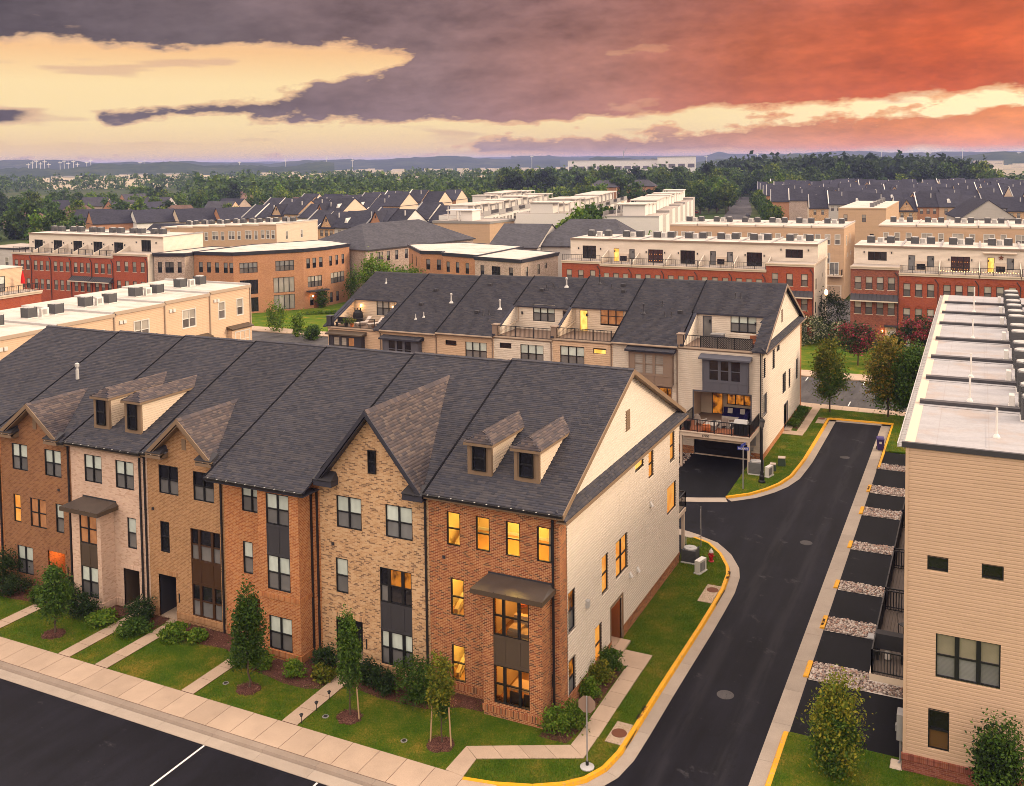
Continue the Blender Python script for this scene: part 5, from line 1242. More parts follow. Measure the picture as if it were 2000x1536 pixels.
# ------------------------------------------------------------------ ground, streets, kerbs, lawns
def sheet(name, pts, z, m, label=None, kind='structure'):
    mb = MB(); mb.poly([(x, y, z) for x, y in pts]); return part(name, mb, m, None, kind=kind, label=label)
def slab(name, pts, z0, z1, m, parent=None, kind=None, **k):
    mb = MB(); mb.prism(pts, z0, z1); return part(name, mb, m, parent, kind=kind, **k)
def rect(x0, y0, x1, y1): return [(x0, y0), (x1, y0), (x1, y1), (x0, y1)]
n_ = 64
sheet('ground', [(7000 * math.cos(2 * math.pi * k / n_), 7000 * math.sin(2 * math.pi * k / n_)) for k in range(n_)], -.12, 'land')
sheet('front_street', rect(-120, -90, 90, -7.9), -.01, 'asphalt')
sheet('alley', rect(-52, -7.9, 9.5, 57.8), -.006, 'asphalt')
sheet('driveway', rect(9.49, 3.35, 14.3, 48.6), -.002, 'asphalt_drive')
sheet('driveway', [(-5.0, 31.6), (-.14, 31.9), (-.35, 41.7), (-5.2, 41.7)], -.002, 'asphalt_drive')
sheet('driveway', [(-6.5, 18.8), (-.7, 18.8), (-.35, 23.2), (-6.5, 24.2)], -.002, 'asphalt_drive')
sheet('cross_street', rect(-140, 62.9, 60, 75.3), -.008, 'asphalt_old')
sheet('side_street', rect(-60, -8, -46, 64), -.012, 'asphalt_old')
sheet('side_street', rect(-3.2, 78, .6, 175), -.004, 'asphalt_old')
sheet('rear_lane', rect(-60, 112, 60, 140), -.05, 'asphalt_old')
def lines():
    for k, (x, y0, y1) in enumerate(((-13.46, -11.6, -8.05), (-7.4, -11.6, -8.05))):
        sheet('road_marking', rect(x - .05, y0, x + .05, y1), .002, 'paint_white')
    for x, y0, y1 in ((4.85, 63.4, 65.4), (-.92, 73.5, 75.25), (5.24, 73.8, 75.25), (11.2, 63.4, 65.4), (11.4, 73.8, 75.25)): sheet('road_marking', rect(x - .05, y0, x + .05, y1), .002, 'paint_white')
lines()
def walkway(name, cells, z=.14, base=None):
    """paving slabs, each a child of the path"""
    if base:
        mb = MB(); mb.prism(base, -.02, z - .012); r = part(name, mb, 'mulch', None, kind='structure')
    else: r = ob(name, None, kind='structure')
    q = random.Random(len(cells))
    for c in cells:
        cx, cy_ = sum(p[0] for p in c) / len(c), sum(p[1] for p in c) / len(c)
        pts = [(x + (cx - x) * .012 / max(.2, abs(cx - x) + .001) if abs(cx - x) > .02 else x, y + (cy_ - y) * .012 / max(.2, abs(cy_ - y) + .001) if abs(cy_ - y) > .02 else y) for x, y in c]
        slab('slab', pts, z - .06, z + q.random() * .004, 'concrete', r)
    return r
def cells(x0, x1, y0, y1, n, axis): return [rect(x0 + (x1 - x0) * k / n, y0, x0 + (x1 - x0) * (k + 1) / n, y1) if axis == 'x' else rect(x0, y0 + (y1 - y0) * k / n, x1, y0 + (y1 - y0) * (k + 1) / n) for k in range(n)]
walkway('sidewalk', cells(-47.2, -2.05, -7.03, -5.32, 33, 'x') + [[(-2.05, -7.03), (1.2, -6.3), (-.6, -5.3), (-2.05, -5.42)]], .135, rect(-47.2, -7.03, -2.05, -5.32))
for x0, x1, y1, n in ((-32.05, -31.2, -.4, 4), (-25.95, -25.1, -.3, 4), (-23.3, -22.42, -.45, 4), (-17.5, -16.72, -.3, 4), (-11.45, -10.58, -.4, 4)):
    walkway('front_path', cells(x0, x1, -5.31, y1, n, 'y'), .15, rect(x0, -5.31, x1, y1))
walkway('side_path', [[(-2.96, -5.31), (-2.06, -5.4), (-2.12, -4.13), (-2.94, -3.52)]] + [[(-2.94 + k * 1.01, -3.52 + k * .4875), (-2.12 + k * 1.02, -4.13 + k * .4775), (-2.12 + (k + 1) * 1.02, -4.13 + (k + 1) * .4775), (-2.94 + (k + 1) * 1.01, -3.52 + (k + 1) * .4875)] for k in range(4)]
        + [[(1.1, -1.57), (1.96, -2.22), (1.98, -.6), (1.14, -.6)]] + cells(1.14, 2.0, -.6, 5.6, 5, 'y') + cells(.56, 2.02, 5.6, 7.15, 1, 'y'), .15)
walkway('north_path', cells(1.72, 2.5, 51.6, 61, 7, 'y') + [rect(.62, 50.3, 2.45, 51.6)], .15)
walkway('sidewalk', cells(-45, 30, 61, 62.7, 50, 'x'), .135)
slab('sidewalk', [(-140, 75.5), (45, 75.5), (45, 78.6), (-140, 78.6)], -.02, .12, 'concrete', None, 'structure')
# kerbs and gutter pans along lines whose right hand side is the road
def offs(P, d):
    out = []
    for i, p in enumerate(P):
        a, b = Vector(P[max(0, i - 1)]), Vector(P[min(len(P) - 1, i + 1)]); t = (b - a).normalized()
        out.append((p[0] + t.y * d, p[1] - t.x * d))
    return out
def resample(P, step):
    P = [Vector(p) for p in P]; out = [tuple(P[0])]; acc = 0.
    for a, b in zip(P, P[1:]):
        L = (b - a).length; k = max(1, round(L / step))
        out += [tuple(a + (b - a) * j / k) for j in range(1, k + 1)]
    return out
def ribbon(r, name, P, d0, d1, z0, z1, m, piece=3, lean=.0):
    A_, B_, = offs(P, d0), offs(P, d1); i = 0
    while i < len(P) - 1:
        j = min(i + piece, len(P) - 1)
        L = list(A_[i:j + 1]); Rr = list(B_[i:j + 1]); mb = MB()
        g = .006
        for k in range(len(L) - 1):
            lo = [(*L[k], z0), (*Rr[k], z0), (*Rr[k + 1], z0), (*L[k + 1], z0)]
            f = [Vector(p) for p in lo]
            if k == 0: f[0] = f[0].lerp(f[3], .004); f[1] = f[1].lerp(f[2], .004)
            if k == len(L) - 2: f[3] = f[3].lerp(f[0], .006); f[2] = f[2].lerp(f[1], .006)
            hi = [(p.x, p.y, z1) for p in f]
            if lean:
                for q_ in (1, 2): hi[q_] = (hi[q_][0] + (hi[3 if q_ == 2 else 0][0] - hi[q_][0]) * lean, hi[q_][1] + (hi[3 if q_ == 2 else 0][1] - hi[q_][1]) * lean, z1)
            mb.hexa([tuple(p) for p in f], hi)
        part(name, mb, m, r); i = j
KA = resample([(-2.06, -5.4), (-.74, -5.15), (.7, -4.65), (1.75, -4.0), (2.4, -3.35), (2.85, -2.4), (3.05, -1.2), (3.1, .8), (3.14, 4.2), (3.2, 7.3), (3.28, 11), (3.3, 13.6), (3.29, 16.2), (3.1, 18.3), (2.8, 19.5), (1.96, 21.2), (.9, 22.55), (-.22, 23.1)], 1.0)
KA2 = resample([(-.22, 23.1), (-1.1, 23.45), (-4, 24.3), (-20, 25.2), (-46, 25.2)], 2.)
KB1 = resample([(-46, 29.4), (-20, 29.4), (-4, 30.4), (-3.1, 30.64), (-1.95, 31.06), (-.14, 31.85)], 2.)
KB = resample([(-.14, 31.85), (1.29, 33.25), (2.2, 34.8), (2.85, 36.4), (3.35, 38.6), (3.53, 41.8), (3.6, 43.3), (3.64, 50), (3.67, 57.62)], 1.)
kr = ob('kerb', None, kind='structure')
for P in (KA, KB): ribbon(kr, 'kerb_stone', P, 0, .24, -.02, .15, 'kerb_yellow', 3, .25); ribbon(kr, 'gutter_pan', P, .24, .82, -.02, .012, 'gutter_pan', 3)
for P in (KA2, KB1): ribbon(kr, 'gutter_pan', P, 0, .9, -.02, .02, 'gutter_pan', 2)
KC = resample([(3.67, 57.62), (9.55, 57.9)], 1.5); ribbon(kr, 'kerb_stone', KC, 0, .24, -.02, .15, 'kerb_yellow', 2, .25); ribbon(kr, 'gutter_pan', KC, .24, .8, -.02, .012, 'gutter_pan', 2)
KD = resample([(9.62, 57.9), (9.62, 43.6)], 1.5); ribbon(kr, 'kerb_stone', KD, 0, .22, -.02, .13, 'kerb_yellow', 2, .25)
for k in range(22):
    y = -8 + k * 3.; part('gutter_pan', bx(8.57, y + .008, -.02, 9.42 if y < 42 else 9.38, y + 2.992, .012), 'gutter_pan', kr)
STONES = [(43.5, 44.85), (37.3, 39.0), (32.25, 33.85), (25.65, 26.95), (19.15, 20.4), (13.75, 15.4), (8.35, 10.1)]
for y0, y1 in STONES[1:]: part('kerb_stone', MB().hexa([(9.18, y0 + .1, 0), (9.45, y0 + .1, 0), (9.45, y1 - .05, 0), (9.18, y1 - .05, 0)], [(9.24, y0 + .1, .09), (9.45, y0 + .1, .1), (9.45, y1 - .05, .1), (9.24, y1 - .05, .09)]), 'kerb_yellow', kr)
for y0, y1 in ((-8, -5), (-5, -2), (-2, .5), (.5, 3.3)): part('kerb_stone', MB().hexa([(9.16, y0, 0), (9.42, y0, 0), (9.42, y1, 0), (9.16, y1, 0)], [(9.22, y0, .13), (9.42, y0, .14), (9.42, y1, .14), (9.22, y1, .13)]), 'kerb_yellow', kr)
for k in range(17):
    x = -47.2 + k * 2.8; x1_ = min(x + 2.79, -2.0)
    part('kerb_stone', MB().hexa([(x, -7.43, -.02), (x1_, -7.43, -.02), (x1_, -7.045, -.02), (x, -7.045, -.02)], [(x, -7.36, .125), (x1_, -7.36, .125), (x1_, -7.045, .13), (x, -7.045, .13)]), 'kerbstone', kr); part('gutter_pan', bx(x, -8.02, -.02, x1_, -7.435, .014), 'gutter_pan', kr)
txt(kr, 'FIRE  LANE', (3.19, 2.05, .152), .24, 'letter_dark', R(89), True)
txt(kr, 'FIRE  LANE', (3.36, 18.2, .152), .24, 'letter_dark', R(95), True)
for y in (38.1, 14.5): txt(kr, 'FIRE LANE', (9.36, y, .102), .17, 'letter_dark', R(90), True)
# storm inlets
def inlet(x0, y0, x1, y1, mx, my, kx, label):
    r = root('storm_inlet', (mx, my, 0), 0, label, 'storm drain', 'storm inlets along the alley kerb')
    part('pad', bx(x0 - mx, y0 - my, .1, x1 - mx, y1 - my, .152), 'concrete', r); part('cover', MB().lathe([(.34, .15), (.34, .162), (.30, .168)], n=20), 'rust_iron', r); part('slot', bx(kx - mx, y0 - my + .05, .03, kx - mx + .006, y1 - my - .2, .115), 'iron', r)
inlet(2.34, -.7, 3.08, .94, 2.72, .1, 3.30, 'concrete storm drain pad with rusty round cover near the stop sign')
inlet(2.46, 14.1, 3.27, 16.45, 2.92, 15.8, 3.53, 'concrete storm drain pad with rusty cover by the red hydrant')
inlet(2.85, 55.2, 3.62, 57.3, 3.2, 56.9, 3.9, 'concrete storm drain pad at the closed end of the alley')
for (x, y, l) in ((6.15, 5.33, 'nearest round manhole cover in the alley asphalt'), (6.67, 25.55, 'manhole cover in the middle of the alley bend'), (6.68, 45.6, 'manhole cover near the closed end of the alley')):
    r = root('manhole', (x, y, 0), 0, l, 'manhole', 'manholes in the alley'); part('ring', MB().lathe([(.40, -.02), (.40, .004), (.34, .006)], n=24), 'asphalt_old', r); part('cover', MB().lathe([(.33, -.02), (.33, .010), (.31, .011)], n=24), 'asphalt_old', r)
# lawns
def lawn(pts, z=.12, label=None): return slab('lawn', pts, -.05, z, 'lawn', None, 'structure')
LAWN_FRONT = [(-47, -5.3), (-2.96, -5.3), (-2.96, -3.5), (1.1, -1.57), (1.15, 5.6), (-.05, 5.6), (-.05, .15), (-47, .15)]
LAWN_SIDE = [(-2.12, -4.13), (1.96, -2.2), (2.03, 7.15), (-.05, 7.15), (-.05, 19.2), (-.8, 22.9)] + [p for p in reversed(KA)]
LAWN_S7 = [tuple(p) for p in KB] + [(9.6, 57.9), (9.62, 48.55), (14.2, 48.55), (14.2, 61), (.65, 61), (.65, 41.7), (-.25, 41.7), (-.1, 32.1)]
lawn(LAWN_FRONT); lawn(LAWN_SIDE); lawn(LAWN_S7)
lawn(rect(9.42, -40, 40, 3.36)); lawn(rect(-46, 78.6, 45, 98.5)); lawn(rect(-103, 78.6, -46, 112))
lawn(rect(14.2, 49, 60, 61))
# mulch beds and rings
def blob(cx, cy_, rx, ry, seed, n=22):
    q = random.Random(seed); return [(cx + rx * math.cos(2 * math.pi * k / n) * (.88 + .24 * q.random()), cy_ + ry * math.sin(2 * math.pi * k / n) * (.88 + .24 * q.random())) for k in range(n)]
def chips(parent, pts, n, seed, z):
    q = random.Random(seed); xs = [p[0] for p in pts]; ys = [p[1] for p in pts]; V, Q = [], []
    while len(Q) < n:
        x, y = q.uniform(min(xs), max(xs)), q.uniform(min(ys), max(ys))
        if not inside(pts, x, y): continue
        a = q.random() * 6.28; l, w = q.uniform(.02, .06), q.uniform(.008, .02); c, s = math.cos(a), math.sin(a); t = q.uniform(-.02, .03); i = len(V)
        for dx, dy, dz in ((-l, -w, 0), (l, -w, t), (l, w, t), (-l, w, .0)): V.append((x + dx * c - dy * s, y + dx * s + dy * c, z + .012 + dz))
        Q.append((i, i + 1, i + 2, i + 3))
    ob('mulch_chips', np_mesh('mulch_chips', np.array(V), Q, 'mulch_chip'), parent, kind='stuff')
def bed(pts, seed, n, h=.045):
    xs = sum(p[0] for p in pts) / len(pts); ys = sum(p[1] for p in pts) / len(pts); mb = MB()
    ring = [(x + (xs - x) * .25, y + (ys - y) * .25) for x, y in pts]
    for k in range(len(pts)):
        a, b = pts[k], pts[(k + 1) % len(pts)]; c, d = ring[(k + 1) % len(pts)], ring[k]
        mb.quad((*a, .118), (*b, .118), (*c, .12 + h), (*d, .12 + h))
    mb.poly([(*p, .12 + h) for p in ring]); o = part('mulch_bed', mb, 'mulch', None, kind='structure'); chips(o, pts, n, seed, .12 + h * .8)
TREES_FRONT = [(-27.95, -3.83), (-14.65, -3.75), (-8.85, -3.68), (-4.0, -3.75)]
for k, (x, y) in enumerate(TREES_FRONT): bed(blob(x, y - .1, .62, .58, k), k, 260, .07)
bed([(-37, .1), (-37, -1.9), (-34, -2.0), (-32.2, -1.7), (-32.2, .1)], 11, 500); bed([(-31.1, .1), (-31.1, -1.5), (-28.5, -1.9), (-26.2, -1.3), (-26, .1)], 12, 500); bed([(-25, .1), (-25, -1.3), (-24.2, -1.6), (-23.4, -1.2), (-23.4, .1)], 13, 160)
bed([(-22.3, .1), (-22.3, -1.5), (-20, -1.5), (-18.2, -1.3), (-17.6, -1.6), (-17.6, .1)], 14, 600); bed([(-16.6, .1), (-16.6, -2.3), (-14.8, -2.5), (-13.4, -2.75), (-12.2, -2.7), (-11.5, -2.4), (-11.5, .1)], 15, 900)
bed([(-10.5, .1), (-10.5, -1.6), (-8.5, -1.9), (-6, -1.8), (-4.6, -1.0), (-3.5, -.9), (-3.4, .1)], 16, 600); bed([(-.4, .1), (-.4, -1.6), (.9, -1.55), (1.05, -.4), (1.1, 5.4), (.0, 5.5), (0, .1)], 17, 600); bed([(.65, 53.4), (1.65, 52.2), (1.7, 60), (.65, 60.5)], 18, 200)
# grass blades on the near lawns
def blades(poly, n, seed, z=.12, hh=(.035, .085), avoid=()):
    g = np.random.default_rng(seed); xs = [p[0] for p in poly]; ys = [p[1] for p in poly]
    P = np.stack([g.uniform(min(xs), max(xs), n * 3), g.uniform(min(ys), max(ys), n * 3)], 1)
    ok = np.zeros(len(P), bool); px, py = P[:, 0], P[:, 1]; m = len(poly)
    for i in range(m):
        (x1, y1), (x2, y2) = poly[i], poly[(i + 1) % m]
        if y1 == y2: continue
        c = ((y1 > py) != (y2 > py)) & (px < (x2 - x1) * (py - y1) / (y2 - y1) + x1); ok ^= c
    for (a, b, c, d) in avoid: ok &= ~((px > a) & (px < c) & (py > b) & (py < d))
    P = P[ok][:n]; n = len(P)
    a = g.uniform(0, 6.283, n); w = g.uniform(.006, .014, n); h = g.uniform(*hh, n); ln = g.uniform(-.6, .6, (n, 2)) * h[:, None]
    dx, dy = np.cos(a) * w, np.sin(a) * w; zz = np.full(n, z - .005)
    V = np.stack([np.stack([P[:, 0] - dx, P[:, 1] - dy, zz], 1), np.stack([P[:, 0] + dx, P[:, 1] + dy, zz], 1), np.stack([P[:, 0] + ln[:, 0], P[:, 1] + ln[:, 1], zz + h], 1)], 1).reshape(-1, 3)
    ob('grass', np_mesh('grass', V, np.arange(n * 3).reshape(n, 3), 'grass_blade'), None, kind='stuff', label='short green and yellowing lawn grass', cat='grass')
walks = [(-32.05, -5.4, -31.2, 0), (-25.95, -5.4, -25.1, 0), (-23.3, -5.4, -22.42, 0), (-17.5, -5.4, -16.72, 0), (-11.45, -5.4, -10.58, 0)]
blades(LAWN_FRONT, 120000, 1, avoid=walks); blades(LAWN_SIDE, 60000, 2); blades(LAWN_S7, 60000, 3, avoid=[(1.72, 50.3, 2.5, 61), (.6, 50.3, 2.45, 51.6)]); blades(rect(9.45, -3, 24, 3.3), 50000, 4)
# river stones between the driveways
def ico():
    p = (1 + 5 ** .5) / 2; v = np.array([(-1, p, 0), (1, p, 0), (-1, -p, 0), (1, -p, 0), (0, -1, p), (0, 1, p), (0, -1, -p), (0, 1, -p), (p, 0, -1), (p, 0, 1), (-p, 0, -1), (-p, 0, 1)], float); v /= np.linalg.norm(v[0])
    f = np.array([(0, 11, 5), (0, 5, 1), (0, 1, 7), (0, 7, 10), (0, 10, 11), (1, 5, 9), (5, 11, 4), (11, 10, 2), (10, 7, 6), (7, 1, 8), (3, 9, 4), (3, 4, 2), (3, 2, 6), (3, 6, 8), (3, 8, 9), (4, 9, 5), (2, 4, 11), (6, 2, 10), (8, 6, 7), (9, 8, 1)]); return v, f
ICO = ico()
def stones(areas, n, seed, z=.0, label=''):
    g = np.random.default_rng(seed); V, F_ = [], []; v, f = ICO
    for k in range(n):
        x0, y0, x1, y1 = areas[k % len(areas)] if k < len(areas) * 3 else areas[int(g.choice(len(areas), p=np.array([(a[2] - a[0]) * (a[3] - a[1]) for a in areas]) / sum((a[2] - a[0]) * (a[3] - a[1]) for a in areas)))]
        s = g.uniform(.04, .1) * np.array((1, g.uniform(.6, .95), g.uniform(.45, .7))); a = g.uniform(0, 6.28); R_ = np.array(((math.cos(a), -math.sin(a), 0), (math.sin(a), math.cos(a), 0), (0, 0, 1)))
        w = (v * (1 + g.uniform(-.14, .14, (12, 1))) * s) @ R_.T + (g.uniform(x0, x1), g.uniform(y0, y1), z + g.uniform(.02, .09))
        F_.append(f + 12 * k); V.append(w)
    o = ob('river_stones', np_mesh('river_stones', np.concatenate(V), np.concatenate(F_), 'river_stone', smooth=True), None, kind='stuff', label=label, cat='stones')
for k, (y0, y1) in enumerate(STONES):
    ar = [(9.52, y0, 12.1, y1)] + ([(12.1, y0 + .1, 13.95, y0 + .95)] if k == 6 else [])
    sheet('stone_bed', rect(9.47, y0 - .03, 12.15 if k < 6 else 14.0, y1 + .03 if k < 6 else y1 - .0), .012, 'river_stone')
    stones(ar, int(430 * (y1 - y0)) + (350 if k == 6 else 0), 40 + k, .0, 'pale river stones filling the ' + ['seventh', 'sixth', 'fifth', 'fourth', 'third', 'second', 'nearest'][k] + ' strip between the driveways')
stones([(-6.4, 36, -5.2, 41.4)], 420, 60, 0., 'pale stones beside the dark garage')
def string_fn(t):
    u, v, _ = sep(t, texco(t)); a = ((u / .28).fract() - .5).m('ABSOLUTE'); b = (((v + .2) / .95).fract() - .5).m('ABSOLUTE')
    k = (1 - a.step(.10, .2)) * (1 - b.step(.02, .06)); return mixc(t, k, (.03, .012, .01), (1., .38, .07))
mat('pane_string', (.012, .01, .012), rough=.2, coat=.5, emit=string_fn, estr=1.6)
mat('pane_brownpaper', (.12, .06, .02), rough=.5, coat=.3)

# ------------------------------------------------------------------ air conditioners and roof gear
def ac_unit(w=.85, h=.9, m='ac_dark', detail=True):
    key = ('ac', w, h, m)
    if key in _cache: return _cache[key]
    b = MB(); b.box(-w / 2, -w / 2, .08, w / 2, w / 2, h - .04)
    for k in range(7):
        z = .16 + k * (h - .3) / 7; b.box(-w / 2 - .012, -w / 2 - .012, z, w / 2 + .012, w / 2 + .012, z + .035)
    for s in (-1, 1):
        for t in (-1, 1): b.box(s * w / 2 - .03, t * w / 2 - .03, .05, s * w / 2 + .03, t * w / 2 + .03, h)
    top = MB(); n = 16; top.lathe([(w * .47, h - .04), (w * .47, h + .03), (w * .40, h + .04)], n=n); top.lathe([(w * .12, h + .04), (w * .1, h + .07)], n=8)
    base = bx(-w / 2 - .06, -w / 2 - .06, 0, w / 2 + .06, w / 2 + .06, .07)
    r = (b.mesh('casing', m), top.mesh('fan_guard', 'metal_light'), base.mesh('base', 'white_plastic')); _cache[key] = r
    return r
def put_ac(loc, label, group, w=.85, h=.9, m='ac_dark', rz=0.):
    a = root('air_conditioner', loc, rz, label, 'air conditioner', group)
    for nm, me in zip(('casing', 'fan_guard', 'base'), ac_unit(w, h, m)): ob(nm, me, a)
    return a
def mini_box(loc, label, group, rz=0., s=1.):
    a = root('condenser_box', loc, rz, label, 'air conditioner', group)
    b = MB().box(-.4 * s, -.16 * s, .08, .4 * s, .16 * s, .7 * s + .08); ob('casing', b.mesh('casing', 'white_plastic'), a)
    g = MB()
    for k in range(6): g.box(-.30 * s + k * .09 * s, -.175 * s, .16, -.26 * s + k * .09 * s, -.161 * s, .66 * s)
    ob('grille', g.mesh('grille', 'ac_grey'), a); ob('base', bx(-.45 * s, -.2 * s, 0, .45 * s, .2 * s, .07).mesh('base', 'white_plastic'), a)
    return a

# ------------------------------------------------------------------ big flat roofed row on the right
RX, RY0, RZ = 14.15, 2.6, 13.69
RDIV = [2.6, 9.75, 15.3, 21.0, 27.2, 33.4, 38.5, 43.9, 48.9]
RW = 12.
for k in range(8):
    y0, y1 = RDIV[k], RDIV[k + 1]; L = y1 - y0
    h = root('townhouse', (RX, y0, 0), 0, ('tan siding end house of the flat roofed row at right with a brick base' if k == 0 else ORD[k] + ' flat roofed townhouse from the camera in the row along the right side'), 'townhouse', 'flat roofed townhouses along the right edge')
    zt = RZ - .02
    W_ = Face((0, L, 0), (0, -1)); mb = MB(); siding(mb, W_, 0, L, .0, zt, [(.8, 0, L - 1.6, 2.4), (1.2, 3.1, 2.2, 2.1)] if L > 4 else [], h=.15)
    part('siding_wall', mb, 'siding_tan', h)
    part('garage_door', bx(.06, .82, 0, .12, L - .82, 2.38), 'garage_dark', h); window(h, W_, 1.2, 3.1, 2.2, 2.1, 2, 1, 'pane_dark', 'pane_dark', inset=.02)
    rf = MB(); rf.box(-.12, .05, zt, RW, L, RZ + .02); ro = part('roof', rf, 'membrane', h)
    if k: part('parapet', MB().box(.1, -.2, RZ + .02, RW, .2, RZ + .2), 'panel_dark', h); part('parapet_flashing', MB().box(.1, .2, RZ + .022, RW, .62, RZ + .05).box(.1, -.5, RZ + .022, RW, -.2, RZ + .05), 'membrane', h)
    if k == 0:
        part('roof_edge', MB().box(-.2, -.1, RZ - .12, RW, .06, RZ + .09), 'panel_dark', h)
    gt = MB(); gt.box(-.38, 0.02, RZ - .16, -.34, L - .02, RZ - .02); gt.box(-.34, .02, RZ - .16, -.14, L - .02, RZ - .12); gt.box(-.14, .02, RZ - .2, -.1, L - .02, RZ + .0)
    n = int(L / .42)
    for j in range(n): gt.box(-.38, .2 + j * L / n, RZ - .03, -.12, .23 + j * L / n, RZ - .005)
    part('gutter', gt, 'metal_light', ro)
    part('roof_lip', MB().box(-.1, .02, RZ - .02, .28, L - .02, RZ + .035), 'stone_trim', ro)
    if k not in (3, 5): part('vent_pipe', MB().lathe([(.15, RZ + .02), (.13, RZ + .08), (.06, RZ + .18), (.045, RZ + .3), (.045, RZ + 1.25)], 2.2 + (1.05 if k == 0 else 0), 2.3 if k == 0 else 1.2, 10), 'white_plastic', ro)
    part('roof_curb', bx(.25 + 2.6, .6, RZ + .02, .25 + 2.62, L - .3, RZ + .028), 'membrane', ro)
    if k == 0:
        E_ = Face((0, 0, 0), (1, 0)); ops = [(1.15, 4.33, 2.33, 1.8), (.9, 1.28, .78, 1.62), (.8, 8.67, .77, .54), (2.77, 8.68, .77, .54), (6.2, 4.33, 1.6, 1.8)]
        m2 = MB(); siding(m2, E_, .0, RW, .86, zt - .1, ops, h=.15, proud=.024); part('end_siding', m2, 'siding_sand', h)
        part('corner_trim', MB().box(-.05, -.05, .86, .07, .001, zt - .12).box(-.05, .0, .86, .0, .12, zt - .12), 'siding_sand', h)
        b = MB(); wall(b, E_, -.06, RW, 0, .78, d=.06); wall(b, Face((-.06, .7, 0), (0, -1)), 0, .76, 0, .78, d=.0); part('brick_base', b, 'brick_far_dark', h)
        part('plinth_band', MB().box(-.1, -.11, .62, RW, -.061, .82).box(-.1, -.13, .82, RW, .02, .86), 'brick_far_dark_soldier', h)
        window(h, E_, 1.15, 4.33, 2.33, 1.8, 3, 2, 'pane_lace', 'pane_grey', trim=None, inset=.03, mull=.17)
        window(h, E_, .9, 1.28, .78, 1.62, 1, 2, 'pane_dark', 'pane_brownpaper', inset=.04)
        for a, z in ((.8, 8.67), (2.77, 8.68)): window(h, E_, a, z, .77, .54, 1, 1, 'pane_dark', 'pane_dark', inset=.04)
        window(h, E_, 6.2, 4.33, 1.6, 1.8, 2, 2, 'pane_lace', 'pane_grey', inset=.03)
        part('meter_box', MB().box(-.3, .15, 1.2, -.03, .75, 2.3).box(-.36, .3, 1.5, -.3, .55, 1.75), 'metal_grey', h); part('meter_pipe', MB().tube([(-.15, .3, 1.2), (-.15, .3, .3), (-.3, .1, .1)], .05, 6), 'metal_grey', h)
for k in range(7):
    y = RDIV[k + 1]
    put_ac((RX + 4.75, y - 1.25, RZ + .02), ('nearest' if k == 0 else ORD[k]) + ' air conditioner before a roof divider on the right row', 'air conditioners on the right roof', .95, 1.05); put_ac((RX + 4.75, y + 1.15, RZ + .02), ('nearest' if k == 0 else ORD[k]) + ' air conditioner behind a roof divider on the right row', 'air conditioners on the right roof', .95, 1.05)
    mini_box((RX + 3.95, y + .9, RZ + .02), ('nearest' if k == 0 else ORD[k]) + ' small condenser left of the roof air conditioners on the right row', 'small condensers on the right roof', R(90), .7)
# decks of that row
for k, (y0, y1) in enumerate(((4.35, 10.9), (11.05, 16.2), (16.4, 22.5), (22.7, 29.))):
    d = root('balcony_deck', (12.7, y0, 0), 0, ['nearest grey plank balcony with a covered grill on the right row', 'second grey plank balcony on the right row', 'third balcony on the right row, partly hidden', 'farthest visible balcony on the right row'][k], 'balcony', 'balconies on the right row')
    L = y1 - y0; z = 3.0
    fr = MB(); fr.box(-.08, 0, z - .32, .0, L, z); fr.box(0, 0, z - .32, 1.42, .1, z); fr.box(0, L - .1, z - .32, 1.42, L, z); part('frame', fr, 'beam_cream', d)
    part('joists', bx(.02, .1, z - .2, 1.42, L - .1, z - .03), 'panel_dark', d)
    for j in range(10): part('plank', bx(.005 + j * .142, .0, z - .02, .005 + j * .142 + .132, L, z + .012), 'plank_grey', d)
    for yy in ((L - .1,) if k == 0 else (.1, L - .1)): part('deck_post', bx(-.02, yy - .08, 0, .12, yy + .08, z - .32), 'beam_cream' if k == 0 and yy < 1 else 'trim_dark', d)
    rail(d, [(1.4, L - .08, z), (.02, L - .08, z), (.02, .06, z), (1.4, .06, z)], 1.0, step=.12, r=.014)
    if k < 3: part('side_screen', bx(-.055, .2, z - .32, -.012, L, z + .12), 'panel_dark', d) if k else None
g = root('covered_grill', (13.35, 5.9, 3.02), 0, 'large black covered grill on the nearest right hand balcony', 'grill'); part('cover', MB().hexa([(-.62, -.35, .55), (.62, -.35, .55), (.62, .35, .55), (-.62, .35, .55)], [(-.58, -.2, 1.15), (.58, -.2, 1.15), (.58, .3, 1.12), (-.58, .3, 1.12)]), 'tarp', g)
for a in (-.55, .45): part('leg', bx(a, -.3, 0, a + .1, -.2, .55), 'iron', g); part('leg', bx(a, .2, 0, a + .1, .3, .55), 'iron', g)
part('shelf', bx(-.95, -.25, .85, -.64, .25, .9), 'metal_grey', g); part('gas_bottle', MB().lathe([(.14, .02), (.16, .08), (.16, .36), (.1, .45), (.04, .5)], -.1, -.05, 12), 'white_plastic', g)
fc = root('folding_chair', (13.75, 8.6, 3.02), R(40), 'thin wire chair against the right wall on the nearest balcony', 'chair'); part('seat', bx(-.2, -.2, .42, .2, .2, .45), 'iron', fc); part('backrest', MB().tube([(-.2, .2, .45), (-.2, .26, .9), (.2, .26, .9), (.2, .2, .45)], .015, 6), 'iron', fc)
for a in (-.18, .18):
    for b in (-.18, .18): part('leg', bx(a - .012, b - .012, 0, a + .012, b + .012, .42), 'iron', fc)

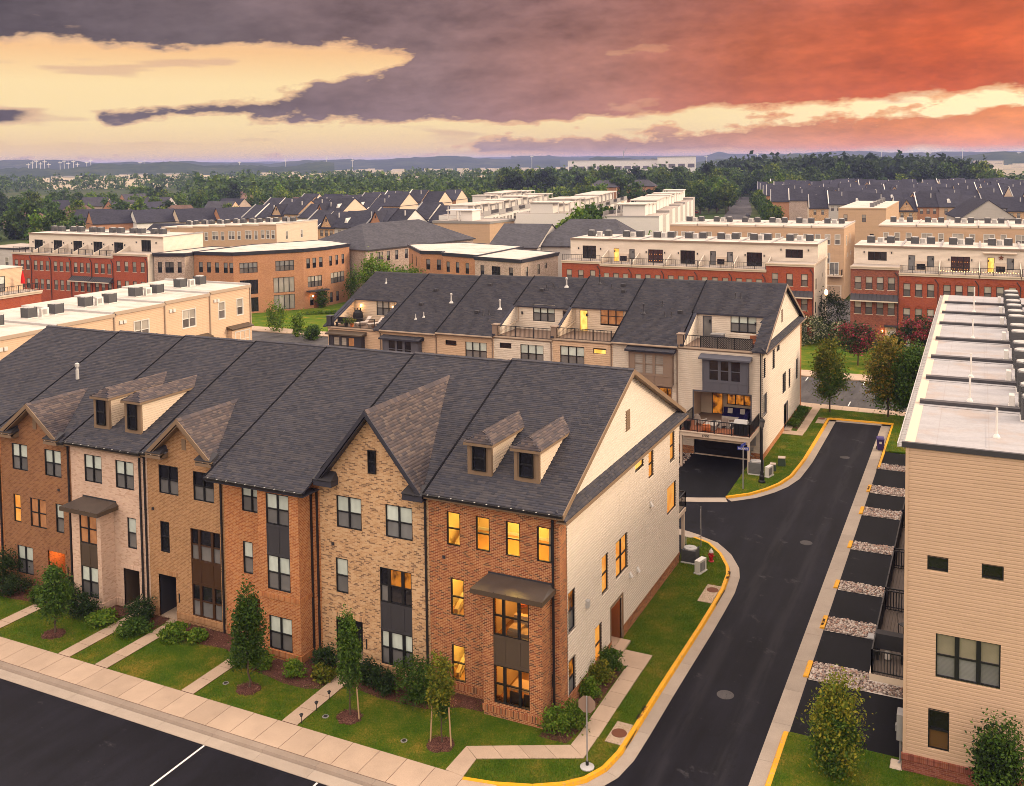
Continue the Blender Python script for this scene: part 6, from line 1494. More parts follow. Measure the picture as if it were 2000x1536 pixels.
# ------------------------------------------------------------------ generic flat roofed unit facing local -y
def flat_unit(loc, rz, W, D, H, label, group, fm, sm, wins=(), right=(), left=False, roofm='membrane_far', edge='stone_trim', cat='townhouse', lod=1, fmx='frame_white', extra=None, cornice=None, top=None, backm=None, divider=True, lint=None, name='townhouse'):
    h = root(name, loc, rz, label, cat, group); F = Face((0, 0, 0), (1, 0)); S_ = Face((W, 0, 0), (0, 1)); L_ = Face((0, D, 0), (0, -1))
    mb = MB(); wall(mb, F, 0, W, 0, H, [w[:4] for w in wins], rev=.08); part('front_wall', mb, fm, h)
    mb = MB(); wall(mb, S_, 0, D, 0, H, [w[:4] for w in right], rev=.08)
    wall(mb, L_, 0, D, 0, H); mb.quad((0, D, 0), (0, D, H), (W, D, H), (W, D, 0)); part('side_wall', mb, sm, h)
    for F_, ws in ((F, wins), (S_, right)):
        for w in ws:
            c = w[4] if len(w) > 4 else 1; u_ = w[5] if len(w) > 5 else 'pane_farup'; l_ = w[6] if len(w) > 6 else 'pane_farlo'
            window(h, F_, w[0], w[1], w[2], w[3], c, 1 if (w[3] < .7 or u_ in ('pane_dark', 'pane_amber') and w[2] > 1.6) else 2, u_, l_, fmx if len(w) < 8 else w[7], trim=fmx if fmx == 'frame_white' else None, tw=.07, lod=lod, lintel=lint if F_ is F else None, sill='stone_trim' if lint and F_ is F else None, inset=.02)
    t = top if top else .0
    ro = part('roof', bx(-.0, .0, H, W, D, H + .05), roofm, h)
    part('roof_edge', MB().box(-.02, -.1, H - .22, W + .02, .0 - .002, H + .09).box(W + .001, -.1, H - .22, W + .08, D, H + .09), edge, ro)
    if divider: part('parapet', bx(W - .12, .05, H + .05, W + .12, D - .1, H + .22), 'metal_light', ro)
    if cornice: part('cornice', MB().box(-.05, -.28, H - .06, W + .05, -.101, H + .1).box(-.03, -.18, H - .3, W + .03, -.101, H - .06), cornice, ro)
    return h
def dh_row(xs, z, h=1.7, w=.9, c=1, **k): return [(x, z, w, h, c) for x in xs]

# left beige row (fronts face +x)
LX, LZ = -53.2, 12.4
for k in range(7):
    y0 = -.6 + k * 6.; H = LZ - (6 - k) * .16
    wn = [(1.2, H - 2.9, .9, 1.7, 1), (3.9, H - 2.9, .9, 1.7, 1)] if k in (6, 3) else [(2.2, H - 2.9, 1.75, 1.75, 2)]
    if k < 6: wn += [(2.0, H - 6.2, 2.2, 1.8, 3)]
    h = flat_unit((LX, y0, 0), R(90), 6., 12.2, H, ('right end house of the peach flat roofed row at left, with a small bay' if k == 6 else ORD[6 - k] + ' peach siding house from the right end of the flat roofed row at left'), 'flat roofed peach townhouses at left', 'siding_peach_far', 'siding_peach_far', wn, right=[], roofm='membrane_far', edge='gutter_tan', lod=0)
    part('downspout', bx(5.86, -.14, .2, 5.96, -.04, H - .1), 'gutter_tan', h)
    if k >= 5:
        b = MB(); b.box(2.4, -.6, H - 6.6, 5.4, -.001, H - 4.2); bb = part('box_bay', b, 'siding_peach_far', h); part('bay_roof', MB().hexa([(2.25, -.8, H - 4.2), (5.55, -.8, H - 4.2), (5.55, 0, H - 4.2), (2.25, 0, H - 4.2)], [(2.25, -.8, H - 4.1), (5.55, -.8, H - 4.1), (5.55, 0, H - 3.85), (2.25, 0, H - 3.85)]), 'panel_umber', bb)
        window(bb, Face((2.9, -.6, 0), (1, 0)), 0, H - 6.2, 2.1, 1.7, 3, 2, 'pane_farup', 'pane_farlo', 'frame_white', trim='frame_white')
    for j, x in enumerate((.5, .95)): part('vent_cap', bx(x, -.12, H - 1.1, x + .3, 0, H - .8), 'white_plastic', h)
    pa = ORD[6 - k] + ' roof from the right on the left row'
    put_ac((LX - 5.5, y0 + 1.6, H + .05), 'left air conditioner on the ' + pa, 'air conditioners on the left roofs', .9, .95); put_ac((LX - 5.3, y0 + 4.2, H + .05), 'right air conditioner on the ' + pa, 'air conditioners on the left roofs', .9, .95); mini_box((LX - 5.2, y0 + 2.9, H + .05), 'white condenser box on the ' + pa, 'white condensers on the left roofs', R(90), .95)

# ------------------------------------------------------------------ red brick rows across the street, with set back upper floors
def brick_unit(x0, x1, y, H, label, kind, k, group, base=0., vis=3):
    W = x1 - x0; n = 4 if kind in ('awn', 'plain4') else 3; ww = .86
    xs = [(W - .5) * (j + .5) / n + .25 - ww / 2 for j in range(n)]; brick = 'brick_far_dark' if kind == 'awn' else 'brick_far'; u_, l_ = 'pane_farup', 'pane_farlo'
    z3, z2, z1 = H - 3.0, H - 6.35, .3
    wins = [(x, z3, ww, 1.7, 1) for x in xs]
    if vis > 1: wins += [(x, z2, ww, 1.75, 1) for x in xs]
    if vis > 2: wins += [(1.0, z1, 2.7, 1.7, 3)] if kind == 'awn' else [(xs[j], z1, ww, 1.7, 1) for j in (1, 2)]
    lit = {(-10.3, 2): 'pane_lit'}.get((round(x0, 1), 2))
    if kind == 'end': wins[4 if n == 4 else 3] = wins[4 if n == 4 else 3][:5] + ('pane_lit', 'pane_lit')
    h = flat_unit((x0, y, base), 0, W, 13., H, label, group, brick, 'siding_beige_far', wins, right=[(1.6, 6.9, .8, 1.5, 1), (1.2, 3.6, .8, 1.6, 1), (6.5, 3.6, .9, 1.9, 2), (7.5, 8., .5, .6, 1)] if kind == 'end' else [], roofm='membrane_brown', edge='stone_trim', fmx='frame_black', cornice='beam_cream' if kind != 'awn' else 'stone_trim', divider=False, lint='stone_trim' if kind in ('awn', 'lint', 'end') else (brick + '_soldier'))
    if kind in ('arch',):
        for w in wins:
            m = MB(); pts = [(w[0] - .12 + (w[2] + .24) * j / 8, H * 0 + w[1] + w[3] + .02 + .3 * math.sin(math.pi * j / 8)) for j in range(9)]
            for (xa, za), (xb, zb) in zip(pts, pts[1:]): m.hexa([(xa, -.06, za), (xb, -.06, zb), (xb, 0, zb), (xa, 0, za)], [(xa, -.06, za + .13), (xb, -.06, zb + .13), (xb, 0, zb + .13), (xa, 0, za + .13)])
            part('arch_hood', m, brick + '_soldier', h)
    if kind == 'awn' or kind == 'end' or kind == 'hood':
        z = z2 + 1.85; aw = part('canopy', MB().hexa([(.05, -1.0, z), (W - .05, -1.0, z), (W - .05, -.001, z), (.05, -.001, z)], [(.05, -1.0, z + .08), (W - .05, -1.0, z + .08), (W - .05, -.001, z + .85), (.05, -.001, z + .85)]), 'panel_dark', h)
        for j in range(12): part('seam', MB().hexa([(.1 + j * (W - .25) / 11, -1.0, z + .085), (.14 + j * (W - .25) / 11, -1.0, z + .085), (.14 + j * (W - .25) / 11, 0, z + .855), (.1 + j * (W - .25) / 11, 0, z + .855)], [(.1 + j * (W - .25) / 11, -1.0, z + .12), (.14 + j * (W - .25) / 11, -1.0, z + .12), (.14 + j * (W - .25) / 11, 0, z + .89), (.1 + j * (W - .25) / 11, 0, z + .89)]), 'trim_dark', aw)
        part('canopy_fascia', bx(.04, -1.04, z - .06, W - .04, -1.0, z + .1), 'beam_cream', aw)
    if vis > 2:
        dx = W - 1.45 if kind == 'awn' else .5
        d = part('door', MB().box(dx, -.06, 0, dx + .9, -.001, 2.1), 'door_white', h); part('door_frame', MB().box(dx - .2, -.09, 0, dx - .001, -.002, 2.6).box(dx + .9, -.09, 0, dx + 1.1, -.002, 2.6).box(dx - .001, -.09, 2.12, dx + .9, -.002, 2.6), 'stone_trim' if kind == 'awn' else 'trim_dark', h)
        lx_ = dx - .55 if kind == 'awn' else dx + 1.35; lantern(h, (lx_, 0, 1.95), True); point_light(h, (lx_, -.45, 1.9), 16, (1., .36, .06), .08)
        if kind == 'awn': part('door_hood', bx(dx - .35, -.7, 2.62, dx + 1.25, 0, 2.8), 'panel_dark', h)
    part('downspout', MB().tube([(W - .1, -.1, .2), (W - .1, -.1, H - 1.2), (W - .5, -.1, H - .6)], .06, 6), 'trim_dark', h)
    # set back storey
    P = MB(); F = Face((0, 3.6, 0), (1, 0)); zt = 13.0; zb = H + .05
    st = ['slider', 'door', 'glow', 'slider', 'door', 'slider', 'wide'][k % 7]
    ops = {'slider': [(W / 2 - 1.1, zb + .05, 2.2, 2.0)], 'door': [(.9, zb + .05, .85, 2.0), (W - 1.6, zb + .5, .85, 1.5)], 'glow': [(W / 2 - 1.1, zb + .05, 2.3, 2.0)], 'wide': [(W / 2 - 1.2, zb + .5 if H > 10.2 else zb + .1, 2.4, 1.2 if H > 10.2 else 1.8)]}[st]
    wall(P, F, 0, W, zb, zt, ops, rev=.08); wall(P, Face((W, 3.6, 0), (0, 1)), 0, 9.4, zb, zt); wall(P, Face((0, 13, 0), (0, -1)), 0, 9.4, zb, zt)
    pn = part('upper_wall', P, 'siding_beige_far', h)
    for j, o in enumerate(ops): window(h, F, o[0], o[1], o[2], o[3], 3 if st in ('slider', 'glow', 'wide') else 1, 1, {'glow': 'pane_string', 'door': 'pane_lit' if (k == 1 and j == 0) else 'pane_grey'}.get(st, 'pane_dark'), 'pane_dark', lod=1, inset=.02)
    if st == 'door': part('fireplace', MB().box(W / 2 - .7, 3.3, zb, W / 2 + .8, 3.59, zb + 1.3).box(W / 2 - .5, 3.28, zb + .15, W / 2 + .6, 3.3, zb + 1.0), 'stone_trim', h); part('hearth', bx(W / 2 - .48, 3.26, zb + .18, W / 2 + .58, 3.28, zb + .95), 'pane_dark', h)
    for x in (W * .22, W * .8): lantern(h, F.p(x, zb + 1.6, 0), False)
    pr = part('upper_roof', bx(0, 3.5, zt, W, 13, zt + .06), 'membrane_far', h); part('upper_edge', bx(-.01, 3.42, zt - .16, W + .01, 3.499, zt + .1), 'trim_taupe', pr); part('upper_parapet', MB().hexa([(W - .12, 3.5, zt + .06), (W + .12, 3.5, zt + .06), (W + .12, 13, zt + .06), (W - .12, 13, zt + .06)], [(W - .12, 3.5, zt + .1), (W + .12, 3.5, zt + .1), (W + .12, 13, zt + .3), (W - .12, 13, zt + .3)]), 'metal_grey', pr)
    if H < 10.2: rail(h, [(.1, .15, zb), (W - .1, .15, zb)], .95, step=.3, r=.01); part('partition', MB().hexa([(W - .1, .3, zb), (W + .05, .3, zb), (W + .05, 3.6, zb), (W - .1, 3.6, zb)], [(W - .1, .3, zb + .35), (W + .05, .3, zb + .35), (W + .05, 3.6, zb + 1.5), (W - .1, 3.6, zb + 1.5)]), 'siding_beige', h)
    return h
R1X = [-41.3, -35, -30, -25, -20, -15, -10.3, -3.8]
for k in range(7):
    kind = 'end' if k == 6 else 'lint'; H = 10.5 if k == 6 else 9.85 if k == 0 else 9.55
    brick_unit(R1X[k], R1X[k + 1], 98.5, H, ('red brick end house beside the lane, right end of the central red row' if k == 6 else ORD[k] + ' red brick house from the left in the central row behind the dark roofs'), kind, k, 'red brick houses in the central row', 0, 3 if k == 6 else 1)
R2X = [1.0, 7.1, 11.95, 16.7, 21.45, 26.2, 31.]
for k in range(6):
    brick_unit(R2X[k], R2X[k + 1], 98.5, 10.5 if k == 0 else 9.8, ['brownish brick house with a dark metal canopy beside the lane', 'red brick house with arched windows and a lit door lamp, next to the canopied house', 'third red brick house from the lane, string lights along its terrace', 'fourth red brick house from the lane with a star on its terrace wall', 'fifth red brick house from the lane, behind the flat right roof', 'sixth red brick house from the lane, at the right frame edge'][k], 'awn' if k == 0 else 'arch', [6, 4, 2, 1, 3, 0][k], 'red brick houses in the right row', 0, 3 if k < 2 else 2)
for row, X_, n in (('central red row', R1X, 7), ('right red row', R2X, 6)):
    for k in range(n):
        w = X_[k + 1] - X_[k]
        for j, fx in enumerate((.3, .72)): put_ac((X_[k] + w * fx, 106.5 + (j % 2) * .5, 13.06), ('left' if j == 0 else 'right') + ' air conditioner on the ' + ORD[k] + ' roof of the ' + row, 'air conditioners on the ' + row, .95, 1.0)
        mini_box((X_[k] + w * .51, 106.6, 13.06), 'white condenser on the ' + ORD[k] + ' roof of the ' + row, 'white condensers on the ' + row, 0, 1.1)
star = root('wall_star', (19.2, 102.02, 11.9), 0, 'dark metal star on the pale terrace wall', 'ornament'); m_ = MB(); m_.poly([(math.sin(math.pi * k / 5) * (.38 if k % 2 == 0 else .16), -.06, math.cos(math.pi * k / 5) * (.38 if k % 2 == 0 else .16)) for k in range(10)]); part('plate', m_, 'rust_iron', star)
aw = root('terrace_awning', (17.1, 102, 12.5), 0, 'rolled cream awning above the terrace with the star', 'awning'); part('roll', MB().tube([(0, -.25, 0), (3.9, -.25, 0)], .13, 8), 'beam_cream', aw); part('bracket', bx(0, -.2, -.05, 3.9, 0, .1), 'beam_cream', aw)
sl = root('string_lights', (12.0, 98.7, 9.9), 0, 'glowing string lights along the terrace planters', 'string lights')
for k in range(30): part('light_bulb', MB().lathe([(.02, 0), (.045, .05), (.02, .09)], 0.15 + k * .31, .05, 6), 'bulb', sl, (0, 0, .04 * math.sin(k * 1.9) + .35))
part('wire', MB().tube([(0.1, .05, .42), (4.7, .05, .42), (9.3, .05, .42)], .012, 4), 'iron', sl)

# ------------------------------------------------------------------ tan rows behind, their backs to the camera
def tan_row(X_, y, D, H, dirs, group, mf='siding_tan_far', ms='siding_tan_far', nwin=2, rise=0., low=True):
    n = len(X_) - 1
    for k in range(n):
        W = X_[k + 1] - X_[k]; h_ = H + rise * k
        end = k in (0, n - 1)
        top_ = [(W * f - .42, h_ - 3.1, .84, 1.75, 1) for f in (.2, .5, .8)] if end else [(W * .18, h_ - 3.1, 1.65, 1.75, 2), (W * .72, h_ - 3.1, .84, 1.75, 1)]
        wn = top_ + ([(W * .25, h_ - 6.4, 1.8, 1.75, 3)] if low else [])
        flat_unit((X_[k], y, 0), 0, W, D, h_, ORD[k] + ' tan siding house from the left in ' + dirs, group, mf, ms, wn, right=[(3, h_ - 3.4, .7, 1.7, 1), (8, h_ - 3.4, .7, 1.7, 1), (5, h_ - 5.6, .6, .6, 1), (9.5, h_ - 5.6, .6, .6, 1)] if k == n - 1 else [], edge='beam_cream')
        for j, f in enumerate((.3, .75)): put_ac((X_[k] + W * f, y + D * .5, h_ + .06), ('left' if j == 0 else 'right') + ' air conditioner on the ' + ORD[k] + ' roof of ' + dirs, 'air conditioners on ' + dirs, .95, 1.0)
        mini_box((X_[k] + W * .52, y + D * .5, h_ + .06), 'white condenser on the ' + ORD[k] + ' roof of ' + dirs, 'white condensers on ' + dirs, 0, 1.1)
tan_row([-36.3, -31, -25.4, -20.2, -15.2, -10.4, -4.8], 139.5, 16, 12.95, 'the central tan row behind the red houses', 'tan houses in the central row')
tan_row([.2, 6.5, 11.5, 16.4, 21.3, 26.2, 31], 147, 16, 12.95, 'the right tan row behind the red houses', 'tan houses in the right row')
tan_row([-148, -143.4, -138.8, -134.2, -129.6, -125, -120.4, -115.8], 122, 14, 11.5, 'the left tan row', 'tan houses in the left row', rise=.2, ms='siding_warm_far')
b = root('rear_balcony', (-10.4, 139.5, 0), 0, 'pale rear balcony on the end of the central tan row, above a garage door', 'balcony'); part('floor', bx(2.6, -1.3, 4.3, 5.4, -.02, 4.5), 'beam_cream', b); rail(b, [(2.7, -.05, 4.5), (2.7, -1.25, 4.5), (5.3, -1.25, 4.5), (5.3, -.05, 4.5)], 1., step=.25); window(b, Face((3.2, -.05, 0), (1, 0)), 0, 4.55, 1.5, 2.1, 2, 1, 'pane_grey', 'pane_grey', 'frame_white', trim='frame_white')
gd = root('garage_front', (-10.4, 139.4, 0), 0, 'closed tan garage door at the end of the lane', 'garage door'); part('leaf', bx(1.6, -.02, 0, 5.0, .08, 2.5), 'garage_tan', gd); part('surround', MB().box(1.4, -.04, 0, 1.6, .08, 2.7).box(5.0, -.04, 0, 5.2, .08, 2.7).box(1.6, -.04, 2.5, 5.0, .08, 2.7), 'beam_cream', gd)
flat_unit((-14.3, 207, 0), 0, 10.8, 40, 12.95, 'tall tan siding end wall with a striped flat roof behind the tan rows', None, 'siding_tan_far', 'siding_tan_far', [(1.2, 9.6, .9, 1.8, 1, 'pane_farup', 'pane_farlo', 'frame_black'), (5.4, 9.6, .9, 1.8, 1, 'pane_farup', 'pane_farlo', 'frame_black'), (7.2, 6.3, .9, .55, 1, 'pane_dark', 'pane_dark', 'frame_black')], fmx='frame_black', edge='siding_tan', divider=False)
for k in range(5): put_ac((-7.0, 211 + k * 7.4, 13.0), ORD[k] + ' air conditioner on the striped roof behind the tan rows', 'air conditioners on the striped roof', .95, 1.1, 'ac_grey')
# red row at left
RLX = [-142.5, -137.4, -132.3, -127.2, -122.1, -117., -109.]
for k in range(6):
    brick_unit(RLX[k], RLX[k + 1], 80.5, 10.3 if k == 5 else 9.75, ORD[k] + ' red brick house from the left in the far left red row', ['lint', 'lint', 'lint', 'hood', 'hood', 'plain4'][k], [0, 3, 5, 0, 3, 5][k], 'red brick houses in the left row', 0, 2)
    for j, f in enumerate((.3, .68)): put_ac((RLX[k] + 5.1 * f, 88.5, 13.06), ('left' if j == 0 else 'right') + ' air conditioner on the ' + ORD[k] + ' roof of the far left red row', 'air conditioners on the left red row', .95, 1.)
h = flat_unit((-92.9, 35, 0), R(90), 12.2, 14, 9.2, 'brick house with a beige upper floor and terrace at the left frame edge', None, 'brick_far', 'brick_far', [], roofm='membrane_brown', divider=False, cornice='stone_trim')
P_ = MB(); F_ = Face((0, 3.4, 0), (1, 0)); wall(P_, F_, 0, 12.2, 9.25, 12.2, [(8.6, 9.3, 1.0, 2.0), (6.2, 9.5, 1.2, 1.3)]); wall(P_, Face((12.2, 3.4, 0), (0, 1)), 0, 10.6, 9.25, 12.2); part('upper_wall', P_, 'siding_peach_far', h); part('upper_roof', bx(0, 3.3, 12.2, 12.2, 14, 12.3), 'membrane_far', h)
window(h, F_, 8.6, 9.3, 1.0, 2.0, 1, 2, inset=.02); window(h, F_, 6.2, 9.5, 1.2, 1.3, 1, 1, 'pane_dark', 'pane_dark', inset=.02); rail(h, [(.1, .2, 9.25), (12.1, .2, 9.25)], 1.0, step=.25)
um = root('closed_umbrella', (-95.0, 46.2, 9.3), 0, 'closed red umbrella on the brick terrace at the left edge', 'umbrella'); part('pole', MB().tube([(0, 0, 0), (0, 0, 2.6)], .04, 6), 'iron', um); part('cloth', MB().lathe([(.28, .9), (.22, 1.6), (.05, 2.5)], n=8), 'red_umbrella', um)
for k in range(3): flat_unit((-160.5 + k * 5.7, 82 + k * .2, 0), 0, 5.6, 14, 10.2 - .3 * (2 - k), ORD[k] + ' grey flat roofed house from the left frame edge, beside the red row', 'grey houses at the left edge', 'siding_grey_far', 'siding_grey_far', [(2, 6.8, 1., 1.7, 1)], roofm='membrane_brown', edge='trim_dark')
# brown brick corner building and its neighbours (plan polygons)
def poly_building(name, pts, H, label, wm, wins, roofm='membrane_far', corn='trim_navy', cat='building', z0=0., lod=0, fm='frame_black'):
    c = pts[0]; h = root(name, (c[0], c[1], z0), 0, label, cat); P = [(x - c[0], y - c[1]) for x, y in pts]
    n = len(P); mb = MB(); co = MB()
    for i in range(n):
        a, b_ = Vector(P[i]), Vector(P[(i + 1) % n]); F = Face((a.x, a.y, 0), (b_ - a)); L = (b_ - a).length
        ws = wins.get(i, []); mi = wm[i] if isinstance(wm, dict) else 0
        wall(mb, F, 0, L, 0, H, [w[:4] for w in ws], rev=.1)
        for w in ws: window(h, F, w[0], w[1], w[2], w[3], w[4] if len(w) > 4 else 1, w[7] if len(w) > 7 else 2, w[5] if len(w) > 5 else 'pane_farlo', w[6] if len(w) > 6 else 'pane_dark', fm, inset=.04, lod=lod, lintel=('brick_mid_soldier' if wm == 'brick_mid' else None))
        co.hexa([tuple(F.p(-.05, H - .45, .001)), tuple(F.p(L + .05, H - .45, .001)), tuple(F.p(L + .05, H - .45, .16)), tuple(F.p(-.05, H - .45, .16))], [tuple(F.p(-.12, H + .12, .001)), tuple(F.p(L + .12, H + .12, .001)), tuple(F.p(L + .12, H + .12, .30)), tuple(F.p(-.12, H + .12, .30))])
    part('wall', mb, wm, h); part('roof', MB().prism(P, H - .1, H + .02), roofm, h); part('cornice', co, corn, h)
    return h
T3 = lambda xs, z, h=1.75, w=.75: [(x, z, w, h, 1, 'pane_grey', 'pane_dark') for x in xs]
poly_building('brick_building', [(-108.6, 81.5), (-103.4, 83.2), (-103.4, 95), (-108.6, 95)], 10.4, 'grey brick flat roofed house joining the red row and the brown corner building', 'brick_midlt', {0: [(.7, 7.2, .7, 1.8, 1), (2.0, 7.2, 1.5, 1.8, 2), (4.2, 7.2, .7, 1.8, 1), (.7, 3.9, .7, 1.7, 1), (2.0, 3.9, 1.5, 1.7, 2)]})
poly_building('brick_building', [(-103.3, 85.2), (-95.6, 86.2), (-88.4, 95.6), (-87.1, 100), (-87.0, 107.2), (-97, 113), (-103.3, 100)], 10.5, 'brown brick corner apartment building with balconies and a flat pale roof', 'brick_mid',
              {0: T3((1.0, 2.6, 4.2, 5.9, 7.0), 7.1) + T3((1.0, 2.6, 4.2), 3.8), 1: [(1.0, 7.0, 3.0, 1.75, 4, 'pane_grey', 'pane_farlo'), (7.0, 7.0, 3.2, 1.75, 4, 'pane_grey', 'pane_farlo'), (6.6, 3.3, 3.6, 2.6, 4, 'pane_curtain', 'pane_curtain', 1), (6.6, .4, 3.6, 2.5, 4, 'pane_curtain', 'pane_curtain', 1), (1.0, 3.4, 3.0, 2.4, 4, 'pane_dark', 'pane_dark', 1), (1.0, .4, 3.0, 2.4, 4, 'pane_dark', 'pane_dark', 1)], 2: T3((.6, 1.9, 3.3), 7.1) + [(.8, 3.8, 3.0, 1.9, 4, 'pane_farup', 'pane_farlo')] + T3((1.2,), .6), 3: T3((1.2, 3.0, 4.8), 7.1) + [(1.5, 3.9, 4.0, 1.9, 4, 'pane_farup', 'pane_farlo')] + T3((1.2, 3.0), .6)})
en_ = root('entrance_canopy', (-88.0, 96.5, 0), R(73), 'dark flat canopy with a lit lamp over the brown building entrance', 'canopy'); part('slab', bx(-.6, -1.0, 3.05, 3.6, -.02, 3.3), 'panel_dark', en_); part('door', bx(1.0, -.1, .1, 2.2, -.03, 2.4), 'door_wood', en_); part('lamp', bx(.6, -.25, 2.1, .75, -.05, 2.4), 'bulb', en_); point_light(en_, (.65, -.5, 2.2), 20, (1., .3, .05), .08)
def ridge_building(name, loc, rz, W, D, H, zr, label, fm, sm, wins, roofm='roof_dark', hip=0., cat='building', over=.4, group=None, lod=1, axis='x', gable_m=None, right=(), fmx='frame_black'):
    """ridge along local x; hip gives the hip length at each end (0 = gable)"""
    h = root(name, loc, rz, label, cat, group); F = Face((0, 0, 0), (1, 0)); S_ = Face((W, 0, 0), (0, 1)); L_ = Face((0, D, 0), (0, -1))
    mb = MB(); wall(mb, F, 0, W, 0, H, [w[:4] for w in wins], rev=.08); part('front_wall', mb, fm, h)
    mb = MB(); wall(mb, S_, 0, D, 0, H, [w[:4] for w in right], rev=.08); wall(mb, L_, 0, D, 0, H); mb.quad((0, D, 0), (0, D, H), (W, D, H), (W, D, 0))
    if not hip:
        for x in (0, W): mb.poly([(x, 0, H), (x, D, H), (x, D / 2, zr - .05)])
    part('side_wall', mb, sm, h)
    for F_, ws in ((F, wins), (S_, right)):
        for w in ws: window(h, F_, w[0], w[1], w[2], w[3], w[4] if len(w) > 4 else 1, 2, w[5] if len(w) > 5 else 'pane_farup', w[6] if len(w) > 6 else 'pane_farlo', fmx, lod=lod, inset=.02)
    e = over; r = MB(); sl = (zr - H) / (D / 2); ze = H - e * sl; ex = e if hip else .15
    A, B, C_, D_ = (-ex, -e, ze), (W + ex, -e, ze), (W + ex, D + e, ze), (-ex, D + e, ze); P, Q = (hip - (0 if hip else ex), D / 2, zr), (W - hip + (0 if hip else ex), D / 2, zr); t = .16
    lowr = lambda p: (p[0], p[1], p[2] - t)
    r.quad(A, B, Q, P); r.quad(C_, D_, P, Q)
    if hip: r.poly([B, C_, Q]); r.poly([D_, A, P])
    r.quad(lowr(A), A, D_, lowr(D_)); r.quad(lowr(A), lowr(B), B, A); r.quad(lowr(B), lowr(C_), C_, B)
    if not hip: r.quad(lowr(P), P, A, lowr(A)); r.quad(B, Q, lowr(Q), lowr(B)); r.quad(lowr(C_), lowr(Q), Q, C_); r.quad(lowr(A), lowr(P), lowr(Q), lowr(B)); r.quad(lowr(P), lowr(D_), lowr(C_), lowr(Q))
    part('roof', r, roofm, h)
    part('fascia', MB().box(-ex, -e - .06, ze - t - .06, W + ex, -e - .005, ze - .02), 'trim_dark', h)
    return h
ridge_building('townhouse', (-83.5, 107.5, 0), R(78), 30, 17, 9.7, 13.6, 'long grey brick house with a dark hipped roof behind the brown corner building', 'brick_midlt', 'brick_midlt', T3((1., 5.2, 7.4, 10., 11.6, 13.2), 7.1) + T3((1., 5.2, 7.4), 3.9) + [(2.6, 7.1, 1.6, 1.75, 2), (2.6, 3.9, 1.6, 1.75, 2)], 'roof_grey', hip=7)
poly_building('brick_building', [(-78.0, 113.2), (-69.2, 102.9), (-64.7, 103.2), (-63.9, 101.2), (-56.3, 99.1), (-56.2, 116), (-70, 120)], 10.1, 'brown brick corner building with a broad pale flat roof, behind the rear facing row', 'brick_mid', {0: T3((3.5, 8.), 7.0), 1: T3((1.0, 3.0), 7.0), 3: T3((.8, 3.0, 5.2), 7.0)})
poly_building('brick_building', [(-56.2, 98.0), (-46.9, 95.6), (-46.2, 108.5), (-56.2, 112)], 10.0, 'mottled brick flat roofed house at the right of the brown corner building', 'brick_midlt', {0: [(1.2, 7., .8, 1.75, 1), (3.6, 7., 1.8, 1.75, 3, 'pane_dark', 'pane_dark'), (7.2, 7., .8, 1.75, 1)], 1: [(1.5, 7.2, .8, 1.6, 1, 'pane_farup', 'pane_farlo'), (5.5, 7.2, .8, 1.6, 1, 'pane_farup', 'pane_farlo'), (8., 7.9, .8, .9, 1, 'pane_farup', 'pane_farlo')]})
ridge_building('townhouse', (-65.5, 121, 0), R(6), 9.5, 18, 9.6, 13.2, 'pale siding house with a dark gabled roof left of the twin roofs', 'siding_grey_far', 'siding_grey_far', [(2.5, 7.2, 1.8, 1.7, 3)], 'roof_grey', fmx='frame_white')
ridge_building('townhouse', (-57.5, 124.5, 0), R(6), 17, 19, 9.8, 14.0, 'pale siding house with the broad dark roof behind the flat brick roofs', 'siding_grey_far', 'siding_grey_far', [(1.5, 7.0, 1.8, 1.7, 2), (6.8, 7.0, 1.8, 1.7, 2), (12.5, 7., 1.2, 1.7, 1)], 'roof_grey', hip=4, fmx='frame_white')
mat('lantern_glass', (.16, .15, .15), rough=.2, coat=.5)

# ------------------------------------------------------------------ vegetation
def leaves(n, cen, rad, size, seed, clusters=40, spread=.28, top_taper=0., shell=.55, twigs=0, aspect=.6):
    """n leaf quads gathered in clumps through an ellipsoid-like crown"""
    g = np.random.default_rng(seed); cen, rad = np.array(cen, float), np.array(rad, float)
    d = g.normal(size=(clusters, 3)); d /= np.linalg.norm(d, axis=1)[:, None]
    rr = (shell + (1 - shell) * g.random(clusters)) ** .8
    K_ = d * rr[:, None] * (.86 + .22 * g.random(clusters))[:, None]
    if top_taper:
        f = 1 - top_taper * (K_[:, 2] + 1) / 2; K_[:, :2] *= f[:, None]
    w = g.random(clusters) + .4; idx = g.choice(clusters, n, p=w / w.sum())
    p = K_[idx] + g.normal(size=(n, 3)) * spread * (.5 + .7 * g.random(clusters))[idx][:, None] * np.array((1, 1, .75))
    p = p * rad + cen
    nv = g.normal(size=(n, 3)) + np.array((0, 0, .6)); nv /= np.linalg.norm(nv, axis=1)[:, None]
    a = np.cross(nv, g.normal(size=(n, 3))); a /= np.linalg.norm(a, axis=1)[:, None]; b = np.cross(nv, a)
    s = size * (.6 + .8 * g.random(n)); a *= s[:, None]; b *= (s * aspect)[:, None]
    V = np.stack([p - a, p - b * .9 + nv * s[:, None] * .15, p + a, p + b * .9 + nv * s[:, None] * .15], 1).reshape(-1, 3)
    return V, np.arange(n * 4).reshape(n, 4)
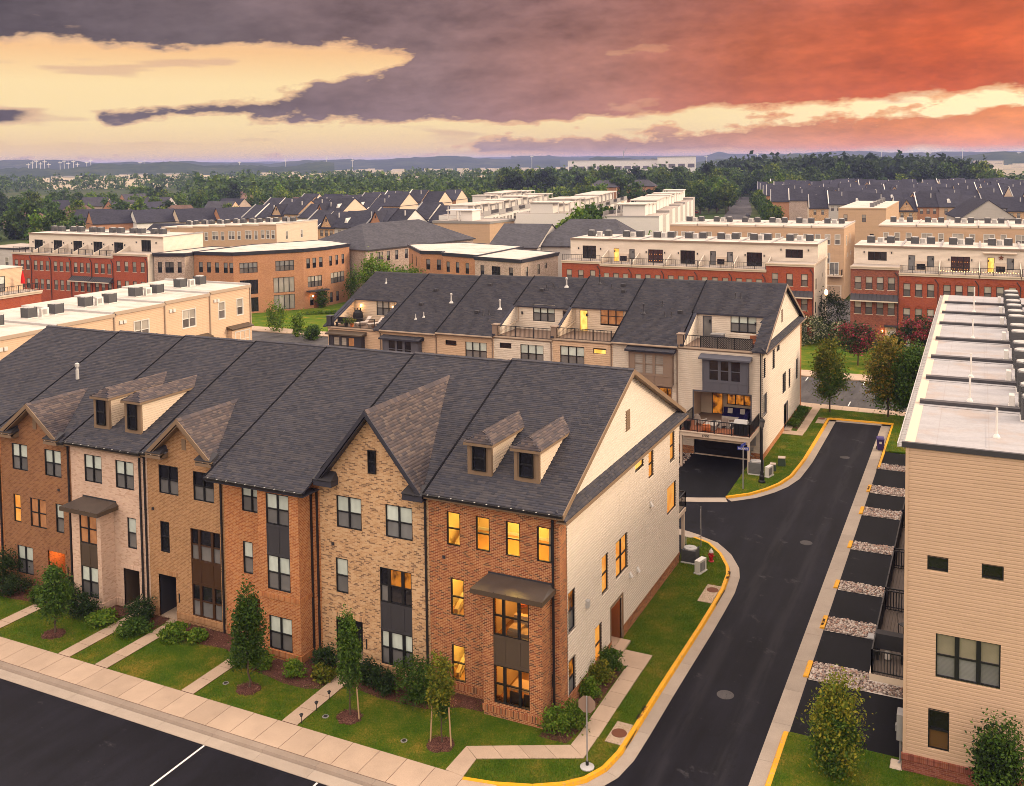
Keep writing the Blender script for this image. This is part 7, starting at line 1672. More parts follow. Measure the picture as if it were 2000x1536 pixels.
def trunk_mesh(h0, h1, r, seed, limbs=5, spread=.6):
    q = random.Random(seed); mb = MB(); w = lambda: q.uniform(-.04, .04)
    mb.tube([(0, 0, 0), (w(), w(), h0 * .5), (w(), w(), h0), (w(), w(), (h0 + h1) / 2), (w() * 2, w() * 2, h1)], [r * 1.25, r, r * .9, r * .55, r * .15], 7)
    for k in range(limbs):
        a = k * 2.4 + q.random(); z = h0 * .9 + (h1 - h0) * k / limbs * .75; L = spread * (1 - .5 * k / limbs); up_ = L * q.uniform(.7, 1.3)
        mb.tube([(0, 0, z), (math.cos(a) * L * .5, math.sin(a) * L * .5, z + up_ * .45), (math.cos(a) * L, math.sin(a) * L, z + up_)], [r * .5, r * .3, r * .08], 5)
    return mb
def tree(loc, label, h0, cz, rad, n, size, m, seed, r=.05, name='street_tree', cat='tree', group=None, scale=1., taper=.0, clusters=40, spread=.28, shell=.55, rz=0., m2=None, limbs=6, extra=None):
    t = root(name, loc, rz, label, cat, group)
    if r: part('trunk', trunk_mesh(h0, cz + rad[2] * .7, r, seed, limbs, max(rad[0], .2) * .75), 'bark', t)
    V, Q = leaves(n, (0, 0, cz), rad, size, seed, clusters, spread, taper, shell)
    ob('crown' if cat == 'tree' else 'foliage', np_mesh('crown', V, Q, m), t)
    if m2:
        V, Q = leaves(int(n * m2[1]), (0, 0, cz + rad[2] * m2[2]), tuple(x * m2[3] for x in rad), size, seed + 9, clusters // 2, spread, taper, shell); ob('crown' if cat == 'tree' else 'blossom', np_mesh('crown', V, Q, m2[0]), t)
    if extra: extra(t)
    return t
def stakes(ps):
    def f(t):
        for x, y, hh in ps: part('stake', MB().tube([(x, y, 0), (x * .8, y * .8, hh)], .035, 6), 'stake', t)
    return f
tree((-27.95, -3.83, .16), 'oval green tree in a mulch ring before the whitewashed house', .8, 2.35, (1.2, 1.2, 1.5), 5200, .075, 'leaf_mid', 1, .055, clusters=70, spread=.2, taper=.75, group='young trees on the front lawn')
tree((-14.65, -3.75, .16), 'tall narrow dense columnar tree before the orange brick house', .7, 2.95, (.85, .85, 2.1), 7500, .07, 'leaf_mid', 2, .05, clusters=90, spread=.18, taper=.25, shell=.35, group='young trees on the front lawn')
tree((-8.85, -3.68, .16), 'slim columnar tree with one stake before the tan brick house', 1.0, 2.9, (.56, .56, 1.95), 5200, .065, 'leaf_mid', 3, .04, clusters=70, spread=.2, taper=.1, shell=.3, group='young trees on the front lawn', m2=('leaf_bright', .35, .3, .75), extra=stakes([(.55, -.1, 1.5)]))
tree((-4.0, -3.75, .16), 'small yellow green tree held by two stakes before the red brick house', .9, 2.45, (.6, .6, 1.35), 3800, .065, 'leaf_yellow', 4, .035, clusters=55, spread=.2, taper=.15, shell=.3, group='young trees on the front lawn', m2=('leaf_mid', .5, -.5, .6), extra=stakes([(-.5, -.15, 1.65), (.5, -.1, 1.7)]))
BUSH = [(-35.9, -1.0, 1.0, 1.0, 'leaf_dark', 'tall dark shrub at the left end beside the brown brick wall'), (-34.2, -1.5, .9, .55, 'leaf_dark', 'low dark shrub under the brown house window'), (-31.9, -1.7, .55, .5, 'leaf_mid', 'small shrub beside the orange lit doorway path'), (-30.2, -1.1, 1.1, .8, 'leaf_dark', 'dark shrub at the left side of the whitewashed bay'), (-28.4, -1.7, .95, .6, 'leaf_dark', 'dark spreading shrub below the whitewashed bay window'),
        (-26.7, -1.9, .85, .28, 'leaf_bright', 'low bright groundcover tuft left of the whitewashed house path'), (-24.7, -.9, .8, .7, 'leaf_dark', 'dark shrub between the whitewashed and light brown houses'), (-24.2, -1.9, .85, .3, 'leaf_mid', 'low green tuft between two front paths'), (-21.7, -1.6, .75, .35, 'leaf_bright', 'bright low tuft right of the light brown house step'), (-20.3, -1.3, .5, .32, 'leaf_bright', 'round bright shrub in the mulch of the light brown house'),
        (-16.5, -2.3, .6, .5, 'leaf_mid', 'green shrub at the foot of the columnar tree'), (-15.4, -2.0, .55, .4, 'leaf_bright', 'light shrub beside the orange bay'), (-13.35, -2.05, .5, .45, 'leaf_bright', 'round light green shrub in front of the orange bay corner'), (-12.3, -1.0, .62, .65, 'leaf_dark', 'dark shrub in the corner of the orange bay'), (-11.75, -1.7, .5, .35, 'leaf_yellow', 'spiky yellowish plant beside the tan house path'),
        (-9.7, -1.1, .7, .6, 'leaf_dark', 'dark shrub under the tan house doorway'), (-8.6, -1.3, .75, .55, 'leaf_dark', 'dark shrub under the tan house windows'), (-6.75, -1.35, 1.15, 1.05, 'leaf_mid', 'large round green bush between the tan and red houses'), (.25, -1.0, .7, .6, 'leaf_bright', 'green bush at the right corner of the red house'), (.75, -.3, .62, .6, 'leaf_bright', 'yellow green bush beside the side path bend'),
        (.5, 2.3, .55, .5, 'leaf_bright', 'first bright bush along the siding wall by the stop sign'), (.55, 3.6, .6, .55, 'leaf_yellow', 'middle yellow green bush along the siding wall'), (.6, 4.9, .6, .6, 'leaf_mid', 'darker bush beside the side door step')]
for k, (x, y, rr, hh, m, l) in enumerate(BUSH):
    tree((x, y, .12), l, .1, hh * .95, (rr, rr * .9, hh), int(2600 * rr * max(.5, hh)) + 900, .06 if hh > .4 else .085, m, 100 + k, 0, 'bush', 'bush', 'shrubs along the front of the near row', clusters=45, spread=.24, shell=.4)
for k in range(4): tree((1.15, 53.4 + k * 1.7, .12), ORD[k] + ' low bush along the end house brick base, counted from the door', .1, .32, (.5, .75, .32), 1300, .08, 'leaf_bright' if k == 0 else 'leaf_mid', 150 + k, 0, 'bush', 'bush', 'bushes along the end house', clusters=30)
tree((11.75, 1.15, .1), 'feathery yellow green tree in the lower right foreground', .5, 2.2, (1.35, 1.35, 1.9), 6800, .07, 'leaf_yellow', 200, .06, clusters=80, spread=.2, taper=.65, shell=.25, m2=('leaf_mid', .9, -.25, .85), limbs=9)
tree((17.6, 1.2, .1), 'dark leafy tree cut by the right frame edge before the siding wall', .5, 2.1, (1.25, 1.25, 1.9), 5200, .07, 'leaf_mid', 201, .06, clusters=70, spread=.2, taper=.6, shell=.25, m2=('leaf_dark', .9, -.2, .9), limbs=9)
tree((3.52, 60.0, .1), 'slim street tree with yellow top beside the end house path', 1.7, 4.3, (2.0, 2.0, 2.9), 5600, .11, 'leaf_yellow', 210, .075, clusters=80, spread=.2, taper=.55, group='street trees by the closed alley end', m2=('leaf_mid', .6, -.3, 1.))
tree((8.92, 60.2, .1), 'broad reddish yellow street tree at the closed alley end', 1.4, 4.7, (2.35, 2.35, 3.4), 8200, .12, 'leaf_autumn', 211, .09, clusters=100, spread=.19, taper=.5, group='street trees by the closed alley end', m2=('leaf_mid', .6, -.35, 1.))
tree((11.3, 58.9, .1), 'green street tree against the flat right roof', 1.2, 4.2, (2.1, 2.1, 3.2), 7600, .12, 'leaf_mid', 212, .09, clusters=90, spread=.19, taper=.4, group='street trees by the closed alley end', m2=('leaf_dark', .6, -.2, 1.))
for x, y, rr, hh, m, l, s_ in ((-7.6, 96.8, 1.4, .7, 'leaf_bright', 'low yellow green bush at the central red house', 1), (-4.0, 95.2, 2.2, 2.0, 'leaf_cream', 'large round bush with cream flowers left of the lane', 2), (.0, 96.0, 1.9, 1.7, 'leaf_cream', 'round bush with cream flowers at the canopied house corner', 3), (-1.6, 103, 2.6, 3.0, 'leaf_dark', 'big dark shrub filling the lane entrance', 4), (7.0, 97.2, 1.0, .9, 'leaf_dark', 'dark shrub beside the canopied house door', 5)):
    tree((x, y, .1), l, .2, hh, (rr, rr, hh), 3200, .13, m, 220 + s_, 0, 'bush', 'bush', clusters=50, spread=.22)
for x, y, l, s_ in ((3.6, 83.6, 'pink flowering crepe myrtle on the lawn', 1), (10.4, 90.5, 'pink flowering crepe myrtle beside the flat right roof', 2)):
    tree((x, y, .1), l, 1.5, 3.3, (2.3, 2.2, 1.7), 3800, .13, 'leaf_dark', 230 + s_, .08, 'flowering_tree', 'tree', 'crepe myrtles on the lawn', clusters=60, spread=.2, m2=('leaf_pink', .75, .1, 1.05))
for x, y, l, rr, hh, m in ((-91.2, 97.4, 'round dark bush left of the brown building entrance', 1.1, 1.5, 'leaf_dark'), (-87.0, 98.6, 'round green bush right of the brown building entrance', 1.2, 1.6, 'leaf_mid'), (-78.8, 76.6, 'wispy yellow green tree at the street bend', 1.5, 2.2, 'leaf_bright'), (-69.5, 73.0, 'small bush by the street bend', 1.0, 1.0, 'leaf_mid'), (-73, 74.2, 'pale thin shrub at the street bend', .9, 1.8, 'leaf_bright'), (-84.5, 104.5, 'narrow tall evergreen against the brown brick wall', 1.2, 3.2, 'leaf_mid')):
    tree((x, y, 0), l, .4, hh, (rr, rr, hh), 1700, .14, m, int(x * 10) % 97, .04, 'bush', 'bush', clusters=40)
for k, (x, y, s_) in enumerate(((-77, 99.5, 1), (-74, 99.7, .9), (-70.5, 101, .8))): tree((x, y, 0), 'leafy garden tree between the two brown brick buildings, ' + ORD[k] + ' from the left', 2, 6.0 * s_, (2.4, 2.4, 3.2 * s_), 2400, .2, 'leaf_bright', 260 + k, .1, clusters=50, group='trees between the brown buildings')
hd = root('hedge', (-84, 91, 0), R(35), 'low clipped hedge on the lawn before the brown building', 'hedge'); V, Q = leaves(2600, (3.5, 0, .35), (6.0, .6, .4), .11, 270, 70, .2, 0., .3); ob('foliage', np_mesh('foliage', V, Q, 'leaf_bright'), hd)

# ------------------------------------------------------------------ street furniture near the camera
sg = root('stop_sign', (2.31, -2.7, .12), R(0), 'back of an octagonal stop sign on a thin pole by the corner', 'sign')
part('pole', MB().tube([(0, 0, 0), (0, 0, 3.05)], .032, 8), 'metal_grey', sg)
ang = math.radians(-25)
pl = MB(); oc = [(.38 * math.cos(math.pi / 8 + k * math.pi / 4), .38 * math.sin(math.pi / 8 + k * math.pi / 4)) for k in range(8)]
pl.hexa([(x, .035, 2.68 + z) for x, z in oc], [(x, .043, 2.68 + z) for x, z in oc]); part('plate', pl, 'sign_back', sg, (0, 0, 0), R(12))
part('footing', MB().lathe([(.3, -.02), (.3, .05), (.2, .1), (.06, .12)], n=16), 'metal_light', sg); part('collar', MB().lathe([(.07, .1), (.07, .28)], n=8), 'iron', sg)
ss = root('street_name_sign', (.69, 34.0, .12), 0, 'street name post with two blue blades before the dark garage', 'sign')
part('pole', MB().tube([(0, 0, 0), (0, 0, 3.35)], .035, 8), 'metal_light', ss); part('sleeve', MB().tube([(0, 0, 0), (0, 0, 1.5)], .05, 8), 'metal_grey', ss)
b1 = part('blade', bx(-.42, -.012, 3.0, .42, .012, 3.24), 'sign_blue', ss, (0, 0, 0), R(6)); part('blade', bx(-.42, -.012, 3.27, .42, .012, 3.5), 'sign_blue', ss, (0, 0, 0), R(78)); txt(b1, 'HOLATE', (0, -.014, 3.05), .19, 'paint_white')
lp = root('street_lamp', (1.68, 36.1, .12), 0, 'black cast iron street lamp on the lawn by the end house corner', 'street lamp')
part('base', MB().lathe([(.27, 0), (.27, .12), (.2, .2), (.2, .5), (.13, .62), (.13, .8), (.08, .95)], n=14), 'iron', lp); part('post', MB().lathe([(.08, .95), (.06, 4.1), (.09, 4.15), (.06, 4.25)], n=12), 'iron', lp)
part('lantern', MB().lathe([(.07, 4.25), (.15, 4.4), (.21, 4.75), (.2, 4.8)], n=8), 'lantern_glass', lp); part('cap', MB().lathe([(.25, 4.8), (.2, 4.92), (.06, 5.02), (.03, 5.15)], n=8), 'iron', lp)
lp2 = root('street_lamp', (-2.0, 97.3, 0), 0, 'lit street lamp at the lane entrance beside the canopied house', 'street lamp'); part('post', MB().lathe([(.2, 0), (.1, .6), (.06, 1.), (.05, 6.6)], n=8), 'iron', lp2); part('lantern', MB().lathe([(.12, 6.6), (.22, 6.8), (.2, 7.2), (.05, 7.4)], n=8), 'bulb', lp2); point_light(lp2, (0, -.5, 7.0), 60, (1., .5, .15), .2)
hy = root('fire_hydrant', (1.82, 19.8, .12), R(-15), 'red fire hydrant with white cap on the lawn corner', 'hydrant')
part('barrel', MB().lathe([(.17, 0), (.17, .05), (.12, .07), (.11, .5), (.15, .52), (.15, .57), (.12, .58)], n=14), 'hydrant_red', hy); part('bonnet', MB().lathe([(.14, .58), (.13, .66), (.08, .74), (.03, .77), (.03, .84)], n=14), 'white_plastic', hy)
for s in (-1, 1): part('nozzle', MB().tube([(0, 0, .4), (s * .2, 0, .4)], .055, 8), 'hydrant_red', hy)
part('nozzle', MB().tube([(0, 0, .36), (0, -.2, .36)], .075, 8), 'hydrant_red', hy)
po = root('marker_pole', (.63, 21.86, .12), 0, 'thin grey pole by the kerb bend behind the air conditioner', 'pole'); part('pole', MB().tube([(0, 0, 0), (0, 0, 2.65)], .028, 6), 'metal_grey', po); part('flag', bx(-.012, -.15, 1.2, .012, -.02, 2.5), 'metal_grey', po)
po = root('marker_pole', (-.22, 21.33, .12), 0, 'short white marker post beside the rear driveway', 'pole'); part('pole', MB().tube([(0, 0, 0), (0, 0, .75)], .03, 6), 'white_plastic', po)
put_ac((.62, 19.35, .12), 'dark air conditioner with light top at the rear corner of the red house', 'air conditioners on the ground', .85, .85, 'ac_dark'); mini_box((1.62, 18.0, .12), 'white heat pump on the lawn behind the red house', 'heat pumps on the ground', R(75), 1.05)
put_ac((.82, 38.1, .12), 'large grey air conditioner beside the dark garage', 'air conditioners on the ground', .95, 1.0, 'ac_grey'); mini_box((1.9, 37.8, .12), 'white heat pump beside the black street lamp', 'heat pumps on the ground', R(75), 1.05)
for x, y, s_, l in ((1.9, 39.4, .5, 'small green utility box nearer the street lamp'), (2.3, 41.0, .62, 'larger green utility box on the end house lawn')):
    u_ = root('utility_box', (x, y, .12), R(8), l, 'utility box', 'green utility boxes'); part('body', MB().hexa([(-s_ / 2, -s_ / 2, 0), (s_ / 2, -s_ / 2, 0), (s_ / 2, s_ / 2, 0), (-s_ / 2, s_ / 2, 0)], [(-s_ * .42, -s_ * .42, s_), (s_ * .42, -s_ * .42, s_), (s_ * .42, s_ * .42, s_), (-s_ * .42, s_ * .42, s_)]), 'green_box', u_); part('lid', bx(-s_ * .46, -s_ * .46, s_, s_ * .46, s_ * .46, s_ + .06), 'stone_trim', u_)
bi = root('wheelie_bin', (9.18, 49.0, 0), R(8), 'dark blue wheeled bin on the kerb at the closed alley end', 'bin')
part('body', MB().hexa([(-.24, -.27, .08), (.24, -.27, .08), (.24, .25, .08), (-.24, .25, .08)], [(-.31, -.36, 1.0), (.31, -.36, 1.0), (.31, .34, 1.0), (-.31, .34, 1.0)]), 'bin_blue', bi); part('lid', MB().hexa([(-.33, -.4, 1.0), (.33, -.4, 1.0), (.33, .38, 1.0), (-.33, .38, 1.0)], [(-.29, -.32, 1.1), (.29, -.32, 1.1), (.29, .3, 1.12), (-.29, .3, 1.12)]), 'bin_blue', bi)
for s in (-.3, .3): part('wheel', MB().tube([(s - .03, .26, .12), (s + .03, .26, .12)], .12, 12), 'iron', bi)
part('handle', MB().tube([(-.26, .42, .95), (.26, .42, .95)], .025, 6), 'iron', bi); part('label_plate', bx(-.1, -.345, .6, .1, -.335, .8), 'white_plastic', bi)
for k, y in enumerate((-3.03, -4.0, -5.1)):
    l_ = root('path_light', (-10.5, y, .13), 0, ['black path light nearest the tan house door', 'middle black path light beside the tan house path', 'black path light nearest the front sidewalk'][k], 'path light', 'path lights along the tan house path'); part('stem', MB().tube([(0, 0, 0), (0, 0, .34)], .014, 6), 'iron', l_); part('head', MB().lathe([(.05, .32), (.07, .40), (.10, .42), (.03, .47)], n=8), 'iron', l_)
for x, y, l in ((-9.85, -4.2, 'small dark valve cover in the lawn right of the path lights'), (-5.6, -4.3, 'small dark valve cover in the lawn left of the staked tree'), (-16.0, -3.9, 'small grey valve cover in the lawn beside the columnar tree')):
    v_ = root('valve_cover', (x, y, .12), 0, l, 'valve cover', 'valve covers in the lawn'); part('ring', MB().lathe([(.15, 0), (.15, .025), (.11, .03)], n=12), 'metal_grey', v_); part('lid', MB().lathe([(.10, 0), (.10, .034)], n=12), 'iron', v_)
dp = root('splash_block', (-18.3, -.7, .17), R(35), 'dark green downspout hose in the mulch', 'drain hose'); part('hose', MB().tube([(0, .6, .1), (0, .2, .06), (0, -.5, .04)], .06, 8), 'green_box', dp)
sp = root('splash_block', (13.85, 2.75, .1), 0, 'pale splash block at the right building corner', 'splash block'); part('block', MB().hexa([(-.25, -.3, 0), (.25, -.3, 0), (.25, .3, 0), (-.25, .3, 0)], [(-.2, -.25, .1), (.2, -.25, .1), (.2, .25, .13), (-.2, .25, .13)]), 'stone_trim', sp)

# ------------------------------------------------------------------ the wider neighbourhood
PH = R(11)                                              # the far streets run about eleven degrees off
def far_row(n, org, rz, w, D, H, zr, walls, what, group, roof='roof_dark', rise=0., gab=(), step=0., side='siding_warm_far', winrow=True, vis=6):
    """gabled houses side by side; every house its own object"""
    d = Vector((math.cos(rz), math.sin(rz), 0)); nrm = Vector((-math.sin(rz), math.cos(rz), 0))
    q = random.Random(int(org[0] * 7 + org[1]))
    for k in range(n):
        o = Vector((org[0], org[1], 0)) + d * w * k + nrm * (q.uniform(-step, step)); dz = rise * k + q.choice((-.7, -.2, .2, .6)); wm = walls[k % len(walls)]
        wins = [(w * f - .45, H + dz - 2.4, .9, 1.6, 1) for f in ((.2, .5, .8) if k % 2 else (.3, .7))] if winrow else []
        h = ridge_building('townhouse', tuple(o), rz, w, D, H + dz, zr + dz, ORD[k % 20] + ' house from the left in ' + what, wm, side if k in (0, n - 1) else wm, wins, roof, group=group, cat='townhouse', lod=2, over=.35)
        if k % 3 == 1 or k == 0:
            e_ = .35; part('party_wall', MB().hexa([(-.13, -e_, H + dz - .3), (.13, -e_, H + dz - .3), (.13, D / 2, zr + dz - .1), (-.13, D / 2, zr + dz - .1)], [(-.13, -e_, H + dz + .12), (.13, -e_, H + dz + .12), (.13, D / 2, zr + dz + .22), (-.13, D / 2, zr + dz + .22)]), 'stucco_white' if k % 2 else 'metal_grey', h)
        if k % 4 == 2: part('dormer_box', MB().hexa([(w * .35, D * .12, H + dz + .2), (w * .62, D * .12, H + dz + .2), (w * .62, D * .4, H + dz + 1.8), (w * .35, D * .4, H + dz + 1.8)], [(w * .48, D * .12, H + dz + 2.1), (w * .5, D * .12, H + dz + 2.1), (w * .5, D * .4, H + dz + 2.15), (w * .48, D * .4, H + dz + 2.15)]), 'siding_white', h)
        if k % 2: part('roof_pipe', bx(w * .7, D * .3, H + dz + 1.2, w * .7 + .25, D * .3 + .25, zr + dz - .2), 'metal_light', h)
        if k in gab:
            g = MB(); cx, hh, y0 = w * .5, w * .33, -.3; z0, z1 = H + dz + .1, zr + dz - .6; yb = D / 2
            g.poly([(cx - hh, -.02, H + dz), (cx + hh, -.02, H + dz), (cx + hh, -.02, z0), (cx, -.02, z1 - .1), (cx - hh, -.02, z0)], 0)
            part('gable', g, wm, h); r = MB()
            for s in (-1, 1): r.hexa([(cx + s * (hh + .2), y0, z0 - .25), (cx, y0, z1 - .02), (cx, yb, z1 - .02), (cx + s * (hh + .2), yb, z0 - .25)], [(cx + s * (hh + .2), y0, z0 - .1), (cx, y0, z1 + .13), (cx, yb, z1 + .13), (cx + s * (hh + .2), yb, z0 - .1)])
            part('gable_roof', r, roof, h); part('gable_vent', bx(cx - .2, -.08, z1 - 1.7, cx + .2, -.03, z1 - 1.0), 'trim_dark', h)
BW = ['brick_mid', 'brick_midlt', 'siding_tan_far', 'brick_tan', 'siding_grey_far']
far_row(6, (-141, 163), R(0), 5.0, 13, 9.5, 13.2, ['brick_brown', 'brick_tan', 'siding_grey_far', 'brick_white', 'brick_mid'], 'the dark roofed row behind the left tan houses', 'dark roofed houses, first row', rise=.2, gab=(1, 4), side='siding_white_far')
far_row(3, (-119, 180), R(0), 5.4, 13, 9.9, 13.8, ['siding_white_far'], 'the white gabled group left of centre', 'white gabled houses', rise=.1, side='siding_white_far')
far_row(7, (-190, 196), R(0), 5.4, 13, 9.0, 12.7, BW, 'the second dark roofed row at left', 'dark roofed houses, second row', rise=.25, gab=(2, 5))
far_row(9, (-205, 222), R(4), 6., 13, 9.3, 13.0, BW, 'the third dark roofed row at left', 'dark roofed houses, third row', rise=.2, gab=(3,), winrow=False)
far_row(9, (-212, 250), R(6), 6.4, 13, 9.6, 13.4, BW, 'the fourth dark roofed row at left', 'dark roofed houses, fourth row', rise=.2, gab=(6,), winrow=False)
far_row(6, (-205, 286), R(8), 6.4, 13, 9.6, 13.2, BW, 'the fifth dark roofed row left of centre', 'dark roofed houses, fifth row', rise=.1, gab=(2,), winrow=False)
# stepped houses at far left running away from the camera: gable ends side by side
for k in range(9):
    o = (-232 + k * 9.5, 176 + k * 8.5, 0); wm = ['brick_mid', 'siding_white_far', 'siding_warm_far', 'brick_mid', 'siding_peach_far'][k % 5]
    ridge_building('townhouse', o, R(62), 13, 9, 7.6, 11.2, ORD[k] + ' stepped house with a pale gable end from the far left', wm, wm, [], 'roof_dark', group='stepped houses at far left', cat='townhouse', lod=2)
ridge_building('townhouse', (-156, 122, 0), R(14), 24, 15, 8.6, 11.7, 'long dark roof behind the far left red row', 'siding_warm_far', 'siding_warm_far', [], 'roof_dark', cat='townhouse')
# right side dark roofs
far_row(4, (-35, 297), PH, 6.2, 14, 9.2, 13.2, ['brick_tan', 'siding_grey_far', 'siding_tan_far'], 'the dark roofed group behind the central tan row', 'dark roofed houses behind the central tan row', gab=())
far_row(7, (-7, 283), PH, 6.3, 14, 9.3, 13.2, ['brick_tan', 'brick_mid', 'siding_tan_far', 'siding_warm_far', 'siding_grey_far'], 'the first dark roofed row at right', 'dark roofed houses at right, first row', gab=(0,), step=.6)
for r_ in range(5):
    far_row(12, (-54 - r_ * 9, 330 + r_ * 38), PH, 6.6, 15, 9.4, 13.3, BW, 'the ' + ORD[r_ + 1] + ' dark roofed row at right', 'dark roofed houses at right, row ' + ORD[r_ + 1], gab=(3, 7), step=1.2, winrow=False)
    far_row(6, (27 - r_ * 9, 346 + r_ * 38), PH, 6.6, 15, 9.4, 13.3, BW, 'the right wing of the ' + ORD[r_ + 1] + ' dark roofed row', 'dark roofed houses at right, wing ' + ORD[r_ + 1], gab=(2,), step=1.2, winrow=False)
ridge_building('townhouse', (25, 244, 0), R(101), 22, 13, 9.0, 13.6, 'dark roofed house with a blank pale gable at the right frame edge', 'siding_grey_far', 'siding_grey_far', [], 'roof_dark', cat='townhouse')
# pale modern rows with roof pavilions along the far street
def modern(n, org, dirn, w, D, H, what, group, wallc, side):
    d = Vector((math.sin(-PH) * dirn[1] + 0, math.cos(PH) * dirn[1], 0)); rz = (R(90) + PH) if side > 0 else (R(-90) + PH)
    q = random.Random(n + int(org[0]))
    for k in range(n):
        o = Vector((org[0], org[1], 0)) + d * w * k
        if side < 0: o = o + d * w
        wm = wallc[k % len(wallc)]; Hk = H + q.choice((-.3, 0, .3))
        wins = [(w * .1, Hk - 2.7, w * .35, 1.7, 2), (w * .6, Hk - 2.7, w * .25, 1.7, 1), (w * .1, Hk - 5.9, w * .35, 1.8, 2), (w * .6, Hk - 5.9, w * .25, 1.8, 1)]
        h = flat_unit(tuple(o), rz, w, D, Hk, ORD[k] + ' pale modern house along ' + what + ' from the near end', group, wm, wm, wins, roofm='membrane_brown', edge='stucco_grey', fmx='frame_black', lod=2, divider=False)
        y0 = D * .35; part('pavilion', MB().box(.3, y0, Hk + .05, w - .9, y0 + D * .4, Hk + 2.5), 'stucco_white', h); part('pavilion_roof', bx(.0, y0 - 1.6, Hk + 2.5, w - .5, y0 + D * .42, Hk + 2.75), 'membrane_far', h)
        for a in (.15, w - .8): part('pavilion_post', bx(a, y0 - 1.5, Hk + .05, a + .2, y0 - 1.3, Hk + 2.5), 'stucco_white', h)
        part('roof_rail', MB().box(.05, .1, Hk + .05, w - .05, .16, Hk + 1.05), 'panel_dark' if k % 2 else 'stucco_grey', h)
modern(13, (-71.5, 177), (0, 1), 7.2, 14, 12.2, 'the left side of the far street', 'modern houses, left side of the far street', ['stucco_white', 'siding_grey_far', 'stucco_white', 'siding_warm_far'], 1)
modern(13, (-96, 178), (0, 1), 7.2, 12, 11.6, 'the lane behind the left modern row', 'modern houses, second left row', ['siding_white_far', 'stucco_white'], 1)
modern(14, (-62, 172), (0, 1), 8., 13, 12.0, 'the right side of the far street', 'modern houses, right side of the far street', ['stucco_white', 'siding_grey_far'], -1)
modern(9, (-128, 250), (0, 1), 7.2, 12, 11.2, 'the third left lane', 'modern houses, third left row', ['siding_tan_far', 'stucco_white', 'siding_grey_far'], 1)
poly_building('modern_house', [(-102, 163), (-87.5, 164.5), (-86.5, 176), (-102, 176)], 11.0, 'tan modern house with a white roof pavilion left of centre', 'siding_tan_far', {}, 'membrane_brown', 'stucco_grey', 'house')
pv = root('roof_pavilion', (-100, 166, 11.0), 0, 'white slatted pavilion on the tan modern roof', 'pavilion'); part('roof', bx(0, 0, 2.4, 7, 5, 2.65), 'stucco_white', pv); part('cabin', bx(3.6, .6, 0, 6.8, 4.8, 2.4), 'stucco_white', pv)
for a, b_ in ((.2, .2), (.2, 4.6), (3.2, .2)): part('post', bx(a, b_, 0, a + .25, b_ + .25, 2.4), 'stucco_white', pv)
for k, (x, y) in enumerate(((-160, 415), (-145, 430))): ridge_building('apartment_house', (x, y, 0), PH, 14, 12, 12, 15, ('left' if k == 0 else 'right') + ' red brick block with a grey hipped roof at the far street end', 'brick_mid', 'brick_mid', [(2, 8, 1.5, 2, 2), (8, 8, 1.5, 2, 2)], 'roof_grey', hip=4, lod=2)
sheet('far_street', [(-57, 240), (-46, 243), (-82, 430), (-120, 600), (-131, 597), (-93, 428)], -.02, 'asphalt_old')
def car(loc, rz, m, label):
    c = root('parked_car', loc, rz, label, 'car', 'cars parked on the far street'); b = MB(); b.box(-.9, -2.2, .35, .9, 2.2, .85); b.hexa([(-.82, -1.2, .85), (.82, -1.2, .85), (.82, 1.7, .85), (-.82, 1.7, .85)], [(-.68, -.6, 1.42), (.68, -.6, 1.42), (.68, 1.2, 1.42), (-.68, 1.2, 1.42)]); part('body', b, m, c)
    part('windscreen', MB().hexa([(-.7, -1.17, .9), (.7, -1.17, .9), (.7, -1.1, .9), (-.7, -1.1, .9)], [(-.6, -.66, 1.36), (.6, -.66, 1.36), (.6, -.58, 1.36), (-.6, -.58, 1.36)]), 'pane_dark', c)
    for x in (-.85, .85):
        for y in (-1.4, 1.4): part('wheel', MB().tube([(x - .1, y, .33), (x + .1, y, .33)], .33, 10), 'iron', c)
for k, (x, y, m, l) in enumerate(((-66.2, 343, 'car_white', 'nearest white car parked on the far street'), (-67.8, 350, 'car_dark', 'dark car parked behind the white one on the far street'), (-69.2, 357, 'car_white', 'farther white car in the far street line'), (-74.5, 386, 'car_dark', 'farthest dark car on the far street'), (-101, 400, 'car_red', 'red car at the far left kerb of the far street'))): car((x, y, 0), PH, m, l)
# detached houses among the trees at left
q = random.Random(3); HS = [(-340, 250, 20), (-330, 285, 70), (-305, 300, 10), (-290, 262, 45), (-325, 330, 0), (-360, 300, 80), (-300, 345, 30), (-270, 330, 60), (-385, 340, 15), (-345, 370, 50), (-310, 395, 5), (-280, 380, 75), (-255, 365, 20), (-400, 290, 60), (-420, 330, 30), (-375, 400, 10), (-335, 430, 40), (-250, 410, 65), (-300, 450, 20), (-270, 455, 0), (-440, 380, 70), (-410, 430, 20), (-300, 225, 30), (-275, 215, 60), (-322, 212, 5)]
for k, (x, y, a) in enumerate(HS):
    wm = ['brick_mid', 'siding_warm_far', 'siding_peach_far', 'siding_grey_far', 'brick_midlt'][k % 5]; rm = ['roof_brown', 'roof_dark', 'roof_grey'][k % 3]
    ridge_building('detached_house', (x, y, -3), R(a), 14, 11, 7.2, 11.4, ORD[k % 20] + (' brick' if k % 5 in (0, 4) else ' pale') + ' house ' + ('deep ' if k > 19 else '') + 'among the suburban trees with a ' + ['brown', 'dark', 'grey'][k % 3] + ' roof, counted from the left', wm, wm, [(2, 4.6, 1, 1.5), (6, 4.6, 1, 1.5), (10, 4.6, 1, 1.5)] if k < 12 else [], rm, hip=3 if k % 3 == 0 else 0, group='detached houses among the trees', cat='house', lod=2)
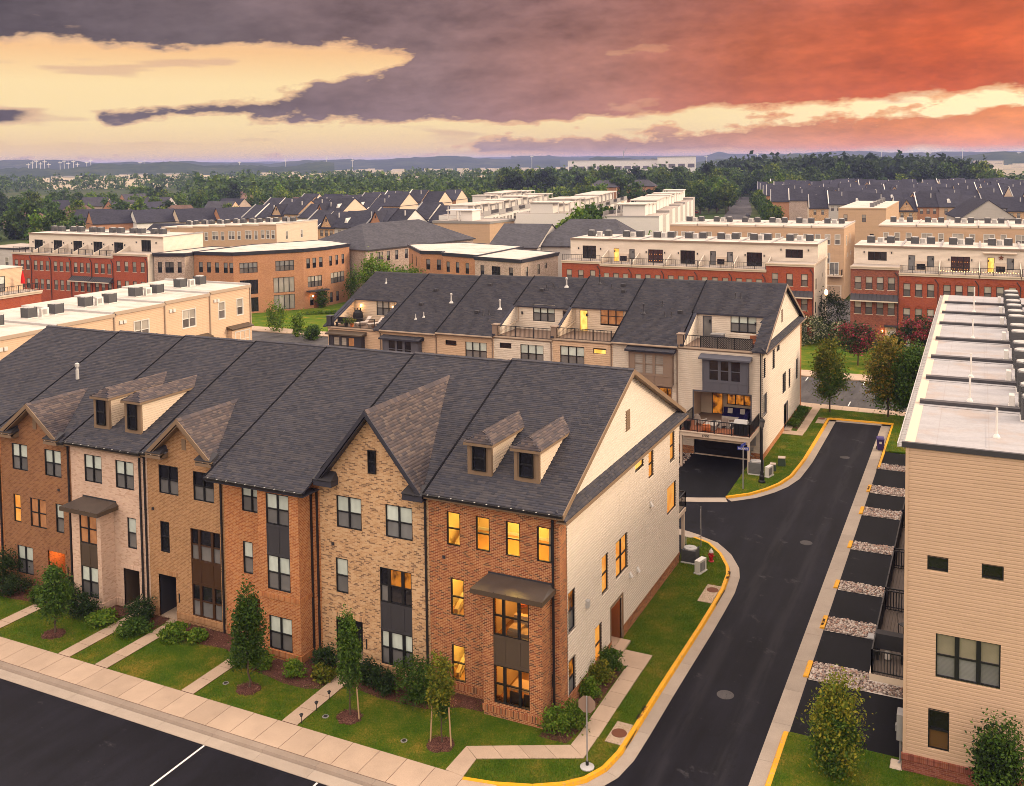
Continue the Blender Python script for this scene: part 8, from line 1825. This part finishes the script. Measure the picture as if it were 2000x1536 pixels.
for k in range(12):
    x, y = -400 + (k % 6) * 17 + q.uniform(-4, 4), 690 + (k // 6) * 45
    ridge_building('detached_house', (x, y, -3), R(q.uniform(0, 80)), 14, 11, 6.5, 10.8, ORD[k] + ' small pale house in the clearing beyond the wood', 'cream_far', 'siding_grey_far', [], 'roof_grey', group='houses in the far clearing', cat='house', lod=2)

# ------------------------------------------------------------------ trees in the distance
FT = []
for k in range(7):
    m = ['leaf_far', 'leaf_far2', 'leaf_far', 'leaf_mid', 'leaf_far', 'leaf_bright', 'leaf_dark'][k]
    V, Q = leaves(1500, (0, 0, 9.2), (5.2, 5.0, 6.4), .62, 500 + k, 46, .17, .25, .55, aspect=.75); FT.append((np_mesh('crown', V, Q, m), trunk_mesh(4, 12, .28, k, 5, 2.5).mesh('trunk', 'bark')))
def far_tree(x, y, s, k, label, group, z=0., sy=1.):
    t = root('tree', (x, y, z), rng.uniform(0, 6.28), label, 'tree', group); t.scale = (s, s, s * sy); ob('trunk', FT[k][1], t); ob('crown', FT[k][0], t)
n_ = 0
for k in range(44):                                       # along the far street
    s_ = k % 2; i = k // 2; y = 190 + i * 10.5; x = -66 - (y - 190) * math.tan(PH) + (0 if s_ else -5.5) + rng.uniform(-1, 1)
    far_tree(x, y, rng.uniform(.5, .68), rng.choice((0, 1, 3, 5)), (ORD[i] if i < 20 else 'next to last' if i == 20 else 'last') + (' right' if s_ else ' left') + ' hand tree along the far street, counted from the camera', 'trees along the far street')
for k, (x, y) in enumerate(((-62.5, 160), (-66.5, 166), (-64, 172), (-68.5, 176), (-67, 184), (-71, 190), (-70.5, 199), (-74, 206))): far_tree(x, y, rng.uniform(.78, .95), rng.choice((0, 3, 5)), ORD[k] + ' leafy tree at the near end of the far street', 'trees at the near end of the far street')
for k in range(10): far_tree(-47 - k * 4.2, 300 + k * 17, rng.uniform(.5, .7), rng.choice((0, 1, 3)), ORD[k] + ' tree on the right verge of the far street', 'trees on the right verge')
for k, (x, y) in enumerate(((-44, 152), (-41, 150), (-37.5, 150.5))): far_tree(x, y, .42, 5, ORD[k] + ' slim young tree beside the central tan row', 'slim young trees', sy=1.5)
SUB = [(rng.uniform(-520, -205), rng.uniform(150, 460)) for _ in range(420)]
SUB = [p for p in SUB if all((p[0] - h_[0] - 5) ** 2 + (p[1] - h_[1] - 5) ** 2 > 120 for h_ in HS) and p[0] < -252 + (p[1] - 160) * .66][:190]
TONE = ['dull green', 'olive', 'dull green', 'fresh green', 'dull green', 'bright green', 'dark green']; CNT = {}
def grove(pts, where, group, lo, hi, kinds, z):
    pts = sorted(pts, key=lambda p: (p[0] - CAM.x) / (p[1] - CAM.y + 1e-6)); n = {}
    for x, y in pts:
        s = rng.uniform(lo, hi); k = rng.choice(kinds); key = ('tall ' if s > (lo + hi) / 2 else 'low ') + ('broad ' if (x * 7) % 2 > 1 else 'narrow ') + TONE[k]; n[key] = n.get(key, -1) + 1
        if n[key] > 19: continue
        far_tree(x, y, s, k, ORD[n[key]] + ' ' + key + ' tree from the left ' + where, group, z, 1. if 'broad' in key else 1.15)
grove(SUB, 'among the detached houses', 'trees among the detached houses', .55, .95, list(range(7)), -3)
def wood(name, label, n, fn, seed, base=16., m='leaf_far', quads=70, size=1.15):
    g = np.random.default_rng(seed); Vs, Qs = [], []; off = 0
    for k in range(n):
        x, y = fn(g); s = g.uniform(.7, 1.2) * base / 16.
        V, Q = leaves(quads, (x, y, 8.8 * s - 2), (5.6 * s, 5.6 * s, 6.8 * s), size * s, seed * 1000 + k, 12, .2, .2, .6, aspect=.8); Vs.append(V); Qs.append(Q + off); off += len(V)
    return ob(name, np_mesh(name, np.concatenate(Vs), np.concatenate(Qs), m), None, kind='stuff', label=label, cat='woodland')
def strip(x0, y0, x1, y1, d): return lambda g: ((lambda t, u: (x0 + (x1 - x0) * t - (y1 - y0) / math.hypot(x1 - x0, y1 - y0) * u, y0 + (y1 - y0) * t + (x1 - x0) / math.hypot(x1 - x0, y1 - y0) * u))(g.random(), g.random() * d))
wood('woodland', 'dark green wood behind the left houses', 520, strip(-420, 400, -170, 560, 190), 11, 17)
wood('woodland', 'wood of broad trees behind the central modern rows', 620, strip(-260, 520, -40, 620, 230), 12, 19)
wood('woodland', 'dark tall wood behind the right dark roofs', 620, strip(-120, 610, 25, 660, 260), 13, 25, 'leaf_dark')
wood('woodland', 'yellow green thicket in front of the left wood', 260, strip(-330, 395, -170, 470, 40), 14, 11, 'leaf_far2')
wood('woodland', 'thin belt of trees at the far right', 160, strip(30, 640, 260, 700, 90), 15, 15)
wood('woodland', 'hazy woods beyond the detached houses', 520, strip(-900, 480, -380, 900, 350), 16, 17)
SQ = [(rng.uniform(-165, -72), rng.uniform(395, 540)) for _ in range(90)]
grove([p for p in SQ if not (-14 < p[0] + 72 + (p[1] - 400) * .2 < 4)], 'at the far end of the street', 'trees at the far street end', .6, 1.0, [0, 1, 3, 4, 5, 6], 0)
EDGE = []
for k in range(70): t_ = rng.random(); EDGE.append((-255 + 285 * t_, 520 + 85 * t_ + rng.uniform(-25, 20)))
grove(EDGE, 'along the central wood edge', 'trees on the edge of the central wood', .9, 1.3, [0, 1, 4, 6], 0)

# ------------------------------------------------------------------ distance: hills, pale buildings, masts
def ridge_land(name, dist, az0, az1, hfun, depth, seed, m='hill'):
    g = np.random.default_rng(seed); n = 140; V, F_ = [], []; base = YAW
    for i in range(n + 1):
        a = az0 + (az1 - az0) * i / n + base; h = hfun(i / n) + g.normal() * 1.0
        for rr, z in ((dist, -1), (dist + depth * .35, h * .7), (dist + depth * .6, h), (dist + depth, -1)): V.append((CAM.x + math.sin(a) * rr, CAM.y + math.cos(a) * rr, z))
    for i in range(n):
        for j in range(3): p = i * 4 + j; F_.append((p, p + 4, p + 5, p + 1))
    ob(name, np_mesh(name, np.array(V), F_, m, True), None, kind='structure')
w1 = lambda t: 52 + 14 * math.sin(t * 9) + 7 * math.sin(t * 31 + 1) + 4 * math.sin(t * 77)
ridge_land('hills', 2900, -.60, .05, lambda t: 25 + (w1(t) - 25) * .5 * (1 if t < .8 else max(.3, (1 - t) / .2)), 900, 1)
ridge_land('hills', 1900, -.62, -.18, lambda t: 26 + 5 * math.sin(t * 13) + 2.5 * math.sin(t * 41), 500, 2)
ridge_land('hills', 3600, .0, .6, lambda t: 41 + 6 * math.sin(t * 11 + 2) + 3 * math.sin(t * 37) + 14 * math.exp(-((t - .35) / .014) ** 2), 1000, 3)
ridge_land('hills', 2100, .08, .60, lambda t: 26 + 5 * math.sin(t * 17 + 1) + 2.5 * math.sin(t * 53), 500, 4)
ridge_land('hills', 5500, -.7, .7, lambda t: 46 + 5 * math.sin(t * 15), 1000, 5)
def pol(px, dist): a = math.atan((px - 1000) / 1897.) + YAW; return (CAM.x + math.sin(a) * dist, CAM.y + math.cos(a) * dist, a)
def far_block(px0, px1, dist, h, label, m='cream_far', z=0., name='pale_block'):
    x0, y0, a0 = pol(px0, dist); x1, y1, a1 = pol(px1, dist); L = math.hypot(x1 - x0, y1 - y0); rz = math.atan2(y1 - y0, x1 - x0)
    b = root(name, (x0, y0, z), rz, label, 'building', 'pale buildings on the horizon'); part('walls', MB().box(0, 0, 0, L, 30, h), m, b); part('roof', bx(-.5, -.5, h, L + .5, 30.5, h + 1.2), 'stucco_grey', b)
    n = max(2, int(L / 14))
    for j in range(n): part('window_band', bx(L * (j + .15) / n, -.3, h * .45, L * (j + .85) / n, -.05, h * .65), 'pane_farlo', b)
far_block(1110, 1290, 1500, 24, 'long white office building on the horizon right of centre', 'stucco_white'); far_block(1285, 1360, 1480, 28, 'white end block of the long office building on the horizon', 'stucco_white')
for k, (p0, p1, d, h) in enumerate(((102, 122, 1500, 11), (125, 150, 1500, 10), (235, 290, 1800, 10), (308, 365, 1750, 10), (1900, 1960, 2100, 14))): far_block(p0, p1, d, h, ORD[k] + ' pale building on the horizon, counted from the left')
def far_town():
    q = random.Random(5); mb = MB()
    for k in range(520):
        px = q.choice((q.uniform(60, 700), q.uniform(600, 1320), q.uniform(1450, 2000))); d = q.uniform(1150, 2700); x, y, a = pol(px, d); w, l, hh = q.uniform(8, 34), q.uniform(8, 16), q.uniform(5, 10); c, s_ = math.cos(a), math.sin(a)
        P = [(x + u * w * c + v * l * s_, y - u * w * s_ + v * l * c) for u, v in ((-.5, 0), (.5, 0), (.5, 1), (-.5, 1))]; mb.prism(P, -1, hh, 0, q.choice((0, 1, 1)))
    part('far_town', mb, ['cream_far', 'roof_grey'], None, kind='stuff', label='pale specks of a distant town below the horizon', cat='town')
far_town()
for k in range(26):
    px = [58, 66, 74, 82, 90, 98, 120, 128, 136, 146, 154, 172, 180, 276, 284, 470, 560, 640, 690, 1040, 1380, 1480, 1722, 1815, 1880, 1990][k]; x, y, a = pol(px, 2300 + 60 * (k % 4)); hh = 34 + 9 * ((k * 7) % 5) / 4
    t = root('transmission_mast', (x, y, 0), -a, ORD[k % 20] + (' pale mast from the left on the horizon' if k < 20 else ' pale mast from the left in the right half of the horizon'), 'mast', 'pale masts on the horizon'); part('pole', MB().box(-.5, -.5, 0, .5, .5, hh), 'stucco_white', t); part('crossarm', bx(-4, -.3, hh * .86, 4, .3, hh * .9), 'stucco_white', t)
x, y, a = pol(1219, 2400); cr = root('crane', (x, y, 0), -a, 'small distant construction crane right of centre on the horizon', 'crane'); part('mast', bx(-.8, -.8, 0, .8, .8, 48), 'metal_grey', cr); part('jib', MB().hexa([(-.6, -.5, 40), (.6, -.5, 40), (.6, .5, 40), (-.6, .5, 40)], [(9, -.4, 58), (9.8, -.4, 58), (9.8, .4, 58), (9, .4, 58)]), 'metal_grey', cr)

# ------------------------------------------------------------------ the air between
m = bpy.data.materials.new('haze_air'); m.use_nodes = True; t = m.node_tree; t.nodes.clear()
pv_ = node(t, 'ShaderNodeVolumePrincipled'); pv_.inputs['Color'].default_value = (.40, .45, .95, 1); pv_.inputs['Density'].default_value = .00014; pv_.inputs['Anisotropy'].default_value = .0
o_ = node(t, 'ShaderNodeOutputMaterial'); t.links.new(pv_.outputs[0], o_.inputs['Volume']); MATS['haze_air'] = m
HZ = 1
if HZ: part('haze', bx(-7300, -7300, -5, 7300, 7300, 62), 'haze_air', None, kind='stuff', label='thin blue evening haze over the far land', cat='haze')
